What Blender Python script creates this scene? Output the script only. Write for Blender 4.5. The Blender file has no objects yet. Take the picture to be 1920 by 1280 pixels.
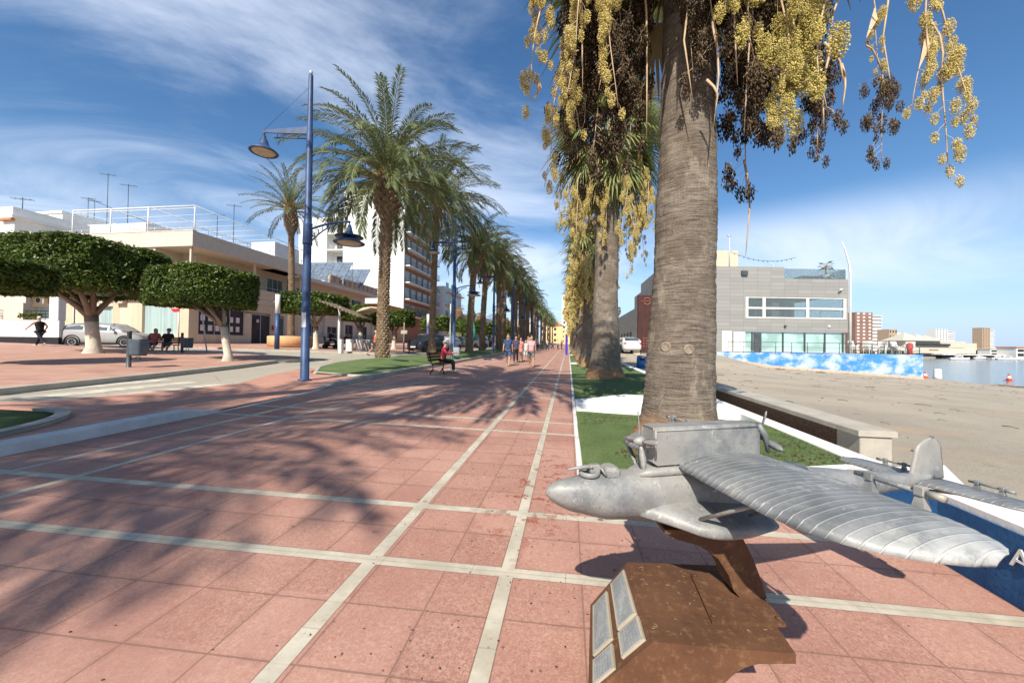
import bpy, bmesh, math, random
from mathutils import Vector, Matrix, noise
R = math.radians
S = bpy.context.scene
COL = S.collection
rnd = random.Random(7)

# ---------------------------------------------------------------- camera
FPX = 695.0
YAW, PITCH, ROLL = R(8.6), R(0.75), R(0.8)
EYE = Vector((0, 0, 1.5))
F = Vector((-math.sin(YAW)*math.cos(PITCH), math.cos(YAW)*math.cos(PITCH), math.sin(PITCH)))
R0 = Vector((math.cos(YAW), math.sin(YAW), 0))
U0 = R0.cross(F)
RR = R0*math.cos(ROLL) + U0*math.sin(ROLL)
UU = U0*math.cos(ROLL) - R0*math.sin(ROLL)
def ray(px, py): return F + RR*((px-960)/FPX) - UU*((py-640)/FPX)
_n = ray(65, 601).cross(ray(1865, 671.2)); _n = -_n if _n.z < 0 else _n
GA, GB = -_n.x/_n.z, -_n.y/_n.z
def G(x, y): return GA*x + GB*y
def gp(px, py, dz=0.0):
    d = ray(px, py); t = (EYE.z-dz)/(GA*d.x+GB*d.y-d.z)
    p = EYE + d*t; return Vector((p.x, p.y, G(p.x, p.y)+dz))
CF = Vector((-math.sin(YAW), math.cos(YAW), 0))
def cam2w(r, f, z): return Vector((R0.x*r+CF.x*f, R0.y*r+CF.y*f, z))
def at(px, py, depth):
    return EYE + ray(px, py)*depth
cd = bpy.data.cameras.new('camera'); cd.sensor_width = 36; cd.lens = FPX/1920*36; cd.clip_end = 6000; cd.clip_start = .05
cam = bpy.data.objects.new('camera', cd); COL.objects.link(cam); S.camera = cam
m3 = Matrix((RR, UU, -F)).transposed(); cam.matrix_world = Matrix.Translation(EYE) @ m3.to_4x4()

# ---------------------------------------------------------------- mesh builder
class MB:
    def __init__(s): s.v = []; s.f = []; s.m = []; s.sm = []
    def add(s, vs, fs, mi=0, smooth=False):
        o = len(s.v); s.v.extend(tuple(v) for v in vs)
        for f in fs: s.f.append(tuple(i+o for i in f)); s.m.append(mi); s.sm.append(smooth)
    def box(s, a, b, mi=0, M=None):
        x0, y0, z0 = a; x1, y1, z1 = b
        vs = [Vector(p) for p in ((x0,y0,z0),(x1,y0,z0),(x1,y1,z0),(x0,y1,z0),(x0,y0,z1),(x1,y0,z1),(x1,y1,z1),(x0,y1,z1))]
        if M: vs = [M @ v for v in vs]
        s.add(vs, [(0,3,2,1),(4,5,6,7),(0,1,5,4),(1,2,6,5),(2,3,7,6),(3,0,4,7)], mi)
    def bbox(s, a, b, bev=.02, mi=0, M=None):      # box with chamfered vertical + top edges
        x0,y0,z0 = a; x1,y1,z1 = b; e = bev
        def ring(z, i): return [(x0+i+e,y0+i,z),(x1-i-e,y0+i,z),(x1-i,y0+i+e,z),(x1-i,y1-i-e,z),(x1-i-e,y1-i,z),(x0+i+e,y1-i,z),(x0+i,y1-i-e,z),(x0+i,y0+i+e,z)]
        s.loft([[M@Vector(p) if M else Vector(p) for p in r] for r in (ring(z0,0),ring(z1-e,0),ring(z1,e))], mi, False, True)
    def loft(s, rings, mi=0, smooth=True, caps=True, closed=True):
        n = len(rings[0]); vs = [v for r in rings for v in r]; fs = []
        for i in range(len(rings)-1):
            for j in range(n if closed else n-1):
                k = (j+1) % n
                fs.append((i*n+j, i*n+k, (i+1)*n+k, (i+1)*n+j))
        if caps:
            fs.append(tuple(range(n-1, -1, -1))); fs.append(tuple((len(rings)-1)*n+j for j in range(n)))
        s.add(vs, fs, mi, smooth)
    def tube(s, path, rad, n=8, mi=0, smooth=True, caps=True, flat=1.0):
        path = [Vector(p) for p in path]
        if not hasattr(rad, '__len__'): rad = [rad]*len(path)
        rings = []; up = None
        for i, p in enumerate(path):
            t = (path[min(i+1,len(path)-1)]-path[max(i-1,0)]).normalized()
            if up is None: up = Vector((0,0,1)) if abs(t.z) < .9 else Vector((1,0,0))
            a = t.cross(up).normalized(); b = t.cross(a).normalized(); up = -b if i == 0 and False else up
            rings.append([p + a*math.cos(q)*rad[i] + b*math.sin(q)*rad[i]*flat for q in [2*math.pi*k/n for k in range(n)]])
        s.loft(rings, mi, smooth, caps)
    def lathe(s, prof, n=20, c=(0,0,0), mi=0, smooth=True, caps=True, M=None):
        c = Vector(c); rings = []
        for r, z in prof:
            ring = [Vector((math.cos(2*math.pi*k/n)*r, math.sin(2*math.pi*k/n)*r, z)) for k in range(n)]
            rings.append([(M@v if M else v)+c for v in ring])
        s.loft(rings, mi, smooth, caps)
    def prism(s, poly, z0, z1, mi=0):               # poly list of (x,y); z0,z1 numbers or functions
        f0 = z0 if callable(z0) else (lambda x, y: z0); f1 = z1 if callable(z1) else (lambda x, y: z1)
        n = len(poly); vs = [(x,y,f0(x,y)) for x,y in poly]+[(x,y,f1(x,y)) for x,y in poly]
        s.add(vs, [tuple(range(n-1,-1,-1)), tuple(range(n,2*n))]+[(i,(i+1)%n,n+(i+1)%n,n+i) for i in range(n)], mi)
    def extr(s, prof, axis0, axis1, d, mi=0, smooth=False):   # profile of Vectors, extruded by vector d
        n = len(prof); vs = [Vector(p) for p in prof]; vs += [v+Vector(d) for v in vs]
        s.add(vs, [tuple(range(n-1,-1,-1)), tuple(range(n,2*n))]+[(i,(i+1)%n,n+(i+1)%n,n+i) for i in range(n)], mi, smooth)
    def ell(s, c, r, n=12, k=8, mi=0, M=None):
        c = Vector(c); rings = []
        for i in range(k+1):
            t = -math.pi/2 + math.pi*i/k; cz = math.sin(t)*r[2]; cr = max(math.cos(t), .02)
            rings.append([(M@Vector((math.cos(2*math.pi*j/n)*cr*r[0], math.sin(2*math.pi*j/n)*cr*r[1], cz)) if M else Vector((math.cos(2*math.pi*j/n)*cr*r[0], math.sin(2*math.pi*j/n)*cr*r[1], cz)))+c for j in range(n)])
        s.loft(rings, mi, True, True)
    def build(s, name, mats, parent=None, label=None, fixn=False):
        me = bpy.data.meshes.new(name); me.from_pydata(s.v, [], s.f)
        mats = mats if isinstance(mats, (list, tuple)) else [mats]
        for m in mats: me.materials.append(m)
        me.polygons.foreach_set('material_index', s.m); me.polygons.foreach_set('use_smooth', s.sm)
        if fixn:
            bm = bmesh.new(); bm.from_mesh(me); bmesh.ops.recalc_face_normals(bm, faces=bm.faces); bm.to_mesh(me); bm.free()
        me.update()
        o = bpy.data.objects.new(name, me); COL.objects.link(o)
        if parent: o.parent = parent
        if label: o['label'] = label
        return o
def tag(o, label, cat, group=None):
    o['label'] = label; o['category'] = cat
    if group: o['group'] = group
    return o
def thing(name, label, cat, loc=(0,0,0), rz=0, group=None):
    o = bpy.data.objects.new(name, None); COL.objects.link(o); o.location = loc; o.rotation_euler = (0,0,rz); o.empty_display_size = .1
    return tag(o, label, cat, group)
def struct(o, kind='structure'): o['kind'] = kind; return o
def dup(root, loc, rz=0, sc=None, label=None, group=None):
    def cp(o, par):
        c = o.copy(); COL.objects.link(c); c.parent = par
        for ch in list(o.children): cp(ch, c)
        return c
    r = cp(root, None); r.location = loc; r.rotation_euler = (0,0,rz)
    if sc: r.scale = sc if hasattr(sc, '__len__') else (sc,sc,sc)
    if label: r['label'] = label
    if group: r['group'] = group
    return r

# ---------------------------------------------------------------- node helpers
class E:
    """tiny expression wrapper over shader math nodes"""
    def __init__(s, nt, sock): s.nt = nt; s.s = sock
    def _op(s, op, *o, clamp=False):
        n = s.nt.nodes.new('ShaderNodeMath'); n.operation = op; n.use_clamp = clamp
        for i, x in enumerate((s,)+o):
            if isinstance(x, E): s.nt.links.new(x.s, n.inputs[i])
            else: n.inputs[i].default_value = x
        return E(s.nt, n.outputs[0])
    def __add__(s, o): return s._op('ADD', o)
    def __sub__(s, o): return s._op('SUBTRACT', o)
    def __mul__(s, o): return s._op('MULTIPLY', o)
    def __truediv__(s, o): return s._op('DIVIDE', o)
    def mod(s, o): return s._op('FLOORED_MODULO', o)
    def floor(s): return s._op('FLOOR')
    def abs(s): return s._op('ABSOLUTE')
    def mx(s, o): return s._op('MAXIMUM', o)
    def mn(s, o): return s._op('MINIMUM', o)
    def lt(s, o): return s._op('LESS_THAN', o)
    def gt(s, o): return s._op('GREATER_THAN', o)
    def pw(s, o): return s._op('POWER', o)
    def sat(s): return s._op('ADD', 0.0, clamp=True)
    def inv(s): return (s*-1.0)+1.0
    def sm(s, a, b):
        n = s.nt.nodes.new('ShaderNodeMapRange'); n.interpolation_type = 'SMOOTHSTEP'
        s.nt.links.new(s.s, n.inputs[0]); n.inputs[1].default_value = a; n.inputs[2].default_value = b
        return E(s.nt, n.outputs[0])
class Mat:
    def __init__(s, name, rough=.8, spec=.3, metal=0):
        s.mat = bpy.data.materials.new(name); s.mat.use_nodes = True; s.nt = s.mat.node_tree
        s.b = s.nt.nodes['Principled BSDF']; s.b.inputs['Roughness'].default_value = rough
        s.b.inputs['Specular IOR Level'].default_value = spec; s.b.inputs['Metallic'].default_value = metal
        s.tc = s.nt.nodes.new('ShaderNodeTexCoord')
    def obj(s, scale=None, rot=None, warp=None):
        o = s.tc.outputs['Object']
        if scale or rot:
            m = s.nt.nodes.new('ShaderNodeMapping'); s.nt.links.new(o, m.inputs[0])
            if scale: m.inputs['Scale'].default_value = scale
            if rot: m.inputs['Rotation'].default_value = rot
            o = m.outputs[0]
        return o
    def xyz(s):
        n = s.nt.nodes.new('ShaderNodeSeparateXYZ'); s.nt.links.new(s.tc.outputs['Object'], n.inputs[0])
        return [E(s.nt, q) for q in n.outputs]
    def comb(s, x, y, z):
        n = s.nt.nodes.new('ShaderNodeCombineXYZ')
        for i, q in enumerate((x, y, z)):
            if isinstance(q, E): s.nt.links.new(q.s, n.inputs[i])
            else: n.inputs[i].default_value = q
        return n.outputs[0]
    def noise(s, scale=5, detail=4, rough=.5, vec=None, dist=0, color=False):
        n = s.nt.nodes.new('ShaderNodeTexNoise'); n.inputs['Scale'].default_value = scale; n.inputs['Detail'].default_value = detail
        n.inputs['Roughness'].default_value = rough; n.inputs['Distortion'].default_value = dist
        s.nt.links.new(vec or s.tc.outputs['Object'], n.inputs['Vector'])
        return n.outputs['Color'] if color else E(s.nt, n.outputs['Fac'])
    def white(s, vec):
        n = s.nt.nodes.new('ShaderNodeTexWhiteNoise'); n.noise_dimensions = '3D'; s.nt.links.new(vec, n.inputs['Vector']); return E(s.nt, n.outputs['Value'])
    def voro(s, scale, vec=None, feat='F1', out='Distance'):
        n = s.nt.nodes.new('ShaderNodeTexVoronoi'); n.feature = feat; n.inputs['Scale'].default_value = scale
        s.nt.links.new(vec or s.tc.outputs['Object'], n.inputs['Vector']); return E(s.nt, n.outputs[out])
    def mix(s, fac, a, b, mode='MIX'):
        n = s.nt.nodes.new('ShaderNodeMix'); n.data_type = 'RGBA'; n.blend_type = mode
        for i, x in ((0, fac), (6, a), (7, b)):
            if isinstance(x, E): s.nt.links.new(x.s, n.inputs[i])
            elif isinstance(x, bpy.types.NodeSocket): s.nt.links.new(x, n.inputs[i])
            elif i == 0: n.inputs[0].default_value = x
            else: n.inputs[i].default_value = (x[0], x[1], x[2], 1)
        return n.outputs[2]
    def color(s, c):
        if isinstance(c, bpy.types.NodeSocket): s.nt.links.new(c, s.b.inputs['Base Color'])
        else: s.b.inputs['Base Color'].default_value = (c[0], c[1], c[2], 1)
        return s
    def rough(s, e): s.nt.links.new(e.s, s.b.inputs['Roughness']); return s
    def bump(s, h, strength=.3, dist=.01):
        n = s.nt.nodes.new('ShaderNodeBump'); n.inputs['Strength'].default_value = strength; n.inputs['Distance'].default_value = dist
        s.nt.links.new(h.s, n.inputs['Height']); s.nt.links.new(n.outputs[0], s.b.inputs['Normal']); return s
def plain(name, c, rough=.6, var=.12, scale=3, bump=0, bscale=40, spec=.3, metal=0, c2=None):
    m = Mat(name, rough, spec, metal)
    a = tuple(x*(1-var) for x in c); b = tuple(min(x*(1+var), .9) for x in (c2 or c))
    n = m.noise(scale, 5, .6)
    m.color(m.mix(n.sm(.3, .7), a, b))
    if bump: m.bump(m.noise(bscale, 3), bump, .01)
    return m.mat
def paint(name, c, rough=.35): return plain(name, c, rough, .06, 4, 0, spec=.5)
def glass_m(name, c=(.05,.07,.08), rough=.06):
    m = Mat(name, rough, .9); n = m.noise(.6, 2); m.color(m.mix(n.sm(.35,.65), c, tuple(x*1.6 for x in c))); return m.mat

# pavers of the promenade
def pavers(name, stripes=True, red=(.325,.148,.108), red2=(.425,.215,.165)):
    m = Mat(name, .75, .3); x, y, z = m.xyz()
    yk = y - x*.06
    # tile cells
    tx = (x+.37-.04).mod(.432) ; ty = (yk-2.40-.04).mod(3.65)
    tyc = ty.mod(.4011)
    jx = (tx-.216).abs().gt(.216-.0045); jy = (tyc-.2).abs().gt(.2-.0045)
    joint = jx.mx(jy)
    cellv = m.comb(((x+.33)/.432).floor(), ((yk-2.44)/.4011).floor(), 0.0)
    w = m.white(cellv)
    fine = m.noise(55, 4, .7, dist=1.2); blot = m.noise(1.1, 5, .6); med = m.noise(11, 3)
    c = m.mix(w.sm(0,1), red, red2); big_ = m.noise(.35, 3, .6); c = m.mix(big_.sm(.4,.65)*.35, c, (.47,.27,.21)); c = m.mix((w*7.0).mod(1.0).gt(.88)*.35, c, (.27,.12,.09))
    c = m.mix(fine.sm(.36,.68)*.75, c, (.54,.345,.265))
    c = m.mix(blot.sm(.42,.68)*.4, c, (.27,.115,.09))
    c = m.mix(med.sm(.5,.75)*.25, c, (.45,.235,.185))
    dj = ((tx-.216).abs().sm(.17,.216)).mx((tyc-.2).abs().sm(.155,.2)); c = m.mix(dj*m.noise(4,4,.7).sm(.4,.7)*.35, c, (.20,.10,.075))
    c = m.mix(joint*.65, c, (.19,.11,.08))
    h = fine*.6 - joint*1.2
    if stripes:
        def band(v, c0, w_): return (v-c0).abs().lt(w_)
        s = band(x,-1.27,.047).mx(band(x,-.37,.043)).mx(band(x,-4.73,.04)).mx(band(x,-5.45,.04))
        yy = (yk-2.40+.2).mod(3.65)
        s = s.mx(band(yy,.2,.047)).mx(band(yy,1.02,.045))
        mj = ((x*1.0).mod(.6).lt(.005)).mx((yk*1.0).mod(.6).lt(.005))
        mc = m.mix(m.noise(4,5,.6).sm(.35,.7), (.42,.375,.29), (.56,.51,.41))
        mc = m.mix(m.noise(30,3).sm(.55,.8)*.4, mc, (.33,.25,.18))
        mc = m.mix(mj*.6, mc, (.25,.2,.15))
        c = m.mix(s, c, mc)
        edge = band(x,-1.27,.053).mx(band(x,-.37,.05)).mx(band(x,-4.73,.046)).mx(band(yy,.2,.053)).mx(band(yy,1.02,.051)) - s
        c = m.mix(edge.sat()*.6, c, (.15,.09,.07))
    # fallen-fruit stains
    near = (x+.1).abs().sm(2.2, .1)*.9 + .05
    d1 = m.voro(3.4).lt(.085); gate = m.noise(.9,3).sm(.50,.62)
    st = d1*gate*near.sat()
    c = m.mix(st.sat()*.8, c, (.14,.04,.02))
    d2 = m.voro(17).lt(.12)*m.noise(2.2,3).sm(.5,.6)*near.sat()
    c = m.mix(d2.sat()*.9, c, (.05,.025,.02))
    wet = (x+.32).abs().sm(.8,.0)*(y-4.0).abs().sm(2.2,.3)*m.noise(7,5,.7).sm(.54,.60)
    c = m.mix(wet*.75, c, (.23,.045,.02))
    m.color(c); m.rough(fine*.2+.62); m.bump(h, .55, .004)
    return m.mat
M = {}
M['paver'] = pavers('promenade_pavers')
M['paver_plain'] = pavers('red_pavers', False, (.50,.215,.14), (.56,.26,.17))
M['paver_pale'] = pavers('pale_red_pavers', False, (.46,.25,.18), (.52,.31,.23))
def sand():
    m = Mat('beach_sand', .95, .1); x, y, z = m.xyz()
    a = m.noise(.35, 6, .6); b = m.noise(6, 6, .75); f = m.noise(38, 4, .8)
    c = m.mix(a.sm(.3,.7), (.36,.315,.25), (.45,.395,.31))
    c = m.mix(b.sm(.52,.72)*.45, c, (.245,.19,.13))
    c = m.mix(f.sm(.56,.72)*.55, c, (.16,.125,.09))
    st = m.noise(.12, 4, .6, vec=m.obj((1, 3.2, 1), (0,0,R(-14))))
    c = m.mix(st.sm(.55,.68)*.38, c, (.58,.38,.23))
    m.color(c); m.bump(b*.5+f*.5, .9, .05); return m.mat
M['sand'] = sand()
def asphalt():
    m = Mat('road_concrete', .9, .2); a = m.noise(.5, 5, .6, vec=m.obj((1,.25,1))); f = m.noise(70, 3, .7)
    c = m.mix(a.sm(.3,.7), (.38,.34,.27), (.46,.415,.33)); c = m.mix(f.sm(.4,.7)*.35, c, (.24,.21,.165))
    x, y, z = m.xyz(); cr = m.voro(.45, feat='DISTANCE_TO_EDGE').lt(.006)
    c = m.mix(cr*.4, c, (.2,.17,.13)); m.color(c); m.bump(f, .3, .005); return m.mat
M['road'] = asphalt()
def turf():
    m = Mat('green_turf', .95, .1); a = m.noise(1.6, 4); f = m.noise(60, 4, .8); d = m.voro(9)
    c = m.mix(a.sm(.3,.7), (.09,.14,.05), (.135,.19,.07)); c = m.mix(f.sm(.35,.7)*.55, c, (.17,.21,.095))
    c = m.mix(m.noise(26,3,.7).sm(.60,.68)*m.noise(1.2,3).sm(.42,.6)*.9, c, (.05,.03,.015))
    m.color(c); m.bump(f, .8, .02); return m.mat
M['turf'] = turf()
def whitewash(name='white_painted_concrete', c1=(.62,.60,.56), c2=(.74,.72,.67), dirt=(.33,.29,.24)):
    m = Mat(name, .8, .25); a = m.noise(2.5, 5, .65); f = m.noise(25, 4, .7)
    c = m.mix(a.sm(.3,.7), c1, c2); c = m.mix(f.sm(.58,.75)*.35, c, dirt); m.color(c); m.bump(f, .35, .01); return m.mat
M['white'] = whitewash()
M['white_bright'] = whitewash('white_render', (.72,.71,.67), (.78,.77,.73), (.6,.57,.5))
M['kerb'] = whitewash('grey_kerb_stone', (.36,.33,.28), (.46,.42,.35))
M['kerb_white'] = whitewash('chalk_white_kerb', (.55,.54,.52), (.70,.69,.67))
def panels(name, c1, c2, sx, sz, joint=(.2,.17,.12), jw=.012, axis='x'):
    m = Mat(name, .7, .3); x, y, z = m.xyz(); h = (x+y) if axis == 'xy' else x
    u = (h/sx); v = (z/sz)
    w = m.white(m.comb(u.floor(), v.floor(), 0.0))
    j = ((u.mod(1.0)-.5).abs().gt(.5-jw/sx)).mx((v.mod(1.0)-.5).abs().gt(.5-jw/sz))
    n = m.noise(1.4, 5, .65)
    c = m.mix((w*.6+n*.5).sm(.1,.95), c1, c2); c = m.mix(j*.55, c, joint); m.color(c); return m.mat
M['cream_panel'] = panels('cream_marble_cladding', (.50,.42,.29), (.64,.56,.41), .62, 6.0, axis='xy')
M['cream'] = whitewash('cream_render', (.55,.46,.33), (.61,.52,.39), (.42,.34,.24))
M['tan_panel'] = panels('tan_stone_cladding', (.42,.32,.23), (.50,.39,.28), .6, .3, axis='xy')
M['grey_panel'] = panels('grey_stone_cladding', (.255,.25,.235), (.295,.29,.27), 1.55, .42, (.13,.125,.12), .018, 'xy')
M['beige_wall'] = whitewash('beige_wall_render', (.56,.49,.40), (.62,.55,.45), (.36,.3,.24))  # plain beige render with darker flecks
M['brick'] = panels('brown_brick', (.30,.14,.085), (.38,.18,.11), .5, .18, (.2,.12,.08), .02, 'xy')
M['yellow_wall'] = whitewash('yellow_render', (.66,.46,.20), (.72,.53,.26), (.5,.36,.2))
M['terracotta'] = plain('terracotta_tiles', (.48,.20,.09), .8, .2, 3)
M['far_tan'] = whitewash('far_tan_render', (.36,.26,.17), (.42,.31,.21), (.3,.22,.15)); M['far_brick'] = panels('far_brick_facade', (.22,.125,.095), (.27,.16,.12), 2.0, 3.0, (.18,.1,.08), .1, 'xy'); M['far_cream'] = whitewash('far_cream_render', (.46,.42,.34), (.52,.48,.39), (.4,.36,.3))  # muted far tones carry distance haze in the colour
M['orange_wall'] = whitewash('orange_render', (.60,.35,.17), (.66,.41,.21), (.5,.3,.16))
M['black'] = plain('black_plastic', (.018,.018,.02), .5, .2, 5)
M['dark'] = plain('dark_interior', (.035,.035,.04), .6, .3, 1)
M['glass'] = glass_m('window_glass'); M['glass_green'] = glass_m('greenish_glass', (.26,.40,.36), .12)
M['blind'] = panels('vertical_blinds', (.28,.38,.37), (.40,.52,.50), .14, 20, (.2,.27,.27), .016, 'xy')
M['alu'] = plain('aluminium_frame', (.55,.56,.56), .4, .06, 3, spec=.5, metal=.3)
M['blue'] = plain('blue_enamel', (.028,.062,.150), .5, .35, 2.5, .12, 30, spec=.5)
M['dgrey'] = plain('dark_grey_metal', (.06,.07,.075), .5, .2, 3, spec=.5)
M['lampglass'] = plain('lamp_diffuser', (.6,.47,.33), .4, .1)
M['wood'] = plain('brown_wood_slats', (.12,.045,.02), .6, .35, 6)
M['greywood'] = plain('weathered_wood', (.25,.19,.13), .8, .3, 5)
M['tyre'] = plain('tyre_rubber', (.02,.02,.02), .9, .1)
M['rim'] = plain('wheel_alloy', (.42,.42,.43), .35, .1, metal=.6)
def barks():
    m = Mat('fan_palm_bark', .95, .15)
    o = m.obj((1.1,1.1,34)); w = m.noise(3, 5, .62, vec=o, dist=.35)           # horizontal rings
    o2 = m.obj((22,22,2.5)); cr = m.noise(2.2, 4, .6, vec=o2, dist=.5)
    bl = m.noise(1.4, 5, .6)
    c = m.mix(bl.sm(.3,.7), (.185,.152,.12), (.30,.252,.20))
    c = m.mix(w.sm(.49,.60)*.75, c, (.060,.046,.036)); c = m.mix(m.noise(6,6,.8).sm(.5,.7)*.4, c, (.12,.095,.075)); c = m.mix(cr.sm(.56,.70)*.45, c, (.06,.045,.034))
    c = m.mix(m.noise(34,3,.8).sm(.5,.75)*.35, c, (.42,.345,.26))
    x,y,z = m.xyz()
    c = m.mix(m.noise(1.3,5,.65).sm(.50,.60)*.5, c, (.115,.085,.06)); c = m.mix(m.noise(2.6,5,.7,vec=m.obj((1,1,.35))).sm(.56,.66)*.55, c, (.40,.34,.265)); c = m.mix((z+bl*.3).sm(.72,.30)*.9, c, m.mix(w.sm(.4,.6), (.44,.255,.13), (.24,.13,.07)))
    m.color(c); m.bump(w.inv()*.8+cr.inv()*.45, 1.0, .03); return m.mat
M['bark'] = barks()
def datebark():
    m = Mat('date_palm_bark', .95, .1); a = m.noise(5, 5, .7); b = m.noise(18, 4, .7)
    c = m.mix(a.sm(.3,.7), (.17,.115,.07), (.33,.245,.165)); c = m.mix(b.sm(.55,.7)*.6, c, (.07,.045,.03)); m.color(c); m.bump(b, .8, .03); return m.mat
M['datebark'] = datebark()
def ficusbark():
    m = Mat('ficus_bark', .9, .2); a = m.noise(3, 5, .6); x,y,z = m.xyz()
    c = m.mix(a.sm(.3,.7), (.20,.15,.11), (.30,.235,.18)); lime = (z+a*.5).lt(1.72)
    c = m.mix(lime, c, m.mix(a.sm(.4,.75), (.58,.52,.42), (.40,.35,.28))); m.color(c); m.bump(m.noise(14,4,.7), .5, .02); return m.mat
M['ficusbark'] = ficusbark()
def leafmat(name, c1, c2, c3, rough=.5, scale=1.5, trans=.25):
    m = Mat(name, rough, .35); a = m.noise(scale, 3); b = m.noise(scale*9, 2)
    c = m.mix(a.sm(.3,.7), c1, c2); c = m.mix(b.sm(.5,.75)*.6, c, c3); m.color(c)
    t = m.nt.nodes.new('ShaderNodeBsdfTranslucent'); mx = m.nt.nodes.new('ShaderNodeMixShader'); mx.inputs[0].default_value = trans
    m.nt.links.new(c, t.inputs[0]); out = m.nt.nodes['Material Output']
    m.nt.links.new(m.b.outputs[0], mx.inputs[1]); m.nt.links.new(t.outputs[0], mx.inputs[2]); m.nt.links.new(mx.outputs[0], out.inputs[0])
    return m.mat
M['dateleaf'] = leafmat('date_palm_leaves', (.11,.15,.06), (.18,.22,.095), (.31,.33,.16), .36, .8)
M['daterachis'] = plain('frond_stalk', (.30,.24,.09), .5, .25, 3)
M['fanleaf'] = leafmat('fan_palm_leaves', (.20,.25,.085), (.32,.35,.13), (.50,.46,.22), .42, 1.0)
M['deadleaf'] = leafmat('dry_palm_leaves', (.24,.17,.085), (.36,.27,.14), (.20,.21,.075), .7, 1.0, .15)
M['fruit'] = plain('yellow_palm_fruit', (.47,.37,.10), .6, .25, 14, c2=(.70,.58,.23))
M['fruit_green'] = plain('green_yellow_palm_fruit', (.40,.34,.08), .6, .25, 14, c2=(.66,.56,.20))
M['fruit_dark'] = plain('dried_dark_palm_fruit', (.022,.015,.011), .8, .4, 12, c2=(.11,.075,.04))
M['stalk'] = plain('pale_fruit_stalk', (.52,.38,.24), .6, .2, 6)
M['ficusleaf'] = leafmat('ficus_leaves', (.05,.085,.014), (.095,.14,.022), (.19,.225,.045), .38, .9, .2)
M['farleaf'] = leafmat('far_tree_leaves', (.03,.05,.018), (.055,.08,.03), (.085,.105,.045), .7, .4, .1)
# ---------------------------------------------------------------- light and sky
SUN_AZ = Vector((math.sin(R(9)), math.cos(R(9)), 0)); SUN_EL = R(42)
def world():
    w = bpy.data.worlds.new('World'); S.world = w; w.use_nodes = True; nt = w.node_tree
    bg = nt.nodes['Background']; sky = nt.nodes.new('ShaderNodeTexSky'); sky.sky_type = 'NISHITA'; sky.sun_disc = False
    sky.sun_elevation = SUN_EL; d = -SUN_AZ; sky.sun_rotation = math.atan2(d.x, d.y)
    sky.air_density = 1.0; sky.dust_density = .6; sky.ozone_density = 2.2; sky.altitude = 10
    tc = nt.nodes.new('ShaderNodeTexCoord')
    sep = nt.nodes.new('ShaderNodeSeparateXYZ'); nt.links.new(tc.outputs['Generated'], sep.inputs[0])
    x, y, z = [E(nt, q) for q in sep.outputs]
    zc = z.mx(0.0)+.10
    u, v = x/zc, y/zc
    def noi(vx, vy, sc, det, ro, dist=0.0, off=0.0):
        c = nt.nodes.new('ShaderNodeCombineXYZ'); nt.links.new(vx.s, c.inputs[0]); nt.links.new(vy.s, c.inputs[1]); c.inputs[2].default_value = off
        n = nt.nodes.new('ShaderNodeTexNoise'); n.inputs['Scale'].default_value = sc; n.inputs['Detail'].default_value = det; n.inputs['Roughness'].default_value = ro; n.inputs['Distortion'].default_value = dist
        nt.links.new(c.outputs[0], n.inputs['Vector']); return E(nt, n.outputs['Fac'])
    # streaks stretched along one direction of the cloud plane
    a = R(32); us = u*math.cos(a)+v*math.sin(a); vs = v*math.cos(a)-u*math.sin(a)
    n1 = noi(us*.5, vs*.95, 1.25, 9, .6, .75, 3.1)
    n2 = noi(us*.22, vs*.42, 1.0, 4, .55, .4, 9.4)
    left = (x*-1.0+.12).sm(-.1, .62)                # more cirrus towards the west (left) side
    dens = (n1*.62+n2*.55+left*.09-.06)
    cl = dens.sm(.575, .80)
    band = (z-.20).abs().sm(.13,.02)*noi(u*.35, v*.35, 1.2, 7, .6, .6, 1.3).sm(.36,.66)*.75
    cl = (cl*.72).mx(band)
    mix = nt.nodes.new('ShaderNodeMix'); mix.data_type = 'RGBA'
    nt.links.new(cl.s, mix.inputs[0])
    hs = nt.nodes.new('ShaderNodeHueSaturation'); hs.inputs['Saturation'].default_value = 1.22; hs.inputs['Value'].default_value = 1.0
    nt.links.new(sky.outputs[0], hs.inputs['Color'])
    m2 = nt.nodes.new('ShaderNodeMix'); m2.data_type = 'RGBA'; hz = z.sm(.20, -.02)*.8; nt.links.new(hz.s, m2.inputs[0])
    nt.links.new(hs.outputs[0], m2.inputs[6]); m2.inputs[7].default_value = (3.3, 4.7, 7.3, 1)      # pale blue air near the horizon
    nt.links.new(m2.outputs[2], mix.inputs[6]); mix.inputs[7].default_value = (6.3, 7.0, 8.3, 1)
    nt.links.new(mix.outputs[2], bg.inputs[0]); bg.inputs[1].default_value = .098
world()
sl = bpy.data.lights.new('sun', 'SUN'); sl.energy = 4.3; sl.angle = R(.5); sl.color = (1, .93, .82)
so = bpy.data.objects.new('sun', sl); COL.objects.link(so)
sd = Vector((SUN_AZ.x*math.cos(SUN_EL), SUN_AZ.y*math.cos(SUN_EL), -math.sin(SUN_EL)))
so.rotation_euler = sd.to_track_quat('-Z', 'Y').to_euler()
S.view_settings.view_transform = 'Standard'; S.view_settings.look = 'None'; S.view_settings.exposure = 0.66; S.view_settings.gamma = 1
S.cycles.max_bounces = 5; S.cycles.diffuse_bounces = 3; S.cycles.glossy_bounces = 3; S.cycles.transmission_bounces = 3; S.cycles.transparent_max_bounces = 6

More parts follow.
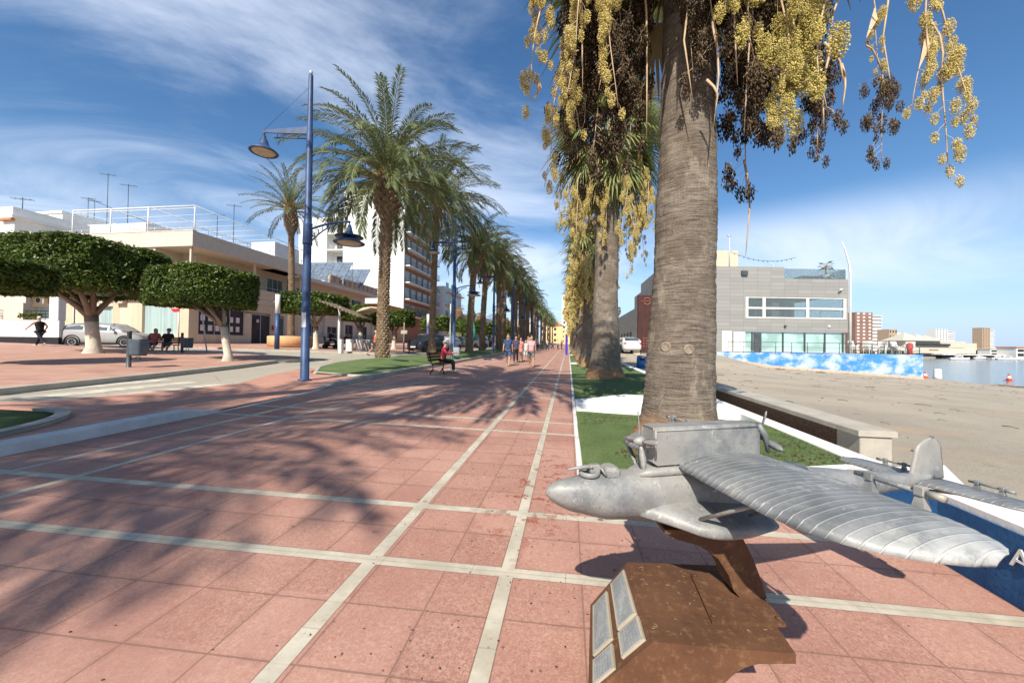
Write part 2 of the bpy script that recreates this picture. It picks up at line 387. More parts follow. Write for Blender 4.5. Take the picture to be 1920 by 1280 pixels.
# ---------------------------------------------------------------- terrain
SEA = -1.9
def ss(a, b, x):
    t = min(max((x-a)/(b-a), 0), 1); return t*t*(3-2*t)
def H(x, y):
    z = G(min(x, 60), min(max(y, -40), 260))
    if x > 3.3:
        z -= .02*ss(3.3, 4.4, x)
        z -= 1.45*min(max((x-5)/42, 0), 1)**1.3
        z -= max(0, y-56.5)*.12*ss(14, 40, x)
        z -= max(0, x-62)*.1
        z = max(z, -5)
        r = ss(25, 41, y)*(1-ss(13.5, 18, x))*ss(3.2, 5, x)
        z = z*(1-r) + 1.12*r
    return z
def grid(xs, ys, dz, fn=H, rough=0):
    m = MB(); nx, ny = len(xs), len(ys); vs = []
    for y in ys:
        for x in xs:
            vs.append((x, y, fn(x, y)+dz+(rough*(noise.noise(Vector((x*.9, y*.9, 0)))) if rough else 0)))
    fs = [(j*nx+i, j*nx+i+1, (j+1)*nx+i+1, (j+1)*nx+i) for j in range(ny-1) for i in range(nx-1)]
    m.add(vs, fs, 0, True); return m
def fr(a, b, s): n = max(1, int(round((b-a)/s))); return [a+(b-a)*i/n for i in range(n+1)]
xs = fr(-400,-60,40)[:-1]+fr(-60,3.3,6)[:-1]+fr(3.3,70,.8)[:-1]+fr(70,600,60)
ys = fr(-80,0,10)[:-1]+fr(0,75,1)[:-1]+fr(75,300,25)
def gfn(x, y):
    if x <= 3.2: return G(x, min(y,260))-.06
    return H(x, y)+ (.035*noise.noise(Vector((x*.7, y*.7, 0)))+.02*noise.noise(Vector((x*2.3, y*2.3, 5))))*ss(4.3,5.5,x)
struct(grid(xs, ys, 0, gfn).build('ground', M['sand']))
def G1(x, y): return G(x, y)
def sheet(name, poly, dz, mat):
    m = MB(); m.add([(x,y,G(x,y)+dz) for x,y in poly], [tuple(range(len(poly)))]); o = m.build(name, mat)
    if o.data.polygons[0].normal.z < 0: o.data.flip_normals()
    return struct(o)
sheet('road', [(-60,-40),(-6.0,-40),(-6.0,240),(-60,240)], -.03, M['road'])
PR = sheet('promenade', [(-6.12,-30),(2.8,-30),(2.8,3.9),(.13,3.9),(.13,235),(-6.32,235),(-6.32,9),(-6.12,6)], 0, M['paver'])
sheet('quay_road', [(3.0,26.5),(3.0,230),(5.6,230),(5.6,26.5)], -.25, M['road'])
def slab(name, poly, h, mat, base=-.08):
    m = MB(); m.prism(poly, lambda x,y: G(x,y)+base, lambda x,y: G(x,y)+h); return struct(m.build(name, mat, fixn=True))
def kerb(name, path, w, h, mat, base=-.05, close=False, seg=None):
    """kerb ribbon: offset to the left of the path"""
    P = [Vector((p[0],p[1],0)) for p in path]; n = len(P); m = MB(); rings = []
    for i in range(n):
        a = P[(i-1) % n] if close or i > 0 else P[i]; b = P[(i+1) % n] if close or i < n-1 else P[i]
        t = (b-a).normalized(); nn = Vector((-t.y, t.x, 0)); q = P[i]; r = q+nn*w; hh = h[i] if hasattr(h, '__len__') else h
        e = min(.018, max(.002, hh*.3)); ring = []
        for p, dz in ((q, base), (q, hh-e), (q+nn*e, hh), (r-nn*e, hh), (r, hh-e), (r, base)):
            ring.append((p.x, p.y, G(p.x,p.y)+dz))
        rings.append(ring)
    if close: rings.append(rings[0])
    m.loft(rings, 0, False, not close, True); return struct(m.build(name, mat, fixn=True))
def dense(path, s=.5):
    out = []
    for a, b in zip(path, path[1:]):
        a = Vector(a); b = Vector(b); n = max(1, int((b-a).length/s))
        out += [tuple(a+(b-a)*i/n) for i in range(n)]
    return out+[tuple(path[-1])]
# left white kerb, dropped flush at the crossing
kerb('kerb', [(-6.12,5.9),(-6.12,5.2),(-6.12,0),(-6.12,-25)][::-1], .2, [.14,.14,.14,.004], M['kerb_white'])
kerb('kerb', [(-6.12,5.9),(-6.2,7.4),(-6.3,8.75)], .07, .006, M['kerb_white'])
kerb('kerb', [(-6.3,8.75),(-6.42,9.5),(-6.45,11),(-6.45,235)], .2, [.006,.09,.14,.14], M['kerb'])
# raised red pavement of the crossing
cross = [(-6.3,-25),(-6.3,5.9),(-6.37,8.75),(-6.62,9.6),(-6.62,12.2),(-9.4,12.4),(-9.9,13.6),(-10.6,13.8),(-9.9,11.2),(-8.9,8.9),(-9.1,7.4),(-9.7,5.6),(-11.0,4.6),(-14,4.2),(-14,-25)]
sheet('pavement', cross, .002, M['paver_plain'])
def arc(cx, cy, rx, ry, a0, a1, n=10): return [(cx+rx*math.cos(R(a0+(a1-a0)*i/n)), cy+ry*math.sin(R(a0+(a1-a0)*i/n))) for i in range(n+1)]
def mound(name, poly, hmax, mat, label=None, foot=.05):
    """turf filling a polygon, rising towards the inside"""
    m = MB(); n = len(poly); cx = sum(p[0] for p in poly)/n; cy = sum(p[1] for p in poly)/n; rings = []
    K = 6
    for k in range(K+1):
        t = k/K; h = foot+hmax*(1-(1-t)**2)
        rings.append([(cx+(x-cx)*(1-t*.98), cy+(y-cy)*(1-t*.98), G(cx+(x-cx)*(1-t*.98), cy+(y-cy)*(1-t*.98))+h) for x, y in poly])
    m.loft([[(x,y,G(x,y)-.05) for x,y in poly]]+rings, 0, True, True); o = m.build(name, mat, fixn=True); return o
# near left planter with rounded tip
tip = [(-13.5,-25),(-7.15,-25),(-7.15,2.9)]+arc(-8.4,2.9,1.25,1.95,0,90,8)+[(-9.6,4.7),(-13.5,3.9)]
struct(mound('lawn', [(x,y) for x,y in tip], .22, M['turf'], foot=.03), 'stuff')
kerb('kerb', dense([(-7.15,-25),(-7.15,2.9)],4)+arc(-8.4,2.9,1.25,1.95,0,100,12)[1:], -.13, .07, M['kerb'])
# long palm strip on the left of the promenade
g2 = [(-6.66,11.9),(-6.66,60),(-10.2,60),(-10.6,24),(-11.4,19.5),(-11.0,16.4),(-10.2,14.2),(-9.0,12.3)]
def strip_h(x, y): 
    e = min(abs(x+6.66), abs(x+10.9))/2.1; return .06+.24*ss(0,1,min(e,1))*ss(11.9,16,y)
m = MB(); rows = []
for y in fr(11.9, 16.4, .5)+fr(17, 235, 2)[0:]:
    xl = -9.0-(y-12.2)*.62 if y < 14.2 else (-10.2-(y-14.2)*.36 if y < 16.4 else (-11.0-(y-16.4)*.13 if y < 19.5 else max(-11.4, min(-10.2, -11.4+(y-19.5)*.2))))
    rows.append([( -6.655+(xl+6.655)*t, y, G(-8.5,y)+GA*(-6.655+(xl+6.655)*t+8.5)+(.05+.22*math.sin(math.pi*min(max(t,0),1))*ss(11.5,17,y))) for t in [i/8 for i in range(9)]])
m.loft(rows, 0, True, False, False); o = m.build('lawn', M['turf']); struct(o, 'stuff')
if o.data.polygons[0].normal.z < 0: o.data.flip_normals()
kerb('kerb', [(-6.7,11.9),(-8.9,12.15),(-10.15,14.1),(-11.0,16.4),(-11.45,19.5),(-10.2,26),(-10.2,235)], .13, .07, M['kerb'])
# island with the clipped trees
isl = [(-60,3.5),(-12.6,4.4),(-11.4,5.8),(-11.9,8.8),(-12.6,12.4)]+arc(-14.9,16.2,1.7,1.9,-30,100,9)+[(-21.2,18.0),(-60,18.4)]
slab('plaza', isl, .10, M['paver_pale'])
kerb('kerb', [p for p in isl[1:-1]], -.16, .115, M['kerb'])
pl2 = [(-60,24.2),(-23.2,23.2),(-14.6,26.6)]+arc(-14.4,28.1,1.0,1.5,-90,0,6)+[(-13.4,120),(-60,120)]
slab('plaza', pl2, .10, M['paver_pale'])
kerb('kerb', pl2[1:-1], -.16, .115, M['kerb'])
# zebra crossing bars and road lines
m = MB()
for k in range(8):
    fy = 5.2+k*1.08
    a = (-9.3, fy); 
    for s in (0,):
        x0, x1 = -9.35-(0.0 if k else .8), -11.9
        pts = [(x0,fy),(x0-.1,fy+.5),(x1-.1,fy+.55),(x1,fy+.05)]; X = -9.15-k*.98; pts = [(X-.12,5.5+k*.12),(X+.12,8.7+k*.12),(X-.36,8.8+k*.12),(X-.6,5.6+k*.12)]
        if k > 2: continue
        m.add([(x,y,G(x,y)-.03+.006) for x,y in pts][::-1], [(0,1,2,3)])
struct(m.build('zebra_crossing', plain('road_paint', (.55,.50,.40), .8, .2, 4)))
m = MB()
for x0,y0,x1,y1 in ((-12.0,16.5,-12.6,18.5),(-12.9,19.6,-13.4,21.4),(-13.7,22.4,-14.1,24.0),(-17,20.6,-20,20.9)):
    d = Vector((x1-x0,y1-y0,0)).normalized(); nn = Vector((-d.y,d.x,0))*.07
    m.add([(p.x,p.y,G(p.x,p.y)-.023) for p in (Vector((x0,y0,0))-nn,Vector((x1,y1,0))-nn,Vector((x1,y1,0))+nn,Vector((x0,y0,0))+nn)], [(0,1,2,3)])
struct(m.build('road_marking', bpy.data.materials['road_paint']))
# ---------------------------------------------------------------- right planters
kerb('kerb', [(.19,3.95),(.19,235)], .07, .02, M['kerb_white'])
def XR(y): return 3.45 if y < 26 else 3.2
spans = [(4.0,8.1),(9.7,24.9),(26.2,41),(42.2,57),(58.2,73),(74.2,100),(101,140),(141,200)]
for i, (a, b) in enumerate(spans):
    m = MB(); rows = []
    for y in fr(a, b, .4 if i < 2 else 2):
        rows.append([(x, y, G(x,y)+.015+.16*ss(.2,2.4,x)*ss(a,a+.9,y)*ss(b,b-.9,y) + .02*noise.noise(Vector((x*2,y*2,0)))) for x in fr(.18, XR(y), .3)])
    m.loft(rows, 0, True, False, False); o = m.build('lawn', M['turf']); struct(o, 'stuff')
    if o.data.polygons[0].normal.z < 0: o.data.flip_normals()
# white walls between and around the planters
for i in range(len(spans)-1):
    a, b = spans[i][1], spans[i+1][0]
    m = MB(); n = 8; rings = []
    for k in range(n+1):
        x = .2+(XR(a)-.2)*k/n; h = .03+.20*ss(.1,1.6,x)
        rings.append([(x,a,G(x,a)-.05),(x,a,G(x,a)+h-.01),(x,a+.015,G(x,a)+h),(x,b-.015,G(x,b)+h),(x,b,G(x,b)+h-.01),(x,b,G(x,b)-.05)])
    m.loft(rings, 0, False, True); o = m.build('planter_wall', M['white_bright'], fixn=True)
    if i < 3: tag(o, ['low white wall slab between the two nearest turf planters, left of the big palm trunk','narrow white wall strip crossing the lawn behind the second fan palm','white wall strip across the lawn far along the palm row'][i], 'wall')
    else: tag(o, 'thin white wall strip dividing the distant planters', 'wall', 'distant planter dividers')
m = MB()
rings = []
for y in [3.62,4.6,6,8,10,14,20,25.5]:
    h = .20; x = XR(0)
    rings.append([(x,y,G(x,y)-.1),(x,y,G(x,y)+h-.02),(x+.02,y,G(x,y)+h),(x+.26,y,G(x,y)+h),(x+.28,y,G(x,y)+h-.02),(x+.28,y,G(x,y)-.3)])
m.loft(rings, 0, False, True); tag(m.build('planter_wall', M['white_bright'], fixn=True), 'low white painted wall edging the lawn beside the brown stone wall', 'wall')
m = MB()
rings = []
for y in [26.5,60,120,200]:
    x = 3.2; h=.2
    rings.append([(x,y,G(x,y)-.3),(x,y,G(x,y)+h),(x+.25,y,G(x,y)+h),(x+.25,y,G(x,y)-.3)])
m.loft(rings, 0, False, True); tag(m.build('planter_wall', M['white_bright'], fixn=True), 'low white wall running along the far planters beside the parked car', 'wall')
# near edge: white-topped wall with blue face
t = thing('painted_wall', 'low white-topped wall with a deep blue face bearing the white letter A', 'wall')
bf = Mat('blue_painted_wall', .7, .3); nn_ = bf.noise(5,5,.65); bc = bf.mix(nn_.sm(.3,.7), (.012,.07,.19), (.02,.10,.245)); bc = bf.mix(bf.noise(26,4,.7).sm(.58,.66)*.8, bc, (.02,.04,.08))
xx_,yy_,zz_ = bf.xyz(); bc = bf.mix((bf.noise(3,4).sm(.3,.7)*.12+zz_).sm(.16,.0)*.6, bc, (.008,.03,.10)); bf.color(bc); bf.bump(bf.noise(30,4,.7), .4, .01)  # navy low on the face is shade painted into the colour
top = [(2.72,-3.0),(2.72,3.2),(2.5,3.78),(.2,3.93),(.2,4.02),(3.47,4.02),(3.3,3.75),(3.02,3.3),(3.02,-3.0)]
def th(x, y): return G(x,y)+.04+.42*ss(1.7,2.5,x)
m = MB(); m.prism(top, lambda x,y: G(x,y)-.1, lambda x,y: th(x,y)+.03); m.build('coping', M['white_bright'], t, fixn=True)
m = MB(); fp = [(2.70,-3.0),(2.70,3.18),(2.485,3.762),(2.2,3.79)]
rings = []
for x, y in fp: rings.append([(x,y,G(x,y)-.02),(x,y,th(x,y)-.015),(x+.012,y+.012,th(x,y)-.015),(x+.012,y+.012,G(x,y)-.02)])
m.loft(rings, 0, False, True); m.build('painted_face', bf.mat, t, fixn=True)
def text(s, size, mat, name, parent, Mx, depth=.004, label=None):
    cu = bpy.data.curves.new(name, 'FONT'); cu.body = s; cu.size = size; cu.extrude = depth; cu.align_x = 'LEFT'
    o = bpy.data.objects.new(name, cu); COL.objects.link(o); dg = bpy.context.evaluated_depsgraph_get()
    me = bpy.data.meshes.new_from_object(o.evaluated_get(dg)); bpy.data.objects.remove(o)
    me.materials.clear(); me.materials.append(mat); me.transform(Mx)
    o = bpy.data.objects.new(name, me); COL.objects.link(o); o.parent = parent
    if label: o['label'] = label
    return o
MT = Matrix.Translation((2.69, 2.72, G(2.69,2.7)+.245)) @ Matrix(((0,0,-1,0),(-1,0,0,0),(0,1,0,0),(0,0,0,1)))
text('A', .17, M['white_bright'], 'lettering', t, MT)
# brown stone retaining wall with cap
t = thing('stone_wall', 'low brown pebble-faced retaining wall with pale stone cap between the lawn and the beach', 'wall', (3.98,5.75,G(4.3,5.4)))
def gz(x, y): return G(x,y)-G(4.3,5.4)
pb = Mat('pebble_render', .9, .2); v = pb.voro(60); pb.color(pb.mix(v.sm(.1,.6), (.30,.19,.12), (.11,.07,.05))); pb.bump(v, .8, .01)
m = MB(); m.loft([[(0,y,gz(4.3,y+5.4)-.3),(0,y,gz(4.3,y+5.4)+.38),(.34,y,gz(4.3,y+5.4)+.38),(.34,y,gz(4.3,y+5.4)-.3)] for y in (.45,4,8,10.5)],0,False); m.build('pebble_face', pb.mat, t, fixn=True)
m = MB(); m.loft([[(-.05,y,gz(4.3,y+5.4)+.38),(-.05,y,gz(4.3,y+5.4)+.45),(-.03,y,gz(4.3,y+5.4)+.465),(.40,y,gz(4.3,y+5.4)+.465),(.42,y,gz(4.3,y+5.4)+.45),(.42,y,gz(4.3,y+5.4)+.38)] for y in (-.03,4,8,10.5)],0,False); m.build('stone_cap', M['kerb'], t, fixn=True)
m = MB(); m.bbox((-.01,0,-.3),(.38,.45,.378),.01); m.build('end_block', M['kerb'], t)
# sea
sm_ = Mat('sea_water', .12, .5); a = sm_.noise(.5, 4, .6, vec=sm_.obj((1,2.5,1))); sm_.color(sm_.mix(a.sm(.3,.7), (.085,.13,.17), (.12,.17,.21))); sm_.bump(sm_.noise(1.6,4,.6,vec=sm_.obj((1,2.2,1))), .22, .12)
m = MB(); m.add([(8,30,SEA),(2500,30,SEA),(2500,2600,SEA),(8,2600,SEA)], [(0,1,2,3)]); struct(m.build('water', sm_.mat))
# ---------------------------------------------------------------- palms
def frond(m, o, az, el0, L, droop, nl, rg, ll=.55, lw=.05, mr=1):
    """pinnate frond: rachis + two rows of narrow leaflets"""
    ca, sa = math.cos(az), math.sin(az); n = 9; pts = []; p = Vector(o); ds = L/n; tw = rg.uniform(-.5,.5)
    for i in range(n+1):
        pts.append(p.copy()); s = i/n; e = el0 - droop*s**1.25
        p = p + Vector((ca*math.cos(e), sa*math.cos(e), math.sin(e)))*ds
    m.tube(pts, [.035*(1-.85*i/n)+.004 for i in range(n+1)], 4, mr, True, False)
    vs = []; fs = []
    for k in range(nl):
        s = .14+.86*k/(nl-1); f = s*n; i = min(int(f), n-1); q = pts[i].lerp(pts[i+1], f-i); t = (pts[i+1]-pts[i]).normalized()
        side = t.cross(Vector((0,0,1))).normalized() if abs(t.z) < .97 else Vector((-sa,ca,0)); up = side.cross(t)
        prof = math.sin(min(1, (s-.10)*1.35+.12)*math.pi*.62)**.8*(1-.35*s**3)
        for sg in (-1, 1):
            l = ll*prof*rg.uniform(.8,1.12); fa = R(38+rg.uniform(-9,9)+18*(1-s))
            lift = .45+rg.uniform(-.25,.25)+tw*sg*s
            d = (t*math.cos(fa)+side*sg*math.sin(fa)*math.cos(lift)+up*math.sin(fa)*math.sin(lift)).normalized()
            mid = q+d*l*.5+Vector((0,0,-.03*l)); tip = q+d*l+Vector((0,0,-.34*l))
            wv = d.cross(up if abs(d.dot(up)) < .9 else side).normalized()*lw*.5
            b = len(vs); vs += [q, mid+wv, tip, mid-wv]; fs.append((b, b+1, b+2, b+3))
    m.add(vs, fs, 0, False)
def date_crown(nf, L, nl, seed, ll=.55, lw=.05, droopy=1.0):
    rg = random.Random(seed); m = MB()
    for i in range(nf):
        s = (i+.5)/nf; az = i*2.39996+rg.uniform(-.25,.25)
        el = R(87-100*s**.95+rg.uniform(-8,8)); ln = L*rg.uniform(.85,1.08)*(1-.12*s)
        dr = R((62+34*rg.random())*droopy*(1-.18*s))
        frond(m, (math.cos(az)*.16, math.sin(az)*.16, -.35*s), az, el, ln, dr, nl, rg, ll, lw)
    return m
def date_trunk(h, r0, r1, lean, seed, bulge=1.0):
    rg = random.Random(seed); m = MB(); n = 14; K = int(h/.25); rings = []
    def C(z): t = z/h; return Vector((lean[0]*t*t, lean[1]*t*t, z))
    def RD(z):
        t = z/h; r = r0+(r1-r0)*t+.10*math.exp(-z*1.8)
        return r*(1+bulge*1.4*ss(h-2.5, h-1.4, z)*(1-ss(h-.9, h+.6, z)*.5))
    for i in range(K+1):
        z = -.3+(h+.3)*i/K; c = C(max(z,0)); c.z = z; r = RD(max(z,0))*.9
        rings.append([c+Vector((math.cos(2*math.pi*j/n)*r, math.sin(2*math.pi*j/n)*r, 0)) for j in range(n)])
    m.loft(rings, 0, True, True)
    z = .12; row = 0
    while z < h-.05:
        c = C(z); r = RD(z)*.86; big = ss(h-3, h-1.5, z); nn = 10
        for j in range(nn):
            a = 2*math.pi*(j+.5*(row % 2))/nn+rg.uniform(-.08,.08); ca, sa = math.cos(a), math.sin(a); w = r*math.pi/nn*1.05
            out = r*(.20+.12*rg.random())+.035*big; hh = .085+.06*big+rg.uniform(-.02,.02)
            base = c+Vector((ca*r, sa*r, 0)); T = Vector((-sa, ca, 0)); O = Vector((ca, sa, 0)); Z = Vector((0,0,1))
            m.add([base-T*w-Z*hh, base+T*w-Z*hh, base+T*w*.55+O*out+Z*hh*.75, base-T*w*.55+O*out+Z*hh*.75, base+T*w*.6+Z*hh*1.05, base-T*w*.6+Z*hh*1.05],
                  [(0,1,2,3),(3,2,4,5),(0,3,5),(1,4,2)], 0, False)
        z += .155+.05*big; row += 1
    # pruned orange leaf bases at the top
    for j in range(26):
        a = j*2.4; t = j/26; c = C(h-.25+.4*t); r = RD(h)*.55*(1-.5*t); d = Vector((math.cos(a)*.55, math.sin(a)*.55, .9)).normalized()
        b = c+Vector((math.cos(a)*r, math.sin(a)*r, 0)); m.tube([b, b+d*.55], [.055,.03], 4, 1, False, True)
    return m
M['orangebase'] = plain('orange_leaf_bases', (.36,.17,.06), .8, .3, 6)
crownA = date_crown(84, 5.7, 76, 3, .72, .054, 1.3).build('crown', [M['dateleaf'], M['daterachis']])
crownB = date_crown(60, 4.4, 46, 5, .66, .07, 1.3).build('crown', [M['dateleaf'], M['daterachis']])
crownC = date_crown(48, 3.7, 26, 9, .70, .11, 1.25).build('crown', [M['dateleaf'], M['daterachis']])
crownS = date_crown(40, 3.9, 40, 13, .5, .06, .85).build('crown', [M['dateleaf'], M['daterachis']])
protos = {k: o.data for k, o in (('A',crownA),('B',crownB),('C',crownC),('S',crownS))}
for o in (crownA,crownB,crownC,crownS): bpy.data.objects.remove(o)
def date_palm(x, y, h, label, cm='A', r=.36, lean=(0,0), rz=0, group=None, zb=None, bulge=1.0, seed=1, tm=None):
    z = (G(x,y)+.16) if zb is None else zb
    t = thing('date_palm', label, 'palm tree', (x,y,z), 0, group)
    if tm is None: o = date_trunk(h, r, r*.82, lean, seed, bulge).build('trunk', [M['datebark'], M['orangebase']], t)
    else: o = bpy.data.objects.new('trunk', tm); COL.objects.link(o); o.parent = t
    c = bpy.data.objects.new('crown', protos[cm]); COL.objects.link(c); c.parent = t; c.location = (lean[0],lean[1],h+.1); c.rotation_euler = (0,0,rz)
    return t, o.data
date_palm(-10.25, 19.4, 10.1, 'nearest date palm of the left row, tall with a thick swollen trunk top', 'A', .34, (.1,.1), .4, 'date palms along the promenade', seed=2)
date_palm(-10.4, 27.4, 11.6, 'second date palm of the left row, slim straight trunk beyond the seated man', 'A', .26, (.2,.2), 2.1, 'date palms along the promenade', seed=3, bulge=.5)
date_palm(-9.1, 33.6, 9.7, 'third date palm of the left row, short dense crown between the blue lamps', 'B', .33, (.5,.3), 4.0, 'date palms along the promenade', seed=4)
date_palm(-9.5, 40.5, 10.2, 'fourth date palm of the left row, dark trunk just left of the walking group', 'B', .34, (.5,0), 1.0, 'date palms along the promenade', seed=5)
_, tmC = date_palm(-8.2, 43.5, 10.6, 'fifth date palm of the left row, dark trunk behind the navy shirt', 'B', .36, (0,0), 3.0, 'date palms along the promenade', seed=6)
date_palm(-9.4, .8, 10.7, 'leaning date palm beyond the left edge, only frond tips and its shadow in view', 'A', .32, (4.4,.4), 1.5, 'date palms along the promenade', seed=7)
date_palm(-9.2, -8.0, 9.6, 'date palm behind the viewpoint casting the soft foreground shadow', 'A', .34, (.9,.0), 5.2, 'date palms along the promenade', seed=8)
k = 0
for y in range(52, 200, 9):
    k += 1
    date_palm(-9.0+rnd.uniform(-.5,.8), y, 10.6, 'date palm in the distant run of trunks at the left of the promenade', 'B' if y < 70 else 'C', rz=k*1.3, group='distant date palms', tm=tmC)
    if k < 5: date_palm(-6.9+rnd.uniform(-.4,.4)-1.2, y+4, 10.6, 'date palm in the distant run of trunks at the left of the promenade', 'C', rz=k*2.3, group='distant date palms', tm=tmC)
p = gp(545, 652); 
date_palm(p.x, p.y, 11.6, 'slim date palm growing from the round tan planter in the plaza', 'S', .27, (-.3,0), 2.0, None, G(p.x,p.y)+.6, .9, 11)
pl = thing('round_planter', 'round low tan planter holding the slim date palm in the plaza', 'planter', (p.x,p.y,G(p.x,p.y)+.1))
m = MB(); m.lathe([(1.75,0),(1.75,.86),(1.72,.9),(1.5,.9),(1.48,.87),(1.48,.5),(.01,.5)], 28); m.build('planter_wall', M['orange_wall'], pl)
m = MB(); m.lathe([(1.47,.60),(1.0,.66),(.01,.7)], 20); m.build('soil', plain('soil', (.12,.08,.05), .95, .3, 8), pl)
# far palms behind
for i, (px, d, hh) in enumerate(((860,75,7),(885,90,8),(900,82,6.5),(930,110,8.5),(950,120,8))):
    w = at(px, 640, d); date_palm(w.x, w.y, hh, 'palm among the distant gardens behind the left row of date palms', 'C', rz=i, group='palms of the distant gardens', tm=tmC, zb=G(w.x,w.y)+hh-10.6)

# ---- fan palms (right row)
def fan(m, o, az, el, pl_, rad, nseg, rg, mi, droop=.5, w=.05, stalk=True):
    ca, sa = math.cos(az), math.sin(az); O = Vector(o); n = 5; pts = []; p = O.copy()
    for i in range(n+1):
        pts.append(p.copy()); e = el-R(30)*(i/n)*droop*1.3; p = p+Vector((ca*math.cos(e), sa*math.cos(e), math.sin(e)))*pl_/n
    if stalk: m.tube(pts, [.028,.024,.02,.018,.016,.014], 4, 2, True, False)
    e = el-R(40)*droop; t = Vector((ca*math.cos(e), sa*math.cos(e), math.sin(e))); side = Vector((-sa, ca, 0)); up = side.cross(t)*-1
    H_ = pts[-1]; vs = []; fs = []
    for k in range(nseg):
        f = -1+2*k/(nseg-1); a = f*R(112); l = rad*(1-.22*abs(f))*rg.uniform(.85,1.08)
        d = t*math.cos(a)+side*math.sin(a)+up*(.12*abs(f)+rg.uniform(-.05,.05)); d.normalize()
        wv = d.cross(up).normalized(); prev = None; q = H_.copy(); dd = d.copy(); ln = []
        for j in range(4):
            ww = w*(.35,.5,.38,.04)[j]*(1.35 if j == 0 else 1)
            ln.append((q-wv*ww, q+wv*ww)); q = q+dd*l/3; dd = (dd+Vector((0,0,-1))*droop*(.28,.5,.9,1)[j]).normalized()
        b = len(vs)
        for a_, b_ in ln: vs += [a_, b_]
        for j in range(3): fs.append((b+2*j, b+2*j+1, b+2*j+3, b+2*j+2))
    m.add(vs, fs, mi, False)
def fan_crown(nf, rad, pl_, nseg, seed, w=.06, top=80, bot=-35, droop=.6):
    rg = random.Random(seed); m = MB()
    for i in range(nf):
        s = (i+.5)/nf; az = i*2.39996+rg.uniform(-.3,.3); el = R(top+(bot-top)*s+rg.uniform(-8,8))
        fan(m, (math.cos(az)*.15, math.sin(az)*.15, .3-.8*s), az, el, pl_*rg.uniform(.8,1.1), rad*rg.uniform(.85,1.1), nseg, rg, 0 if rg.random() > (.12+.25*s) else 1, droop, w)
    return m
def skirt(n, rad, seed, w=.06, z0=-.5, z1=-1.6, r=.35, nseg=20):
    rg = random.Random(seed); m = MB()
    for i in range(n):
        az = i*2.39996; s = i/n
        fan(m, (math.cos(az)*r, math.sin(az)*r, z0+(z1-z0)*s), az, R(-48-30*s+rg.uniform(-8,8)), rg.uniform(.3,.75), rad*rg.uniform(.7,1.1), nseg, rg, 1 if rg.random() > .35-.2*s else 0, 1.3, w)
    return m
FM = [M['fanleaf'], M['deadleaf'], M['stalk']]
def cluster(L, nb, seed, lump=.12, berries=90, br=.012, arch=(.3,-.9), spread=.2, strand=False):
    """hanging stalk with lumps of small fruit; x = outward"""
    rg = random.Random(seed); m = MB(); pts = []; n = 10; wx, wy = rg.uniform(-.12,.12), rg.uniform(-.12,.12)
    for i in range(n+1):
        s = i/n; pts.append(Vector((.35*math.sin(min(s*3,1)*math.pi/2)+wx*s*s*L+.04*math.sin(s*9+seed), wy*s*s*L+.04*math.cos(s*7+seed), -L*s*s*.4-L*s*.6+.12*math.sin(min(1,s*4)*math.pi))))
    m.tube(pts, [.016*(1-.75*i/n)+.002 for i in range(n+1)], 5, 1, True, True)
    for b in range(nb):
        s = .25+.75*(b+rg.random()*.7)/nb; f = s*n; i = min(int(f), n-1); q = pts[i].lerp(pts[i+1], f-i)
        a = rg.uniform(0, 6.283); off = Vector((math.cos(a), math.sin(a), -.75-rg.random()*.6))*spread*rg.uniform(.4,1.25)*(1.15-.5*s)
        c = q+off; m.tube([q, q+off*.55+Vector((0,0,.02)), c+Vector((0,0,-lump*.3))], [.004,.003,.002], 3, 1, False, False)
        lr = lump*rg.uniform(.6,1.15)*(1.15-.45*s); vs = []; fs = []
        for _ in range(int(berries*(lr/lump)**2)):
            u = Vector((rg.gauss(0,1), rg.gauss(0,1), rg.gauss(0,1))).normalized()*rg.random()**.4
            pos = c+Vector((u.x*lr*.75, u.y*lr*.75, u.z*lr*1.5-lr*.6)); r_ = br*rg.uniform(.75,1.3); o = len(vs)
            z2 = r_*(2.6 if strand else 1)
            ax, ay = rg.uniform(-.3,.3)*z2, rg.uniform(-.3,.3)*z2
            vs += [pos+Vector((r_,0,0)), pos+Vector((0,r_,0)), pos+Vector((-r_,0,0)), pos+Vector((0,-r_,0)), pos+Vector((ax,ay,z2)), pos+Vector((-ax,-ay,-z2))]
            for j in range(4): fs += [(o+j, o+(j+1)%4, o+4), (o+(j+1)%4, o+j, o+5)]
        m.add(vs, fs, 0, True)
        for _ in range(6):
            e = c+Vector((rg.gauss(0,1),rg.gauss(0,1),rg.gauss(-.6,.8))).normalized()*lr*1.15; m.tube([c+Vector((0,0,lr*.3)), c.lerp(e,.6)+Vector((0,0,.01)), e], [.003,.002,.0015], 3, 1, False, False)
    return m
def mesh_of(mb, name, mats):
    o = mb.build(name, mats); me = o.data; bpy.data.objects.remove(o); return me
CY = [mesh_of(cluster(2.5, 16, 20+i, .12, 400, .0092, spread=.16), 'fruit_cluster', [M['fruit'], M['stalk']]) for i in range(3)]
CG = [mesh_of(cluster(1.9, 12, 40+i, .155, 700, .0095, spread=.19), 'fruit_cluster', [M['fruit_green'], M['stalk']]) for i in range(2)]
CD = [mesh_of(cluster(2.6, 26, 60+i, .155, 210, .0095, spread=.29, strand=True), 'dried_fruit_cluster', [M['fruit_dark'], M['stalk']]) for i in range(3)]
CFR = [mesh_of(cluster(2.9, 15, 80+i, .19, 70, .035, spread=.22), 'fruit_cluster', [M['fruit'], M['stalk']]) for i in range(2)]
def put(me, name, parent, loc, rz, sc=1.0, label=None, tilt=0):
    o = bpy.data.objects.new(name, me); COL.objects.link(o); o.parent = parent; o.location = loc; o.rotation_euler = (0,tilt,rz); o.scale = (sc,sc,sc) if not hasattr(sc,'__len__') else sc
    if label: o['label'] = label
    return o
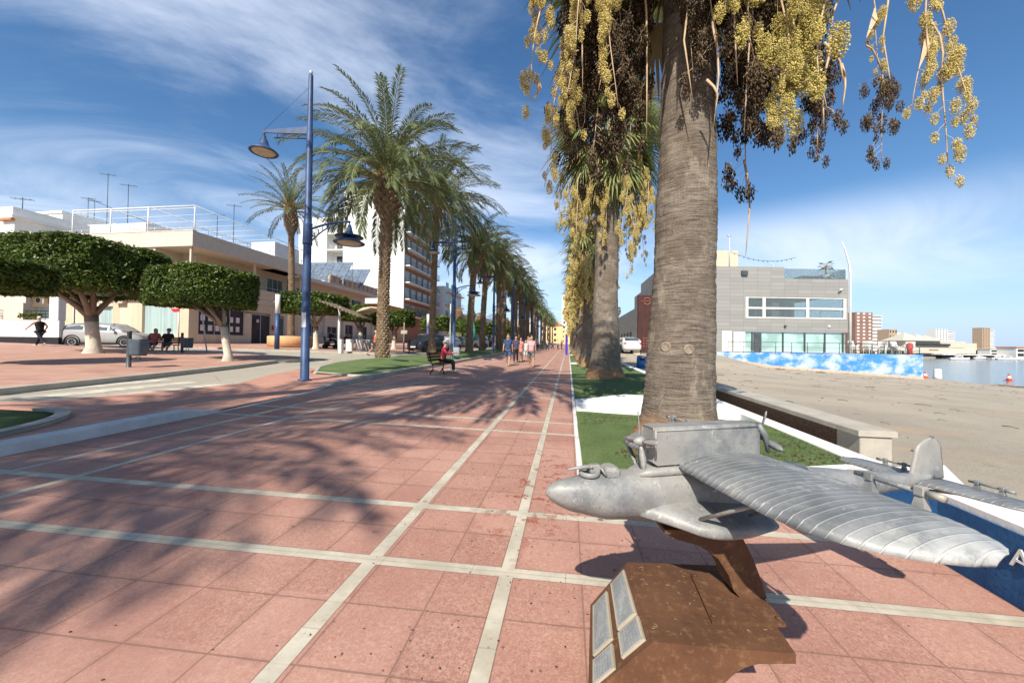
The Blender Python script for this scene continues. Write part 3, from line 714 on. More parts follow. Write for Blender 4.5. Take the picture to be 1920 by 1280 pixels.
def fan_trunk(h, prof, lean, seed, n=40, K=None):
    m = MB(); K = K or int(h/.09); rings = []
    for i in range(K+1):
        z = -.25+(h+.25)*i/K; zz = max(z,0); t = zz/h; c = Vector((lean[0]*t, lean[1]*t, z))
        r = prof(zz); ring = []
        for j in range(n):
            a = 2*math.pi*j/n; ca, sa = math.cos(a), math.sin(a)
            d = noise.noise(Vector((ca*1.3, sa*1.3, zz*.55+seed)))*.11+noise.noise(Vector((ca*2.2, sa*2.2, zz*13+seed)))*.03+abs(noise.noise(Vector((ca*3.4, sa*3.4, zz*34+seed))))*.022+noise.noise(Vector((ca*1.8, sa*1.8, zz*2.1+seed)))*.03+noise.noise(Vector((ca*5, sa*5, zz*4+seed)))*.018
            ring.append(c+Vector((ca*r*(1+d), sa*r*(1+d), 0)))
        rings.append(ring)
    m.loft(rings, 0, True, True); return m
# big near palm
bx, by = 1.50, 5.42
T = thing('fan_palm', 'massive grey ringed fan palm trunk standing in the nearest lawn right behind the aircraft sculpture', 'palm tree', (bx,by,G(bx,by)+.12), 0, 'fan palms in the planters')
prof = lambda z: .345+.155*math.exp(-z*.45)+.15*math.exp(-(z/.28)**2)+.010*math.sin(z*2.2)
trk = fan_trunk(8.0, prof, (.20,.05), 3.0, 80, 420).build('trunk', M['bark'], T)
for px, z in ((-.17,1.36),(.16,1.33)):
    a = math.atan2(-(by), -(bx)+0)+ (px/.5); r = prof(z)*.985
    c = Vector((math.cos(a)*r, math.sin(a)*r, z)); Mx = Matrix.Rotation(a, 3, 'Z') @ Matrix.Rotation(R(90), 3, 'Y')
    m = MB(); m.lathe([(.075,-.04),(.066,.004),(.05,.010),(.042,.002),(.005,.006)], 14, c, 0, True, True, Mx); m.build('trunk_knot', plain('pale_scar', (.25,.20,.15), .9, .25, 20) if 'pale_scar' not in bpy.data.materials else bpy.data.materials['pale_scar'], T)
fan_crown(44, 1.45, 1.35, 26, 4, .07, 80, -25, .75).build('crown', FM, T).location = (.20,.05,8.0)
sk = skirt(26, 1.0, 8, .05, .0, -.5, .42, 22).build('dead_leaf_skirt', FM, T); sk.location = (.13,.05,7.9)
def clus_at(px, py, depth, dark, i, L, sc=None, parent=T, base=None):
    """cluster whose lowest tip hangs at the world point seen at px,py at this depth"""
    w = at(px, py, depth); b = Vector(parent.location); d = Vector((w.x-b.x, w.y-b.y)); rz = math.atan2(d.y, d.x)
    s = (sc or 1.0); loc = (w.x-b.x-math.cos(rz)*.35*s, w.y-b.y-math.sin(rz)*.35*s, w.z-b.z+L*s)
    me = {'d': CD, 'y': CY, 'g': CG}[dark][i % {'d':3,'y':3,'g':2}[dark]]
    return put(me, {'d':'dried_fruit_cluster'}.get(dark,'fruit_cluster'), parent, loc, rz, s)
dk = [(1080,235,5.6,1.05),(1115,300,5.5,1.1),(1140,310,5.9,1.1),(1165,285,5.6,1.05),(1185,200,5.7,1.1),(1100,170,5.2,1.0),(1150,150,5.0,1.0),(1130,90,4.9,.9),(1090,250,6.0,1.0),
      (1300,120,4.5,.9),(1335,90,4.4,.9),(1390,270,4.9,1.0),(1415,215,4.8,1.0),(1400,350,5.2,1.0),(1375,160,4.7,.9),(1445,190,5.3,1.1),(1480,160,5.2,1.0),(1500,230,5.0,.85),(1545,290,5.2,.7),(1655,300,5.2,.62),(1180,60,5.6,.9),(1210,30,6.0,.9)]
for i, (px, py, d, s) in enumerate(dk): clus_at(px, py, d, 'd', i, 2.6, s)
for i, (px, py, d, s) in enumerate([(1018,200,4.9,.9),(1002,120,5.2,.7),(1048,340,5.2,.75),(1095,120,4.6,.8),(1130,200,4.7,.8),(1100,190,4.8,.9),(1765,330,5.0,.85),(1745,200,5.0,.8),(1775,255,5.3,.8),(1640,150,5.2,.5),(1060,250,5.3,.8)]): clus_at(px, py, d, 'y', i, 2.5, s)
for i, (px, py, d, s) in enumerate([(1490,235,4.5,1.0),(1545,170,4.4,1.15),(1470,205,4.3,.9),(1430,60,4.2,1.0),(1525,130,4.6,1.3),(1385,10,4.1,.8)]): clus_at(px, py, d, 'g', i, 1.9, s)
m = MB(); rg = random.Random(5)            # pale bare stalks
for px, y0, y1, d, b in [(1085,-60,170,4.9,.05),(1130,60,170,4.9,-.05),(1205,-60,260,5.0,.05),(1290,-40,190,4.5,.06),(1335,40,240,4.4,.02),(1325,150,215,4.4,.1),(1368,-80,160,4.4,.1),(1410,-40,250,4.6,-.1),(1560,60,250,4.5,-.1),(1600,-90,120,4.6,-.35),(1545,80,160,4.5,.25),(1395,300,480,5.2,.02),(1578,120,215,5.0,0),(1668,-60,190,5.2,.05),(1735,-90,140,5.0,.05),(1490,-80,130,4.5,.0),(1520,-80,90,4.7,.12)]:
    m = MB(); a = at(px, y0, d)-T.location; c = at(px+b*150, y1, d)-T.location; q = a.lerp(c, .5)+Vector((rg.uniform(-.08,.08),rg.uniform(-.05,.05),0))
    m.tube([a,a.lerp(q,.5)+Vector((.02,0,0)),q,q.lerp(c,.5),c], [.017,.015,.012,.009,.003], 5); m.build('bare_stalk', M['stalk'], T)
# bracts: pale leaf blades hanging
for px, py, d, l in [(1738,60,5.0,.5),(1012,150,4.9,.3),(1640,15,5,.4),(1175,20,5.2,.6)]:
    m = MB(); a = at(px, py, d)-T.location; m.loft([[a+Vector((-.004,0,0)),a+Vector((.004,0,0))],[a+Vector((-.04,.01,-l*.4)),a+Vector((.03,-.01,-l*.4))],[a+Vector((-.10,0,-l)),a+Vector((-.095,0,-l))]],0,True,False,False); m.build('dry_bract', M['stalk'], T)
# second fan palm and the row behind
def fan_palm(x, y, h, r, label, group, near=False, seed=1, share=None, rz=0, nclus=12):
    t = thing('fan_palm', label, 'palm tree', (x,y,G(x,y)+.12), 0, group)
    pr = lambda z: r*.72+r*.28*math.exp(-z*.5)+.16*math.exp(-(z/.35)**2)
    if share: meT, meC, meS = share
    else:
        meT = mesh_of(fan_trunk(h, pr, (0,0), seed, 36 if near else 20, 110 if near else 40), 'trunk', M['bark'])
        meC = mesh_of(fan_crown(60 if near else 38, 1.75 if near else 1.4, 1.35 if near else 1.1, 28 if near else 16, seed+2, .085 if near else .12, 86, -58, .95), 'crown', FM)
        meS = mesh_of(skirt(34 if near else 20, 1.4, seed+3, .06 if near else .1, -.3, -1.3, r*.7, 20 if near else 14), 'dead_leaf_skirt', FM)
    for me, nm, z in ((meT,'trunk',0),(meC,'crown',h),(meS,'dead_leaf_skirt',h)):
        put(me, nm, t, (0,0,z), rz)
    rg = random.Random(seed+50)
    for i in range(nclus):
        a = 2*math.pi*i/nclus+rg.uniform(-.2,.2)+rz; rr = rg.uniform(.6,2.1 if near else 1.7)
        me = (CFR[i % 2] if not near else CY[i % 3])
        put(me, 'fruit_cluster', t, (math.cos(a)*rr*.8, math.sin(a)*rr*.8, h-(rg.uniform(.3,3.2) if near else rg.uniform(.8,2.6))), a, rg.uniform(.8,1.2))
    return t, (meT, meC, meS)
fan_palm(1.5, 15.4, 9.7, .62, 'second fan palm of the right row with a drooping green crown and hanging yellow fruit', 'fan palms in the planters', True, 11, None, 0.3, 40)
_, sh = fan_palm(1.35, 22.9, 8.3, .6, 'third fan palm of the right row, thick trunk just left of the second one', 'fan palms in the planters', False, 21, None, 1.0, 30)
sm_labels = ['fourth fan palm of the right row, partly hidden, orange flared foot showing','fifth fan palm of the right row near the violet column']
for i, y in enumerate((30.8, 38.9)):
    fan_palm(1.25, y, 8.3, .6, sm_labels[i], 'fan palms in the planters', False, 21+i, sh, i*1.7+2, 20)
for i, y in enumerate(range(47, 150, 8)):
    fan_palm(1.2, y, 8.3, .6, 'fan palm in the far overlapping part of the right row', 'distant fan palms', False, 31+i, sh, i*.9, 8)
fan_palm(4.6, -9.2, 8.5, .6, 'fan palm of the same row standing behind the viewpoint', 'fan palms in the planters', False, 71, sh, .5, 8)
# ---------------------------------------------------------------- buildings
def frameM(o, u):          # local x along u (unit 2D), y = left of u, z up
    u = Vector((u[0],u[1],0)).normalized(); v = Vector((-u.y,u.x,0)); return u, v
class Bld:
    """building thing: origin at the facade corner; local x along the facade, local y into the building"""
    def __init__(s, name, label, cat, origin, ang, group=None): s.t = thing(name, label, cat, origin, ang, group)
    def body(s, boxes, mat, name='wall', label=None):
        m = MB()
        for a, b in boxes: m.box(a, b)
        return m.build(name, mat, s.t, label)
    def window(s, x0, z0, w, h, y=0.0, nx=2, nz=1, side=False, glass='glass', fr='alu', depth=.12, name='window', label=None, sill=True, sgn=1):
        """window set on the plane y (front, facing -y) or, if side, on plane x=y facing +x"""
        def P(a, d, z): return (a, y-d, z) if not side else (y+d*sgn, a, z)
        m = MB(); f = .05
        def bar(a0, a1, z0_, z1_, d0, d1, mb):
            p = P(a0,d0,z0_); q = P(a1,d1,z1_); mb.box(tuple(map(min,p,q)), tuple(map(max,p,q)))
        bar(x0,x0+w,z0+h-f,z0+h,-.02,.035,m); bar(x0,x0+w,z0,z0+f,-.02,.035,m)
        for i in range(nx+1): 
            xx = x0+(w-f)*i/nx; bar(xx,xx+f,z0+f,z0+h-f,-.02,.035,m)
        for i in range(1,nz): bar(x0+f,x0+w-f,z0+h*i/nz,z0+h*i/nz+.03,-.02,.033,m)
        if sill: bar(x0-.08,x0+w+.08,z0-.07,z0-.003,-.02,.09,m)
        o = m.build(name, M[fr], s.t, label)
        g = MB(); bar(x0+.02,x0+w-.02,z0+.02,z0+h-.02,-.01,.012,g); g.build('pane', M[glass], o); return o
    def slab(s, a, b, mat, name, label=None, parent=None):
        m = MB(); m.box(a, b); return m.build(name, mat, parent or s.t, label)
    def rail(s, pts, h, name='railing', mat='alu', n=2, posts=1.2, parent=None, r=.02):
        m = MB(); pts = [Vector(p) for p in pts]
        for k in range(n):
            z = Vector((0,0,h*(k+1)/n))
            for a, b in zip(pts, pts[1:]): m.tube([a+z, b+z], r, 4)
        for a, b in zip(pts, pts[1:]):
            q = max(1, int((b-a).length/posts))
            for i in range(q+1): p = a.lerp(b, i/q); m.tube([p, p+Vector((0,0,h))], r*.9, 4)
        return m.build(name, M[mat], parent or s.t)
def zat(py, d, px): 
    r_ = ray(px, py); return EYE.z + r_.z/ (r_.x*CF.x+r_.y*CF.y)*d
# A: two storey cream corner building. corner SE at (-30.7,26). local x=+X (towards east), y=+Y
gA = G(-34,26)
A = Bld('corner_building', 'cream two-storey corner building with blinds and a dark shopfront behind the clipped trees', 'building', (-30.7,26,gA), 0)
H1, H2, HP = 4.55, 8.0, 9.25
# ground floor body with openings on S: use wall boxes
def wall_with_holes(m, x0, x1, z0, z1, y0, y1, holes):
    """wall in plane xz with rectangular holes [(hx0,hx1,hz0,hz1)] sorted by x"""
    xcur = x0
    for hx0,hx1,hz0,hz1 in holes:
        if hx0 > xcur: m.box((xcur,y0,z0),(hx0,y1,z1))
        if hz0 > z0: m.box((hx0,y0,z0),(hx1,y1,hz0))
        if hz1 < z1: m.box((hx0,y0,hz1),(hx1,y1,z1))
        xcur = hx1
    if xcur < x1: m.box((xcur,y0,z0),(x1,y1,z1))
def pxX(px, Y):     # world X where the sight line px crosses Y
    r_ = ray(px, 640); return r_.x/r_.y*Y
sx = lambda px: pxX(px, 26)+30.7
m = MB(); hs = [(sx(48),sx(92),.95,3.1),(sx(172),sx(210),1.0,3.1),(sx(265),sx(331),.72,3.35)]
wall_with_holes(m, -21, 0, 0, H1-.5, 0, .35, hs); m.box((-21,.36,0),(-.36,13,H1-.5))
m.build('wall', M['cream_panel'], A.t)
for hx0,hx1,hz0,hz1 in hs: A.window(hx0, hz0, hx1-hx0, hz1-hz0, .22, 1 if hx1-hx0 > 2.2 else 2, glass='blind', fr='alu')
m = MB(); m.box((-21.3,-.75,H1-.5),(.3,.0,H1-.02)); m.box((-21,.0,H1-.5),(0,13,H1-.02)); m.build('cornice', M['cream'], A.t)
m = MB(); m.box((-21,0,H1-.02),(-3.4,13,H2)); m.box((-3.4,2.2,H1-.02),(-2.2,13,H2)); m.box((-2.2,2.2,H1-.02),(-2.0,13,H2)); m.build('upper_wall', M['cream'], A.t)
m = MB(); m.box((-21,-.15,H2),(.35,13,H2+.22)); m.box((-21,-.15,H2+.22),(.35,.1,HP)); m.box((.1,.1,H2+.22),(.35,13,HP)); m.box((-21,-.18,HP),(.4,.14,HP+.07)); m.build('parapet', M['beige_wall'], A.t)
m = MB(); m.box((-.2,.05,H1),(.0,13,H1+.95)); m.box((-3.4,0,H1),(-.2,.2,H1+.95)); m.build('balcony_wall', M['cream'], A.t)
A.rail([(-3.3,.1,H1+.95),(-.1,.1,H1+.95),(-.1,12.8,H1+.95)], .35, 'balcony_railing', n=1)
m = MB(); 
for yy in (.15, 6.4, 12.7): m.box((-.16,yy-.08,H1+.95),(0,yy+.08,H2))
m.build('column', M['cream'], A.t)
for y0 in (3.2, 6.8, 10.0): A.window(y0, H1+.35, 2.3, 2.4, -2.0, 3, side=True, sill=False)
# east shopfront
m = MB(); m.box((-.34,.36,0),(-.1,.9,H1-.5)); m.box((-.34,.9,0),(-.1,5.4,.8)); m.box((-.34,5.4,0),(-.1,6.2,3.0)); m.box((-.34,8.6,0),(-.1,9.1,H1-.5)); m.box((-.34,10.5,0),(-.1,13,H1-.5)); m.box((-.34,.9,3.2),(-.1,8.6,H1-.5)); m.box((-.34,9.1,3.1),(-.1,10.5,H1-.5)); m.build('shop_wall', M['cream_panel'], A.t)
g = A.window(.9, .8, 4.5, 2.4, -.22, 3, side=True, glass='dark', name='shop_window', label='dark shop window with white notices')
for i in range(12):
    m = MB(); yy = 1.15+(i % 6)*.68; zz = 1.15+(i//6)*.85; m.box((-.2,yy,zz),(-.185,yy+.38,zz+.5)); m.build('notice', M['white'], g)
A.window(6.2, .02, 2.4, 3.0, -.25, 2, side=True, glass='dark', name='door', sill=False)
A.window(9.1, .02, 1.4, 2.9, -.25, 2, side=True, glass='glass', name='door', sill=False)
A.slab((-.14,1.2,3.35),(.04,6.6,3.95), M['dark'], 'shop_sign')
A.slab((-.099,8.68,1.5),(-.06,8.98,2.0), plain('red_enamel', (.45,.03,.03), .5), 'red_plaque')
A.slab((-.06,6.7,2.2),(-.02,7.0,2.5), M['alu'], 'intercom')
ac = []
for px in (82, 192, 228):
    x_ = sx(px); m = MB(); m.bbox((-.45,-.36,-.3),(.45,-.02,.3),.03); o = m.build('wall_air_conditioner', plain('ac_casing', (.50,.45,.36), .6) if not ac else bpy.data.materials['ac_casing'], A.t); o.location = (x_,0,3.6); ac.append(o)
    m = MB(); m.lathe([(.22,0),(.22,.02),(.19,.025),(.02,.025)], 16, (-.12,-.36,0), 0, True, True, Matrix.Rotation(R(90),3,'X')); m.build('fan_grille', M['dark'], o)
# rooftop: pergola frame, rails, antennas, tanks
m = MB()
zr = HP+.07
P0 = [(-12,0),(-8,0),(-4.2,0),(.1,.2)]
for x_, y_ in P0: m.tube([(x_,y_,HP-.3),(x_,y_,zr+2.1)], .05, 6)
m.tube([(-12,0,zr+2.1),(.1,.2,zr+2.1)], .05, 6); m.tube([(-12,0,zr+1.9),(.1,.2,zr+1.9)], .03, 6)
for x_ in (-12,-8,-4.2,.1): m.tube([(x_,0.1,zr+2.1),(x_,13,zr+1.7)], .035, 5)
for k in range(9): m.tube([(-12,1.4*k+.6,zr+2.1-.045*k),(.1,1.4*k+.6,zr+2.1-.045*k)], .02, 4)
for x_ in (-12,-4.2,.1): m.tube([(x_,12.6,HP-.3),(x_,12.6,zr+1.72)], .05, 6)
m.build('rooftop_pergola', M['white_bright'], A.t)
A.rail([(-21,0,zr),(.2,0,zr),(.2,13,zr)], .35, 'roof_railing', n=1, r=.025)
for q in (((-9.5,6,H2),(-6,9,zr+.7)),((-3,9,H2),(-.2,12.6,zr+1.6))): m = MB(); m.box(*q); m.build('roof_cabin', M['white_bright'], A.t)
m = MB(); m.lathe([(.5,0),(.5,1.0),(.42,1.1),(.02,1.12)], 14, (-11.5,8,H2+.2)); m.build('water_tank', M['dgrey'], A.t)
def antenna(x, y, z, h, label, ang=.5, arms=5):
    t = thing('roof_antenna', label, 'antenna', (x,y,z))
    m = MB(); m.tube([(0,0,0),(0,0,h)], .035, 5); m.build('mast', M['dgrey'], t)
    m = MB(); c, s_ = math.cos(ang), math.sin(ang); m.tube([(-.7*c,-.7*s_,h-.15),(.7*c,.7*s_,h-.15)], .02, 4)
    for k in range(arms): q = -.6+1.2*k/(arms-1); m.tube([(q*c-s_*.3,q*s_+c*.3,h-.15),(q*c+s_*.3,q*s_-c*.3,h-.15)], .014, 4)
    m.build('aerial', M['dgrey'], t); return t
for px, yt, yb, Y, lb in ((194,325,430,34,'tall thin television aerial mast on the white roof, left of the pergola frame'),(233,345,430,33,'dark straight aerial mast rising by the roof tank'),(433,383,440,34,'single aerial pole above the pergola at the corner roof'),(158,370,420,38,'left one of the two stubby aerial posts joined by the roof cable'),(170,375,420,39,'right one of the two stubby aerial posts joined by the roof cable'),(402,400,440,34,'short aerial standing inside the white pergola frame')):
    X = pxX(px, Y); d = Vector((X,Y)).dot(Vector((CF.x,CF.y))); z0 = zat(yb,d,px)-.8; antenna(X, Y, z0, zat(yt,d,px)-z0, lb)
a = Vector((pxX(158,38),38,zat(372,Vector((pxX(158,38),38)).dot(Vector((CF.x,CF.y))),158))); b = Vector((-33,38,11.5)); m = MB()
m.tube([a.lerp(b,i/8)+Vector((0,0,-.8*math.sin(math.pi*i/8))) for i in range(9)], .03, 4); tag(m.build('overhead_cable', M['black']), 'thin dark cable sagging from the twin aerial posts to the corner roof', 'cable')
# white house behind, upper left
d = 33; B = Bld('white_house', 'plain white flat-roofed house block rising behind the big clipped tree at left', 'building', (pxX(20,31),31,G(-40,31)), 0)
w_ = pxX(110,31)-pxX(20,31); zt = zat(398,Vector((pxX(60,31),31)).dot(Vector((CF.x,CF.y))),60)-G(-40,31)
B.body([((0,0,0),(w_,9,zt-.25))], M['white_bright']); B.slab((-.1,-.12,zt-.25),(w_+.12,9.1,zt), M['white_bright'], 'roof_edge')
B.window(w_*.55, zt-2.3, 1.6, 1.0, 0, 1, glass='beige_wall', name='window')
B.body([((w_+.12,1,0),(w_+9,9,zt-1.2))], M['white'], 'rear_wing')
B2 = Bld('white_house', 'white house corner with stepped cornice at the far left edge of the photo', 'building', (pxX(-130,24),24,G(-38,24)), 0)
w2 = pxX(20,24)-pxX(-130,24); d2 = Vector((pxX(0,24),24)).dot(Vector((CF.x,CF.y))); z2 = zat(388,d2,5)-G(-38,24)
B2.body([((0,0,4),(w2,5,z2-1.0)),((0,-.0,z2-.75),(w2-.2,5,z2))], M['white_bright']); B2.slab((-.1,-.25,z2-1.0),(w2+.2,5,z2-.75), M['white_bright'], 'cornice')
B2.slab((w2-1.2,-.3,z2-1.2),(w2+.15,-.05,z2-1.05), M['terracotta'], 'roof_tiles')
B2.body([((0,0,0),(w2-1.5,5,3.99))], M['beige_wall'], 'lower_wall')
antenna(pxX(1,24), 25, z2+.8, 1.8, 'rusty aerial at the very left edge above the white cornice')
# porch of the white house at far left with dark plinth
f0 = 22.6; u0 = (0-960)/695*f0; o = cam2w(u0-8, f0, 0); gz_ = G(*(cam2w(u0+2,f0,0).xy))
Pq = Bld('porch_wall', 'white garden wall with black plinth, pillar and dark railing behind the striding woman', 'wall', (o.x,o.y,gz_+.08), YAW)
W = 8+ (110/695*f0)
m = MB(); m.box((0,0,.42),(W,.3,1.45)); m.build('wall', M['white'], Pq.t)
m = MB(); m.box((0,-.02,0),(W+.01,.32,.42)); m.build('plinth', M['black'], Pq.t)
m = MB(); m.bbox((W-.62,-.03,1.45),(W-.05,.4,3.9),.03); m.build('pillar', M['white'], Pq.t)
m = MB(); m.box((0,.4,1.2),(W-2.6,.6,4.3)); m.box((0,-.05,3.45),(W-2.2,.4,3.6)); m.build('house_wall', M['beige_wall'], Pq.t)
m = MB(); m.box((W-3.4,-.02,1.45),(W-2.2,.35,2.5)); m.build('step_block', M['beige_wall'], Pq.t)
Pq.rail([(0,.1,1.47),(W-.7,.1,1.47)], .55, 'railing', 'black', n=3, posts=.28, r=.02)
m = MB(); rg = random.Random(3)
for i in range(500):
    c = Vector((rg.uniform(W-2.4,W-1.3), rg.uniform(-.1,.25), rg.uniform(1.6,1.85))); a = Vector((rg.gauss(0,1),rg.gauss(0,1),rg.gauss(0,1))).normalized()*.06; b = Vector((rg.gauss(0,1),rg.gauss(0,1),rg.gauss(0,1))).normalized()*.05; m.add([c-a,c+b,c+a,c-b],[(0,1,2,3)])
tag(m.build('potted_plant', M['ficusleaf']), 'low dark green plant lying on the white wall by the black railing', 'plant').location = Pq.t.location; bpy.data.objects['potted_plant'].rotation_euler = (0,0,YAW)
# C: second two-storey building along the road
C = Bld('terrace_building', 'tan two-storey building with recessed upper gallery and raised-letter parapet', 'building', (-30.7,39.2,G(-31,39)-.1), 0)
C.body([((-12,0,0),(-.4,16,4.0)),((-12,0,4.3),(-1.6,16,7.6))], M['beige_wall']); C.slab((-12,0,4.0),(.1,16.5,4.3), M['cream'], 'floor_slab')
C.slab((-12,-.05,7.6),(.25,16.5,8.0), M['beige_wall'], 'roof_slab'); C.slab((-.05,4.5,8.0),(.25,16.5,9.1), M['tan_panel'], 'parapet')
C.rail([(.1,0,8.0),(.1,4.4,8.0)], 1.0, 'roof_railing', n=2, r=.025); C.rail([(.1,4.6,9.1),(.1,16.4,9.1)], .5, 'roof_railing', n=2, r=.025)
for i, y0 in enumerate((.8,4.6,8.4,12.2)):
    C.window(y0, 4.7, 2.6, 2.2, -1.6, 3, side=True, sill=False); 
    C.window(y0, .5 if i != 1 else .05, 2.4, 2.4, -.4, 2, side=True, glass='dark')
m = MB()
for y0 in (0,4.1,8.0,11.9,15.8): m.box((-.38,y0,0),(0,y0+.35,4.0))
m.build('pillar', M['beige_wall'], C.t)
C.rail([(.0,.35,1.0),(.0,15.8,1.0)], .5, 'terrace_railing', n=2, r=.03); C.body([((-.1,.35,0),(.03,15.8,.95))], M['beige_wall'], 'low_wall')
m = MB(); rg = random.Random(2)    # raised letter-like shapes of the parapet (illegible in the photo)
for i in range(9):
    y0 = 5.4+i*1.15; z0 = 8.3+rg.uniform(-.03,.03); h = .5
    k = i % 4; cc = Vector((.27,y0,z0+h/2))
    if k == 0: m.tube([cc+Vector((0,.18*math.cos(a),.25*math.sin(a))) for a in [R(40+28*j) for j in range(11)]], .035, 5)
    elif k == 1: m.tube([cc+Vector((0,-.15,-.25)),cc+Vector((0,0,.25)),cc+Vector((0,.15,-.25))], .035, 5)
    elif k == 2: m.tube([cc+Vector((0,-.15,-.25)),cc+Vector((0,-.15,.25)),cc+Vector((0,.15,.1)),cc+Vector((0,-.12,0)),cc+Vector((0,.16,-.25))], .035, 5)
    else: m.tube([cc+Vector((0,.15,.2)),cc+Vector((0,-.12,.22)),cc+Vector((0,-.1,.02)),cc+Vector((0,.14,-.05)),cc+Vector((0,.08,-.24)),cc+Vector((0,-.15,-.2))], .035, 5)
m.build('raised_lettering', M['dgrey'], C.t)
# solar panels on racks on the roof
for i, y0 in enumerate((7.6, 12.3)):
    t = thing('solar_panel', ['nearer tilted blue-grey solar panel bank on the tan roof below the white tower','farther tilted solar panel bank on the tan roof, partly behind the palm trunk'][i], 'solar panel', (-33.2, 39.2+y0, C.t.location.z+8.0), R(4))
    m = MB(); Mx = Matrix.Translation((0,0,2.2)) @ Matrix.Rotation(R(50), 4, 'X')
    for k in range(5): m.box((-3.2+k*1.28,-1.9,-.04),(-3.2+k*1.28+1.22,1.9,.04), 0, Mx)
    m.build('collector', plain('solar_collector', (.13,.165,.21), .4, .25, 2, spec=.6), t)
    m = MB()
    for x_ in (-3.1,0,3.1):
        m.tube([(x_,-1.3,0),(x_,-1.25,.7)], .04, 5); m.tube([(x_,1.25,0),(x_,1.2,3.6)], .04, 5); m.tube([(x_,-1.25,.7),(x_,1.2,3.6)], .04, 5)
    m.build('rack', M['alu'], t)
D = Bld('orange_house', 'small orange and brown house squeezed between the tan building and the white tower', 'building', (-30.2,56.2,G(-30,56)), 0)
D.body([((-9,0,0),(0,8.2,6.2))], M['orange_wall']); D.slab((-9.2,-.2,6.2),(.5,8.3,6.45), M['terracotta'], 'roof')
for y0 in (1,4.5): D.window(y0, 3.8, 1.6, 1.5, 0, 2, side=True); D.window(y0, .8, 1.6, 1.7, 0, 2, side=True, glass='dark')
# white tower
gT = G(-31,65); T8 = Bld('apartment_tower', 'tall white apartment block with a blank sunlit end wall and brown balconied side', 'building', (-30.7,65,gT), 0)
HT = 29.5; wl = pxX(556,65)+30.7
rx0 = pxX(609,65)+30.7; rx1 = pxX(640,65)+30.7
T8.body([((rx1,0,0),(-.5,17.5,HT)),((wl,0,0),(rx0,12,HT-5.5)),((rx0,2.0,0),(rx1,12,HT-3.5))], M['white_bright'])
T8.body([((-.5,.25,0),(-.02,17.4,HT-1))], M['brick'], 'side_wall'); T8.slab((-.5,0,0),(.35,.25,HT), M['white_bright'], 'edge_fin')
zz = 5.0; k = 0
while zz < HT-4:
    m = MB(); m.box((rx0,.0,zz),(rx1,2.0,zz+.22)); fl = m.build('stair_landing', M['white_bright'], T8.t); T8.rail([(rx0,.05,zz+.22),(rx1,.05,zz+.22)], 1.0, 'landing_railing', n=3, posts=.6, parent=fl)
    T8.window(rx0+.8, zz+.5, 1.3, 2.0, 2.0, 1, glass='dark', sill=False)
    T8.slab((0,.6,zz),(1.25,17.0,zz+.2), M['white_bright'], 'balcony'); T8.rail([(.05,.65,zz+.2),(1.2,.65,zz+.2),(1.2,16.9,zz+.2)], 1.0, 'balcony_railing', 'glass' , n=4, posts=.5, r=.03)
    for y0 in (1.2,4.2,7.2,10.2,13.4): T8.window(y0, zz+.3, 1.9, 2.1, 0, 2, side=True, sill=False)
    zz += 3.15
T8.slab((-6,4,HT),(-1.5,10,HT+1.6), M['white_bright'], 'lift_house'); T8.rail([(rx1,.1,HT),(-.4,.1,HT)], .8, 'roof_railing', n=2, posts=2)
m = MB(); m.add([(-4.6,-.012,12.6),(-3.1,-.012,12.6),(-3.1,-.012,13.4),(-4.6,-.012,13.4)], [(0,1,2,3)])
# lower blocks beyond the tower along the road
g5 = G(-28,84); E5 = Bld('balconied_block', 'five-storey pale block with stepped balconies just beyond the white tower', 'building', (-29.0,84,g5), 0)
E5.body([((-14,0,0),(0,14,13.5))], M['white']); 
for k in range(4):
    E5.slab((0,.3,3.2+k*3),(1.1,13.5,3.4+k*3), M['white'], 'balcony'); E5.rail([(1.05,.35,3.4+k*3),(1.05,13.4,3.4+k*3)], .9, 'balcony_railing', n=3, posts=.8)
    for y0 in (1,5,9): E5.window(y0, 3.6+k*3, 2.0, 2.0, 0, 2, side=True, sill=False)
spec = [(-27,100,12,6.8,'cream','cream house with terracotta roof beyond the pale block',1),(-26,114,12,8.0,'white','white three-level house far down the left side',0),(-25,128,13,6.2,'orange_wall','orange low house far down the left side',1),(-24,143,14,9,'white_bright','bright white block near the far end of the left side',0),(-23,160,16,7.5,'yellow_wall','yellow house at the far end of the left side',1)]
for x_, y_, w_, h_, mt, lb, roof in spec:
    b = Bld('distant_house', lb, 'house', (x_,y_,G(x_,y_)), 0); b.body([((-12,0,0),(0,w_,h_))], M[mt])
    if roof:
        m = MB(); m.loft([[(-12.4,-.4,h_),(.4,-.4,h_),(-6,-.4,h_+2.4)],[(-12.4,w_+.4,h_),(.4,w_+.4,h_),(-6,w_+.4,h_+2.4)]], 0, False); m.build('roof', M['terracotta'], b.t)
    for k in range(int(h_//2.9)):
        for j in range(3): b.window(1.2+j*3.8, .9+k*2.9, 1.5, 1.5, 0, 1, side=True, sill=False, glass='dark'); b.window(-11+j*3.8, .9+k*2.9, 1.5, 1.5, 0, 1, sill=False, glass='dark')
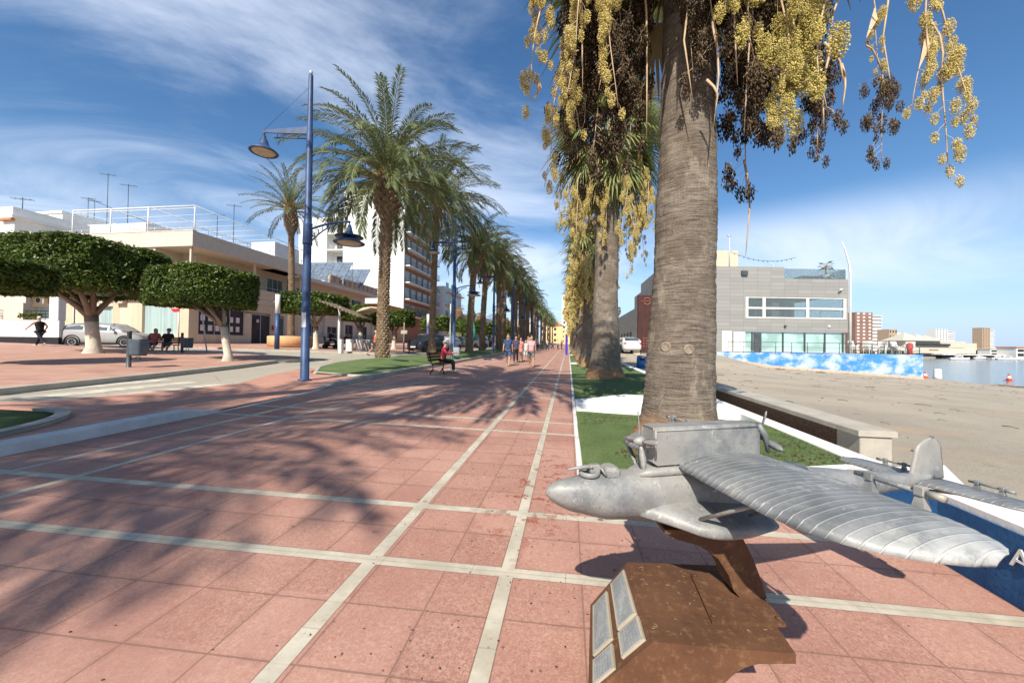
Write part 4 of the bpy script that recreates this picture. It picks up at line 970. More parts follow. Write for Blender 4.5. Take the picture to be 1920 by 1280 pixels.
# buildings closing the end of the promenade
for x_, y_, w_, h_, mt, lb, roof in [(-16,215,13,10.5,'yellow_wall','yellow house with orange tiled roof closing the end of the promenade',1),(-2.6,218,7,8.5,'yellow_wall','small yellow house right of the gabled one at the end of the promenade',0),(-4.5,262,9,34,'white_bright','slim white apartment tower far behind the end of the promenade',0),(-34,222,15,14,'white','white block left of the yellow house at the end of the promenade',0)]:
    b = Bld('distant_house', lb, 'house', (x_,y_,G(x_,y_)-.3), 0); b.body([((0,0,0),(w_,10,h_))], M[mt])
    if roof:
        m = MB(); m.loft([[(-.5,-.5,h_),(w_+.5,-.5,h_),(w_/2,-.5,h_+4)],[(-.5,10,h_),(w_+.5,10,h_),(w_/2,10,h_+4)]], 0, False); m.build('roof', M['terracotta'], b.t)
    for k in range(min(8,int(h_//3.2))):
        for j in range(max(2,int(w_//4))): b.window(1.0+j*3.4, 1.2+k*3.2, 1.5, 1.6, 0, 1, sill=False, glass='dark')

# ---------------------------------------------------------------- grey club building on the right
f = 42.0; u = (1240-960)/695*f; o = cam2w(u, f, 1.3)
K = Bld('club_building', 'modern grey stone-clad building with long strip windows and roof terrace beyond the beach', 'building', (o.x,o.y,1.22), YAW)
W = (1590-1240)/695*f; XL = (1357-960)/695*f-u; X2 = (1470-960)/695*f-u; XW = (1398-960)/695*f-u; z0 = 1.22
ZT1 = zat(500,f,1400)-z0; ZT2 = zat(523,f,1530)-z0; zw1 = zat(557,f,1500)-z0; zw0 = zat(597,f,1500)-z0; zg = zat(622,f,1500)-z0
m = MB()
wall_with_holes(m, 0, W, zg, ZT2, 0, .4, [(XW, W-.12, zw0, zw1)]); m.box((0,0,ZT2),(X2,.4,ZT1)); m.box((X2-.4,.4,ZT2),(X2,12,ZT1)); m.prism([(0,.4),(.5,.4),(3.05,17),(2.52,17)], 0, ZT2); m.prism([(.02,.42),(X2-.42,.42),(X2-.42,12),(1.78,12)], ZT2+.002, ZT1-.1)
m.box((0,0,0),(XW-1.35,.4,zg)); m.box((3.1,8,0),(XW,16.9,ZT2-.05)); m.box((1.4,.42,0),(XW-.6,8,zg-.01)); m.box((W-.4,8,zw0-.4),(W,17,ZT2)); m.build('wall', M['grey_panel'], K.t)
m = MB(); m.box((XW-.1,1.2,zw0-.45),(W-.05,8,zw0-.15)); m.box((.4,.4,zw1+.3),(W-.05,8,zw1+.55)); m.box((XW-.3,5.5,zw0-.1),(XW+3.5,6,zw1+.2)); m.box((XW+5.5,6.5,zw0-.1),(XW+7.5,7,zw1+.2)); m.box((XW-.2,7.6,zw0-.1),(XW+7.4,7.9,zw1+.29)); m.box((W-2.6,6.9,zw0-.1),(W-1.2,7.3,zw1+.29)); m.build('interior', plain('interior_plaster', (.10,.11,.12), .8, .3), K.t)
def strip(name, xs_, za, zb, y, mat_g, bars, fr_='white'):
    m = MB(); m.box((xs_[0],y-.05,zb-.14),(xs_[-1],y+.12,zb)); m.box((xs_[0],y-.05,za),(xs_[-1],y+.12,za+.12))
    for x_ in bars: m.box((x_-.16,y-.06,za+.12),(x_+.16,y+.10,zb-.14))
    if name == 'strip_window': zm = za+(zb-za)*.47; m.box((xs_[0]+.16,y-.055,zm-.1),(xs_[-1],y+.11,zm+.1))
    fo = m.build(name, M[fr_], K.t); g = MB(); g.box((xs_[0]+.05,y+.0,za+.05),(xs_[-1]-.05,y+.03,zb-.05)); g.build('pane', mat_g, fo); return fo
gm = bpy.data.materials.new('clear_tinted_glass'); gm.use_nodes = True; b_ = gm.node_tree.nodes['Principled BSDF']; b_.inputs['Base Color'].default_value = (.40,.48,.50,1); b_.inputs['Roughness'].default_value = .03; b_.inputs['Transmission Weight'].default_value = .8; b_.inputs['IOR'].default_value = 1.2
px2 = lambda p: (p-960)/695*f-u
strip('strip_window', [XW, W-.12], zw0, zw1, .1, gm, [XW+.16, px2(1433), px2(1515), W-.30])
m = MB()
for px in (1470, 1545): m.tube([(px2(px),.5,zw0+.1),(px2(px),.5,zw0+1.0)], .03, 5)
m.tube([(XW+.3,.5,zw0+1.0),(W-.5,.5,zw0+1.0)], .03, 5); m.build('inner_railing', M['alu'], K.t)
strip('ground_glazing', [XW, W-.1], .05, zg-.05, .25, M['glass_green'], [], 'alu')
for px in (1412,1470,1511,1549,1583): m = MB(); m.box((px2(px)-.07,.12,.1),(px2(px)+.07,.24,zg-.1)); m.build('mullion', M['dgrey'], K.t)
K.slab((px2(1415),.10,.1),(px2(1429),.22,zg-.15), M['dgrey'], 'door'); K.slab((XW-1.34,.05,.05),(XW-.02,.3,zg-.01), M['white'], 'white_panel'); K.slab((XL-.2,-.03,.05),(XW-1.6,-.004,zg-.01), M['white'], 'white_panel')
m = MB(); m.tube([(px2(1340),-2.6,1.1),(px2(1595),-2.6,1.1)], .03, 5); m.tube([(px2(1340),-2.6,.6),(px2(1595),-2.6,.6)], .015, 4)
for i in range(10): m.tube([(px2(1340+i*28),-2.6,0),(px2(1340+i*28),-2.6,1.1)], .03, 5)
m.build('terrace_railing', M['dgrey'], K.t)
K.slab((px2(1335),6,ZT1-.1),((1383-960)/695*48-u,11,zat(470,f+6,1370)-z0), M['cream'], 'lift_house')
m = MB(); m.box((X2,.1,ZT2),(W-.2,.14,ZT2+1.15)); m.box((W-.24,.14,ZT2),(W-.2,8,ZT2+1.15)); go = m.build('glass_balustrade', gm, K.t)
K.slab((px2(1524),1.6,ZT2),(px2(1566),2.9,ZT2+.65), M['black'], 'terrace_sofa')
m = MB(); m.lathe([(.4,0),(.62,.7),(.58,.72),(.05,.66)], 16, (px2(1570),1.2,ZT2)); m.build('planter_pot', M['white'], K.t)
m = MB(); fan_ = random.Random(4)
for i in range(16): fan(m, (px2(1565),1.2,ZT2+1.7), i*2.4, R(60-90*i/16), .6, .45, 10, fan_, 0, .5, .06)
m.tube([(px2(1565),1.2,ZT2+.6),(px2(1565),1.2,ZT2+1.8)], .09, 6, 1); m.build('potted_palm', [M['ficusleaf'], M['datebark'], M['stalk']], K.t)
m = MB(); m.tube([(W+.12,-.15,0),(W+.12,-.15,ZT2+.6),(W+.0,-.15,ZT2+1.7),(W-.5,-.15,ZT2+3.4),(W-.85,-.15,ZT2+4.3)], [.14,.12,.10,.07,.04], 8); tag(m.build('light_mast', M['white']), 'slim white curved mast at the right corner of the grey building', 'mast').location = K.t.location; bpy.data.objects['light_mast'].rotation_euler = (0,0,YAW)
m = MB(); m.tube([(px2(1487),3,ZT2),(px2(1484),3,ZT2+2.2),(px2(1481),3,ZT2+2.6)], [.06,.05,.03], 6); m.build('roof_mast', M['white'], K.t)
m = MB(); m.tube([(px2(1386),2,ZT1-.1),(px2(1386),2,ZT1+4.2)], .07, 6); m.tube([(px2(1386)-.2,2,ZT1+4.1),(px2(1386)+.1,2,ZT1+4.1)], .12, 6); m.build('roof_mast', M['alu'], K.t)
m = MB(); a = Vector((px2(1386),2,ZT1+2.3)); b = Vector((px2(1530),3,ZT1+1.9)); c0 = a.lerp(b,.5)+Vector((0,0,-1.6))
m.tube([a*(1-t)**2+c0*2*t*(1-t)+b*t*t for t in [i/14 for i in range(15)]], .02, 4)
for i in range(1,14):
    t = i/14; p = a*(1-t)**2+c0*2*t*(1-t)+b*t*t; m.ell(p-Vector((0,0,.08)), (.05,.05,.07), 6, 4)
m.build('string_lights', M['black'], K.t)
for nm, px, py, w_ in (('wall_lamp',1394,512,.35),('security_camera',1575,543,.2),('vent_opening',1471,611,.12),('round_light',1554,612,.25)):
    m = MB(); x_, z_ = px2(px), zat(py,f,px)-z0
    if nm == 'round_light': m.ell((x_,-.05,z_),(w_*.6,.1,w_*.6),10,6); mt = M['white']
    elif nm == 'security_camera': m.tube([(x_+.2,-.0,z_+.1),(x_,-.25,z_),(x_-.35,-.35,z_-.1)], [.05,.09,.09], 8); mt = M['white']
    else: m.bbox((x_-w_,-.25,z_-w_*.7),(x_+w_,-.01,z_+w_*.7),.03); mt = M['dgrey']
    m.build(nm, mt, K.t)
# lower wing going back on the west side, corten panel in front
m = MB(); m.prism([(2.62,17.02),(9,17.02),(12,42),(6.4,42)], 0, 6.6); m.build('rear_wing', M['grey_panel'], K.t, fixn=True)
for i in range(4):
    y_ = 20+i*3.4; x_ = 2.62+(y_-17)*.1512; m = MB(); m.prism([(x_-.04,y_),(x_+.3,y_),(x_+.3+.27,y_+1.8),(x_-.04+.27,y_+1.8)], 1.0, 3.0); m.build('window', M['dark'], K.t, fixn=True)
corten = Mat('corten_steel', .8, .3); a = corten.noise(3,5,.65); b_ = corten.noise(30,4,.7); cc = corten.mix(a.sm(.25,.75), (.085,.038,.019), (.145,.068,.033)); cc = corten.mix(b_.sm(.5,.72)*.55, cc, (.24,.135,.065)); cc = corten.mix(corten.noise(9,4,.6).sm(.6,.72)*.5, cc, (.065,.032,.018)); cc = corten.mix(corten.noise(75,3,.8).sm(.6,.75)*.5, cc, (.05,.022,.012)); corten.color(cc); corten.bump(b_, .35, .006); M['corten'] = corten.mat
dred = plain('dark_red_panel', (.06,.022,.018), .7, .2, 2)
f3 = 36; u3 = (1196-960)/695*f3; o = cam2w(u3, f3, 0); gz3 = H(o.x,o.y); P3 = Bld('rust_panel', 'tall dark red steel sign panel with a round emblem behind the big palm trunk', 'sign', (o.x,o.y,gz3), YAW)
hh = zat(553,f3,1210)-gz3
m = MB(); m.bbox((0,0,0),(3.2,.25,hh),.02); m.build('panel', dred, P3.t)
m = MB(); zc = hh-.6; m.tube([(.85+.33*math.cos(R(a)),-.03,zc+.33*math.sin(R(a))) for a in range(-150,151,25)], .03, 5); m.tube([(.25,-.03,zc),(1.7,-.03,zc)], .02, 5); m.build('emblem', plain('pale_red_metal', (.45,.16,.12), .5), P3.t)
m = MB(); rg = random.Random(6)
for j in range(4):
    for i in range(4): m.box((.5+i*.27,-.012,1.4-j*.26),(.5+i*.27+rg.uniform(.12,.22),-.003,1.4-j*.26+.13))
m.build('raised_lettering', plain('rust_letters', (.24,.06,.04), .7), P3.t)
# terrace slab and mural wall
terr = [cam2w((1200-960)/695*41.5, 41.5, 0), cam2w((1300-960)/695*39.7, 39.7, 0), cam2w((1731-960)/695*39.7, 39.7, 0), cam2w(48, 60, 0), cam2w(15, 60, 0)]
m = MB(); m.prism([(p.x,p.y) for p in terr], -2.2, 1.2); struct(m.build('terrace', M['kerb'], fixn=True))
mu = Mat('mural_sky_paint', .75, .25); x,y,z = mu.xyz(); n = mu.noise(.55, 5, .6, vec=mu.obj((1,1,1.6))); n2 = mu.noise(1.5,4,.6)
c = mu.mix((n*.7+n2*.35).sm(.44,.62), (.07,.28,.60), (.66,.74,.80)); c = mu.mix(n2.sm(.3,.5), c, mu.mix(.35, c, (.02,.13,.45))); c = mu.mix(n.sm(.62,.52)*.0, c, c); mu.color(c)
t = thing('mural_wall', 'long low wall painted with white clouds on bright blue along the beach', 'wall', (0,0,0))
m = MB(); ps = []
for px in (1290,1352,1450,1550,1640,1700,1726,1731): ps.append(cam2w((px-960)/695*39.5, 39.5, 0))
ring = []
for p in ps:
    zb = H(p.x,p.y); q = p+CF*.18; ring.append([(p.x,p.y,zb+.05),(p.x,p.y,1.22),(q.x,q.y,1.22),(q.x,q.y,zb-.3)])
m.loft(ring, 0, False, True); m.build('painted_face', mu.mat, t, fixn=True)
m = MB(); ring = []
for p in ps:
    zb = H(p.x,p.y); p2 = p-CF*.06; q = p-CF*.004; ring.append([(p2.x,p2.y,zb-.3),(p2.x,p2.y,zb+.24),(q.x,q.y,zb+.24),(q.x,q.y,zb-.3)])
m.loft(ring, 0, False, True); m.build('footing', plain('pale_footing', (.55,.40,.30), .8, .15, 4), t, fixn=True)
# far shore
lt = [(20,300),(2500,300),(2500,900),(20,900)]
def shore_y(px): return 330
m = MB(); w1 = [cam2w(((px-960)/695)*d, d, SEA) for px, d in ((1560,95),(1600,95),(1640,120),(1690,150),(1760,215),(1860,285),(1950,300),(2300,320),(2300,1200),(1400,1200),(1400,95))]
m.prism([(p.x,p.y) for p in w1], SEA-.5, SEA+.9); struct(m.build('far_shore', M['kerb'], fixn=True))
def tower(px0, px1, ytop, d, mt, lb, floors, cols, mt2='white', dep=9, ybase=None, balc=True):
    o = cam2w((px0-960)/695*d, d, SEA+.8); W = (px1-px0)/695*d; hh = zat(ytop,d,px0)-SEA-.8
    b = Bld('distant_tower', lb, 'building', (o.x,o.y,SEA+.8), YAW+R(5)); b.body([((0,0,0),(W*.62,dep,hh))], M[mt]); b.body([((W*.62+.02,1.5,0),(W,dep,hh-2.5))], M[mt2], 'side_block')
    fh = hh/floors
    for k in range(floors):
        m = MB(); m.box((W*.62,.2,k*fh),(W+.3,1.5,k*fh+.5)); 
        if balc: m.build('balcony', M['white'], b.t)
        m = MB()
        for j in range(cols): x_ = W*.62*(j+.3)/cols; m.box((x_,-.05,k*fh+fh*.35),(x_+W*.62/cols*.4,.1,k*fh+fh*.8))
        m.build('window_row', M['dark'] if mt != 'far_brick' else M['white'], b.t)
    return b
tower(1604, 1661, 585, 330, 'far_brick', 'tall red-brick apartment tower on the far shore next to the grey building', 12, 3)
tower(1667, 1695, 617, 300, 'far_tan', 'small tan apartment block on the far shore right of the brick tower', 5, 3)
tower(1755, 1796, 617, 420, 'white', 'wide pale grey apartment tower above the marina roofs', 11, 4)
tower(1842, 1869, 614, 440, 'far_tan', 'narrow orange and white tower farthest right on the shore', 11, 3)
tower(1590, 1603, 608, 340, 'white', 'sliver of a white block between the grey building and the brick tower', 8, 2)
# marina hall with tent roofs
d = 210; o = cam2w((1690-960)/695*d, d, SEA+.8); mh = Bld('marina_hall', 'long cream marina hall with pointed tent roofs across the water', 'building', (o.x,o.y,SEA+.8), YAW)
s = d/695
mh.body([((0,0,2.0),(140*s,12,5.2)),((150*s,2,4.0),(10*s,10,8.0)),((8*s,1,5.4),(125*s,11,9.0))], M['far_cream']); mh.slab((20*s,-.1,6.2),(92*s,.98,7.4), M['dark'], 'window_band'); mh.slab((0,-.4,0.6),(60*s,-.01,2.0), M['dark'], 'undercroft'); mh.slab((52*s,-.06,3.4),(70*s,.0,4.3), M['greywood'], 'sign_band')
m = MB()
for x_, w_, h_ in ((24*s,24*s,4.6),(46*s,16*s,4.0),(62*s,14*s,3.4)): m.loft([[(x_-w_,-1,9.0),(x_+w_,-1,9.0),(x_+w_,12,9.0),(x_-w_,12,9.0)],[(x_-.3,5,9.0+h_),(x_+.3,5,9.0+h_),(x_+.3,6,9.0+h_),(x_-.3,6,9.0+h_)]], 0, False)
m.build('tent_roof', M['far_cream'], mh.t)
mh.slab((55*s,-6,1.2),(180*s,8,1.7), M['white'], 'pier_canopy'); mh.slab((60*s,-4,0),(175*s,6,1.19), M['dark'], 'pier_shade')  # dark box under the canopy stands in for its shade
for i, (px, w_) in enumerate(((1857,16),(1885,20),(1612,12))):
    o = cam2w((px-960)/695*290, 290 if i < 2 else 200, SEA+.8); b = Bld('distant_house', ['low white villa between the marina and the orange tower','white two-level villa below the orange tower','low brown-roofed house under the brick tower'][i], 'house', (o.x,o.y,SEA+.8), YAW)
    b.body([((0,0,0),(w_/695*290,8,5.5))], M['white']); b.slab((-.4,-.4,5.5),(w_/695*290+.4,8.2,6.2), M['terracotta'] if i == 2 else M['cream'], 'roof'); b.slab((.8,-.04,1),(w_/695*290-.8,.0,2.6), M['dark'], 'window'); b.slab((.8,-.04,3.4),(w_/695*290-.8,.0,4.8), M['dark'], 'window')
def leafy(m, c, r, n, size, rg, mi=0, shell=.75):
    for _ in range(n):
        u_ = Vector((rg.gauss(0,1), rg.gauss(0,1), rg.gauss(0,1))).normalized()*(shell+(1-shell)*rg.random())
        p = Vector(c)+Vector((u_.x*r[0],u_.y*r[1],u_.z*r[2])); a = Vector((rg.gauss(0,1),rg.gauss(0,1),rg.gauss(0,1))).normalized(); b = a.cross(u_).normalized()
        s_ = size*rg.uniform(.6,1.3); m.add([p-a*s_,p+b*s_*.6,p+a*s_,p-b*s_*.6],[(0,1,2,3)], mi)
rg = random.Random(77)
mt_ = MB(); 
for i in range(5): leafy(mt_, (rg.uniform(-2,2),rg.uniform(-1.5,1.5),3.2+rg.uniform(-.6,.8)), (2.4,2.2,1.7), 330, .34, rg)
cm_ = mesh_of(mt_, 'crown', M['farleaf']); tk = MB(); tk.tube([(0,0,-.3),(0,0,2.5),(.3,0,3.4)], [.35,.28,.15], 7); tmesh = mesh_of(tk, 'trunk', M['datebark'])
pxs = [(1600,130),(1612,110),(1626,140),(1640,120),(1655,150),(1668,160),(1672,165),(1682,170)]+[(1805+i*8,300+rg.uniform(-10,30)) for i in range(16)]
for i, (px, d) in enumerate(pxs):
    o = cam2w((px-960)/695*d, d, SEA+.8); t = thing('shore_tree', 'round dark green tree in the belt along the far shore', 'tree', o, i*1.1, 'trees along the far shore')
    sc = d/695*(9 if px < 1700 else 10)/4.2*rg.uniform(.8,1.2); t.scale = (sc*1.3,sc*1.3,sc*(1.0 if px > 1700 else 1.1))
    put(tmesh, 'trunk', t, (0,0,0), 0); put(cm_, 'crown', t, (0,0,0), 0)
# boats
def boat(px, d, L, lb, cabin=True):
    o = cam2w((px-960)/695*d, d, SEA); t = thing('moored_boat', lb, 'boat', o, YAW+rg.uniform(-.3,.3))
    m = MB(); m.loft([[(x_*L,-w*L*.14,.9+.3*s_),(x_*L,-w*L*.10,.0),(x_*L,w*L*.10,.0),(x_*L,w*L*.14,.9+.3*s_)] for x_,w,s_ in ((-.5,.85,0),(-.2,1,0),(.2,.9,.4),(.4,.5,.9),(.5,.05,1.3))],0,True); m.build('hull', M['white_bright'], t)
    if cabin: m = MB(); m.bbox((-L*.25,-L*.09,.9),(L*.12,L*.09,1.9),.1); c_ = m.build('cabin', M['white'], t); g = MB(); g.box((-L*.2,-L*.09-.03,1.25),(L*.06,-L*.09-.004,1.6)); g.build('window', M['dark'], c_)
    m = MB(); m.tube([(0,0,1),(0,0,L*.45)], .06, 5); m.build('mast', M['alu'], t)
for i, (px, d, L) in enumerate(((1890,190,9),(1872,200,6),(1838,205,8),(1800,170,7),(1815,215,9),(1912,210,6))): boat(px, d, L, ['white cruiser moored in open water, rightmost large boat','small low boat left of the white cruiser','white motor boat with cabin under the pier canopy end','pale launch beside the dark pier shade','grey-canopied boat at the middle of the pier','small boat close to the right edge of the photo'][i])
# terrace chairs, beach things
cpos = []
def stacked_chair(t):
    m = MB()
    for k in range(3):
        dx = k*.06; dz = k*.12
        m.bbox((-.22,-.22+dx,.42+dz),(.22,.2+dx,.46+dz),.01)
        m.box((-.22,.18+dx,.46+dz),(.22,.215+dx,.9+dz))
    for sx_ in (-1,1):
        for sy in (-.2,.2): m.tube([(sx_*.2,sy,0),(sx_*.2,sy,.5)], .02, 5)
        m.tube([(sx_*.24,-.2,.68),(sx_*.24,.2,.7)], .02, 5); m.tube([(sx_*.24,-.2,.44),(sx_*.24,-.2,.68)], .018, 5)
    return m
cme = mesh_of(stacked_chair(None), 'chair_stack', M['white'])
for i in range(14):
    p = cam2w((1600+i*9-960)/695*42.5, 42.5+(i % 3)*.6, 1.2); o = bpy.data.objects.new('chair_stack', cme); COL.objects.link(o); o.location = p; o.rotation_euler = (0,0,i*.7)
    tag(o, 'stack of white plastic chairs on the terrace behind the dark railing', 'chairs', 'chair stacks on the terrace'); o.scale = (1.3,1.3,1.3)
t = thing('terrace_fence', 'dark thin terrace railing above the cloud mural, right of the grey building', 'railing', (0,0,0)); m = MB()
for a in range(1592,1728,22): p = cam2w((a-960)/695*40.6, 40.6, 1.2); m.tube([p,p+Vector((0,0,1.1))], .035, 5)
for z_ in (.4,1.1): m.tube([cam2w((1592-960)/695*40.6,40.6,1.2+z_), cam2w((1726-960)/695*40.6,40.6,1.2+z_)], .025, 5)
m.build('railing_bars', M['dgrey'], t)
m = MB(); leafy(m, (0,0,.9), (.35,.3,.5), 60, .1, rg); p = cam2w((1706-960)/695*41.3, 41.3, 1.2)
mm = MB(); mm.lathe([(.25,0),(.22,.5),(.3,1.1),(.1,1.3),(.02,1.32)], 12); o = mm.build('folded_parasol', plain('red_canvas', (.42,.07,.06), .8)); o.location = p; tag(o, 'closed red parasol standing among the chairs on the terrace', 'parasol')
p = cam2w((1758-960)/695*48.5, 48.5, 0); p.z = max(H(p.x,p.y), SEA)+.0; m = MB(); m.lathe([(.42,0),(.40,.1),(.36,1.1),(.30,1.22),(.02,1.24)], 18); o = m.build('white_barrel', M['white']); o.location = p; tag(o, 'white plastic drum standing at the water edge of the beach', 'barrel')
def cone(px, d, lb):
    p = cam2w((px-960)/695*d, d, 0); p.z = max(H(p.x,p.y), SEA+.02); t = thing('traffic_cone', lb, 'cone', p)
    m = MB(); m.bbox((-.32,-.32,0),(.32,.32,.06),.02); m.lathe([(.26,.06),(.19,.32)], 14); m.lathe([(.12,.6),(.05,.85),(.02,.86)], 14); m.build('cone_body', plain('orange_plastic', (.62,.10,.04), .6), t)
    m = MB(); m.lathe([(.19,.321),(.12,.599)], 14, (0,0,0), 0, True, False); m.build('white_band', M['white_bright'], t)
cone(1735, 46, 'orange cone at the end of the cloud mural'); cone(1892, 46, 'orange and white cone on the wet sand near the right edge')
for i, (px, py, L, a) in enumerate(((1875,735,2.2,.4),(1895,742,2.6,-.3),(1460,686,1.2,.2),(1540,690,.8,.1))):
    p = gp(px, py, 0); d_ = 38 if i < 2 else 34; p = cam2w((px-960)/695*d_, d_, 0); p.z = H(p.x,p.y)+.06; m = MB(); m.tube([(-L/2,0,0),(0,.1,.05),(L/2,0,.02),(L*.6,.3,.05)], [.06,.09,.05,.02], 6); m.tube([(0,.1,.05),(.3,.5,.15)], [.04,.01], 5)
    o = m.build('driftwood', M['greywood']); o.location = p; o.rotation_euler = (0,0,a); tag(o, ['bleached branch lying on the sand near the right edge','second bleached branch nearest the right edge','twig below the blue mural, left one','small twig below the blue mural, right one'][i], 'driftwood')
# ---------------------------------------------------------------- clipped ficus trees
def ficus_mesh(rx, ry, h, n, seed, size=.10):
    """flat clipped crown: leaves over a rounded box volume"""
    rg = random.Random(seed); m = MB()
    def surf(u, v, k):          # superellipsoid point
        cu, su, cv, sv = math.cos(u), math.sin(u), math.cos(v), math.sin(v); e1, e2 = .24, .66
        f = lambda w, e: math.copysign(abs(w)**e, w)
        p = Vector((f(cv,e1)*f(cu,e2)*rx, f(cv,e1)*f(su,e2)*ry, f(sv,e1)*h/2))*k
        d = noise.noise(p*.75+Vector((seed,0,0)))*.16+noise.noise(p*2.4)*.10; return p*(1+d*.5)
    rings = []
    for i in range(13):
        v = -math.pi/2+math.pi*i/12; v = max(-1.52, min(1.52, v)); rings.append([surf(2*math.pi*j/28, v, .88) for j in range(28)])
    m.loft(rings, 0, True, True)  # solid inner core, added to block light between the leaves
    for _ in range(n):
        u = rg.uniform(0, 6.2832); v = math.asin(rg.uniform(-1,1))
        if rg.random() < .6: zz_ = rg.uniform(-1,1); v = math.copysign(math.asin(abs(zz_)**(1/.24)), zz_)
        k = rg.uniform(.93, 1.02) if rg.random() < .9 else rg.uniform(1.0,1.06)
        p = surf(u, v, k); nr = Vector((p.x/rx**2, p.y/ry**2, p.z/(h/2)**2*1.0)).normalized()
        d = (nr*.9+Vector((rg.gauss(0,.6),rg.gauss(0,.6),rg.gauss(0,.6)+.15))).normalized(); a = d.cross(Vector((rg.gauss(0,1),rg.gauss(0,1),rg.gauss(0,1)))).normalized(); b = a.cross(d); s = size*rg.uniform(.6,1.25)
        m.add([p-a*s, p+b*s*.45+d*s*.2, p+a*s, p-b*s*.45+d*s*.2], [(0,1,2,3)])
    return m
def ficus_tree(x, y, zc0, zc1, rx, ry, off, label, seed, n=9000, size=.09, tr=.24, fork=.52):
    z0 = G(x,y)+.08; t = thing('clipped_tree', label, 'tree', (x,y,z0), 0, 'flat clipped ficus trees'); h = zc1-zc0; cz = (zc0+zc1)/2-z0
    o = ficus_mesh(rx, ry, h, n, seed, size).build('crown', M['ficusleaf'], t); o.location = (off[0], off[1], cz)
    rg = random.Random(seed); m = MB(); fz = (zc0-z0)*fork+.35; m.tube([(0,0,-.2),(0,0,.05),(.01,0,.3),(off[0]*.12,off[1]*.12,fz*.6),(off[0]*.2,off[1]*.2,fz)], [tr*1.75,tr*1.45,tr*1.05,tr*.92,tr*.95], 14)
    for i in range(6):
        a = i*1.05+rg.uniform(-.3,.3); rr = rg.uniform(.32,.5)
        b0 = Vector((off[0]*.2,off[1]*.2,fz-.12)); e = Vector((off[0]+math.cos(a)*rx*rr, off[1]+math.sin(a)*ry*rr, cz-h*.3)); q = b0.lerp(e,.5)+Vector((math.cos(a)*.1,math.sin(a)*.1,.12))
        m.tube([b0,b0.lerp(q,.5)+Vector((0,0,.05)),q,e], [tr*.62,tr*.5,tr*.4,tr*.22], 8)
    m.build('trunk', M['ficusbark'], t); return t
def px_ficus(pb, x0, x1, yt, yb, label, seed, n, size, ry=None, tr=.24, d=None):
    p = gp(*pb); dd = Vector((p.x,p.y)).dot(Vector((CF.x,CF.y))); s = dd/FPX
    df = dd-.9*(ry or 2); zt, zb = zat(yt+4, df, (x0+x1)/2), zat(yb-4, df, (x0+x1)/2); rx = (x1-x0)/2*s*.86;  c = cam2w(((x0+x1)/2-960)*s, dd, 0)
    ficus_tree(p.x, p.y, zb, zt, rx, (ry or rx)*.85, (c.x-p.x, c.y-p.y), label, seed, n, size, tr)
px_ficus((-75,690), -165, 22, 448, 528, 'dark clipped tree cut off by the left edge of the photo', 31, 12000, .10, 2.0)
px_ficus((175,666), 2, 292, 427, 542, 'largest flat clipped tree with a lime-washed forked trunk, beside the parked grey car', 32, 38000, .09, 2.9, .25)
px_ficus((427,681), 291, 471, 488, 573, 'round-edged clipped tree on a slim leaning pale trunk near the road kerb', 33, 24000, .075, 1.8, .145)
px_ficus((592,657), 524, 650, 541, 588, 'clipped tree behind the tall blue lamp post, over the cafe terrace', 34, 9000, .12, 2.4, .2)
px_ficus((676,655), 640, 706, 567, 604, 'smaller clipped tree just right of the slatted sunshade', 35, 5000, .13, 1.7, .2)
px_ficus((738,656), 699, 778, 575, 613, 'clipped tree just right of the nearest date palm trunk', 36, 6000, .14, 2.0, .2)
fmesh = mesh_of(ficus_mesh(1.9, 1.9, 1.7, 2500, 40, .2), 'crown', M['ficusleaf']); tb = MB(); tb.tube([(0,0,-.2),(0,0,.3),(0,0,2.6)], [.3,.2,.2], 8)
ftr = mesh_of(tb, 'trunk', M['ficusbark'])
for i, (X, Y) in enumerate([(-16.8,46),(-14.4,52),(-14.6,60),(-14.5,68),(-14.0,77),(-14.2,87),(-13.8,98),(-13.8,110),(-13.8,124)]):
    t = thing('clipped_tree', 'small clipped tree in the far line along the left street', 'tree', (X,Y,G(X,Y)+.05), i, 'distant clipped trees'); put(ftr,'trunk',t,(0,0,0),0); put(fmesh,'crown',t,(0,0,3.1),0)
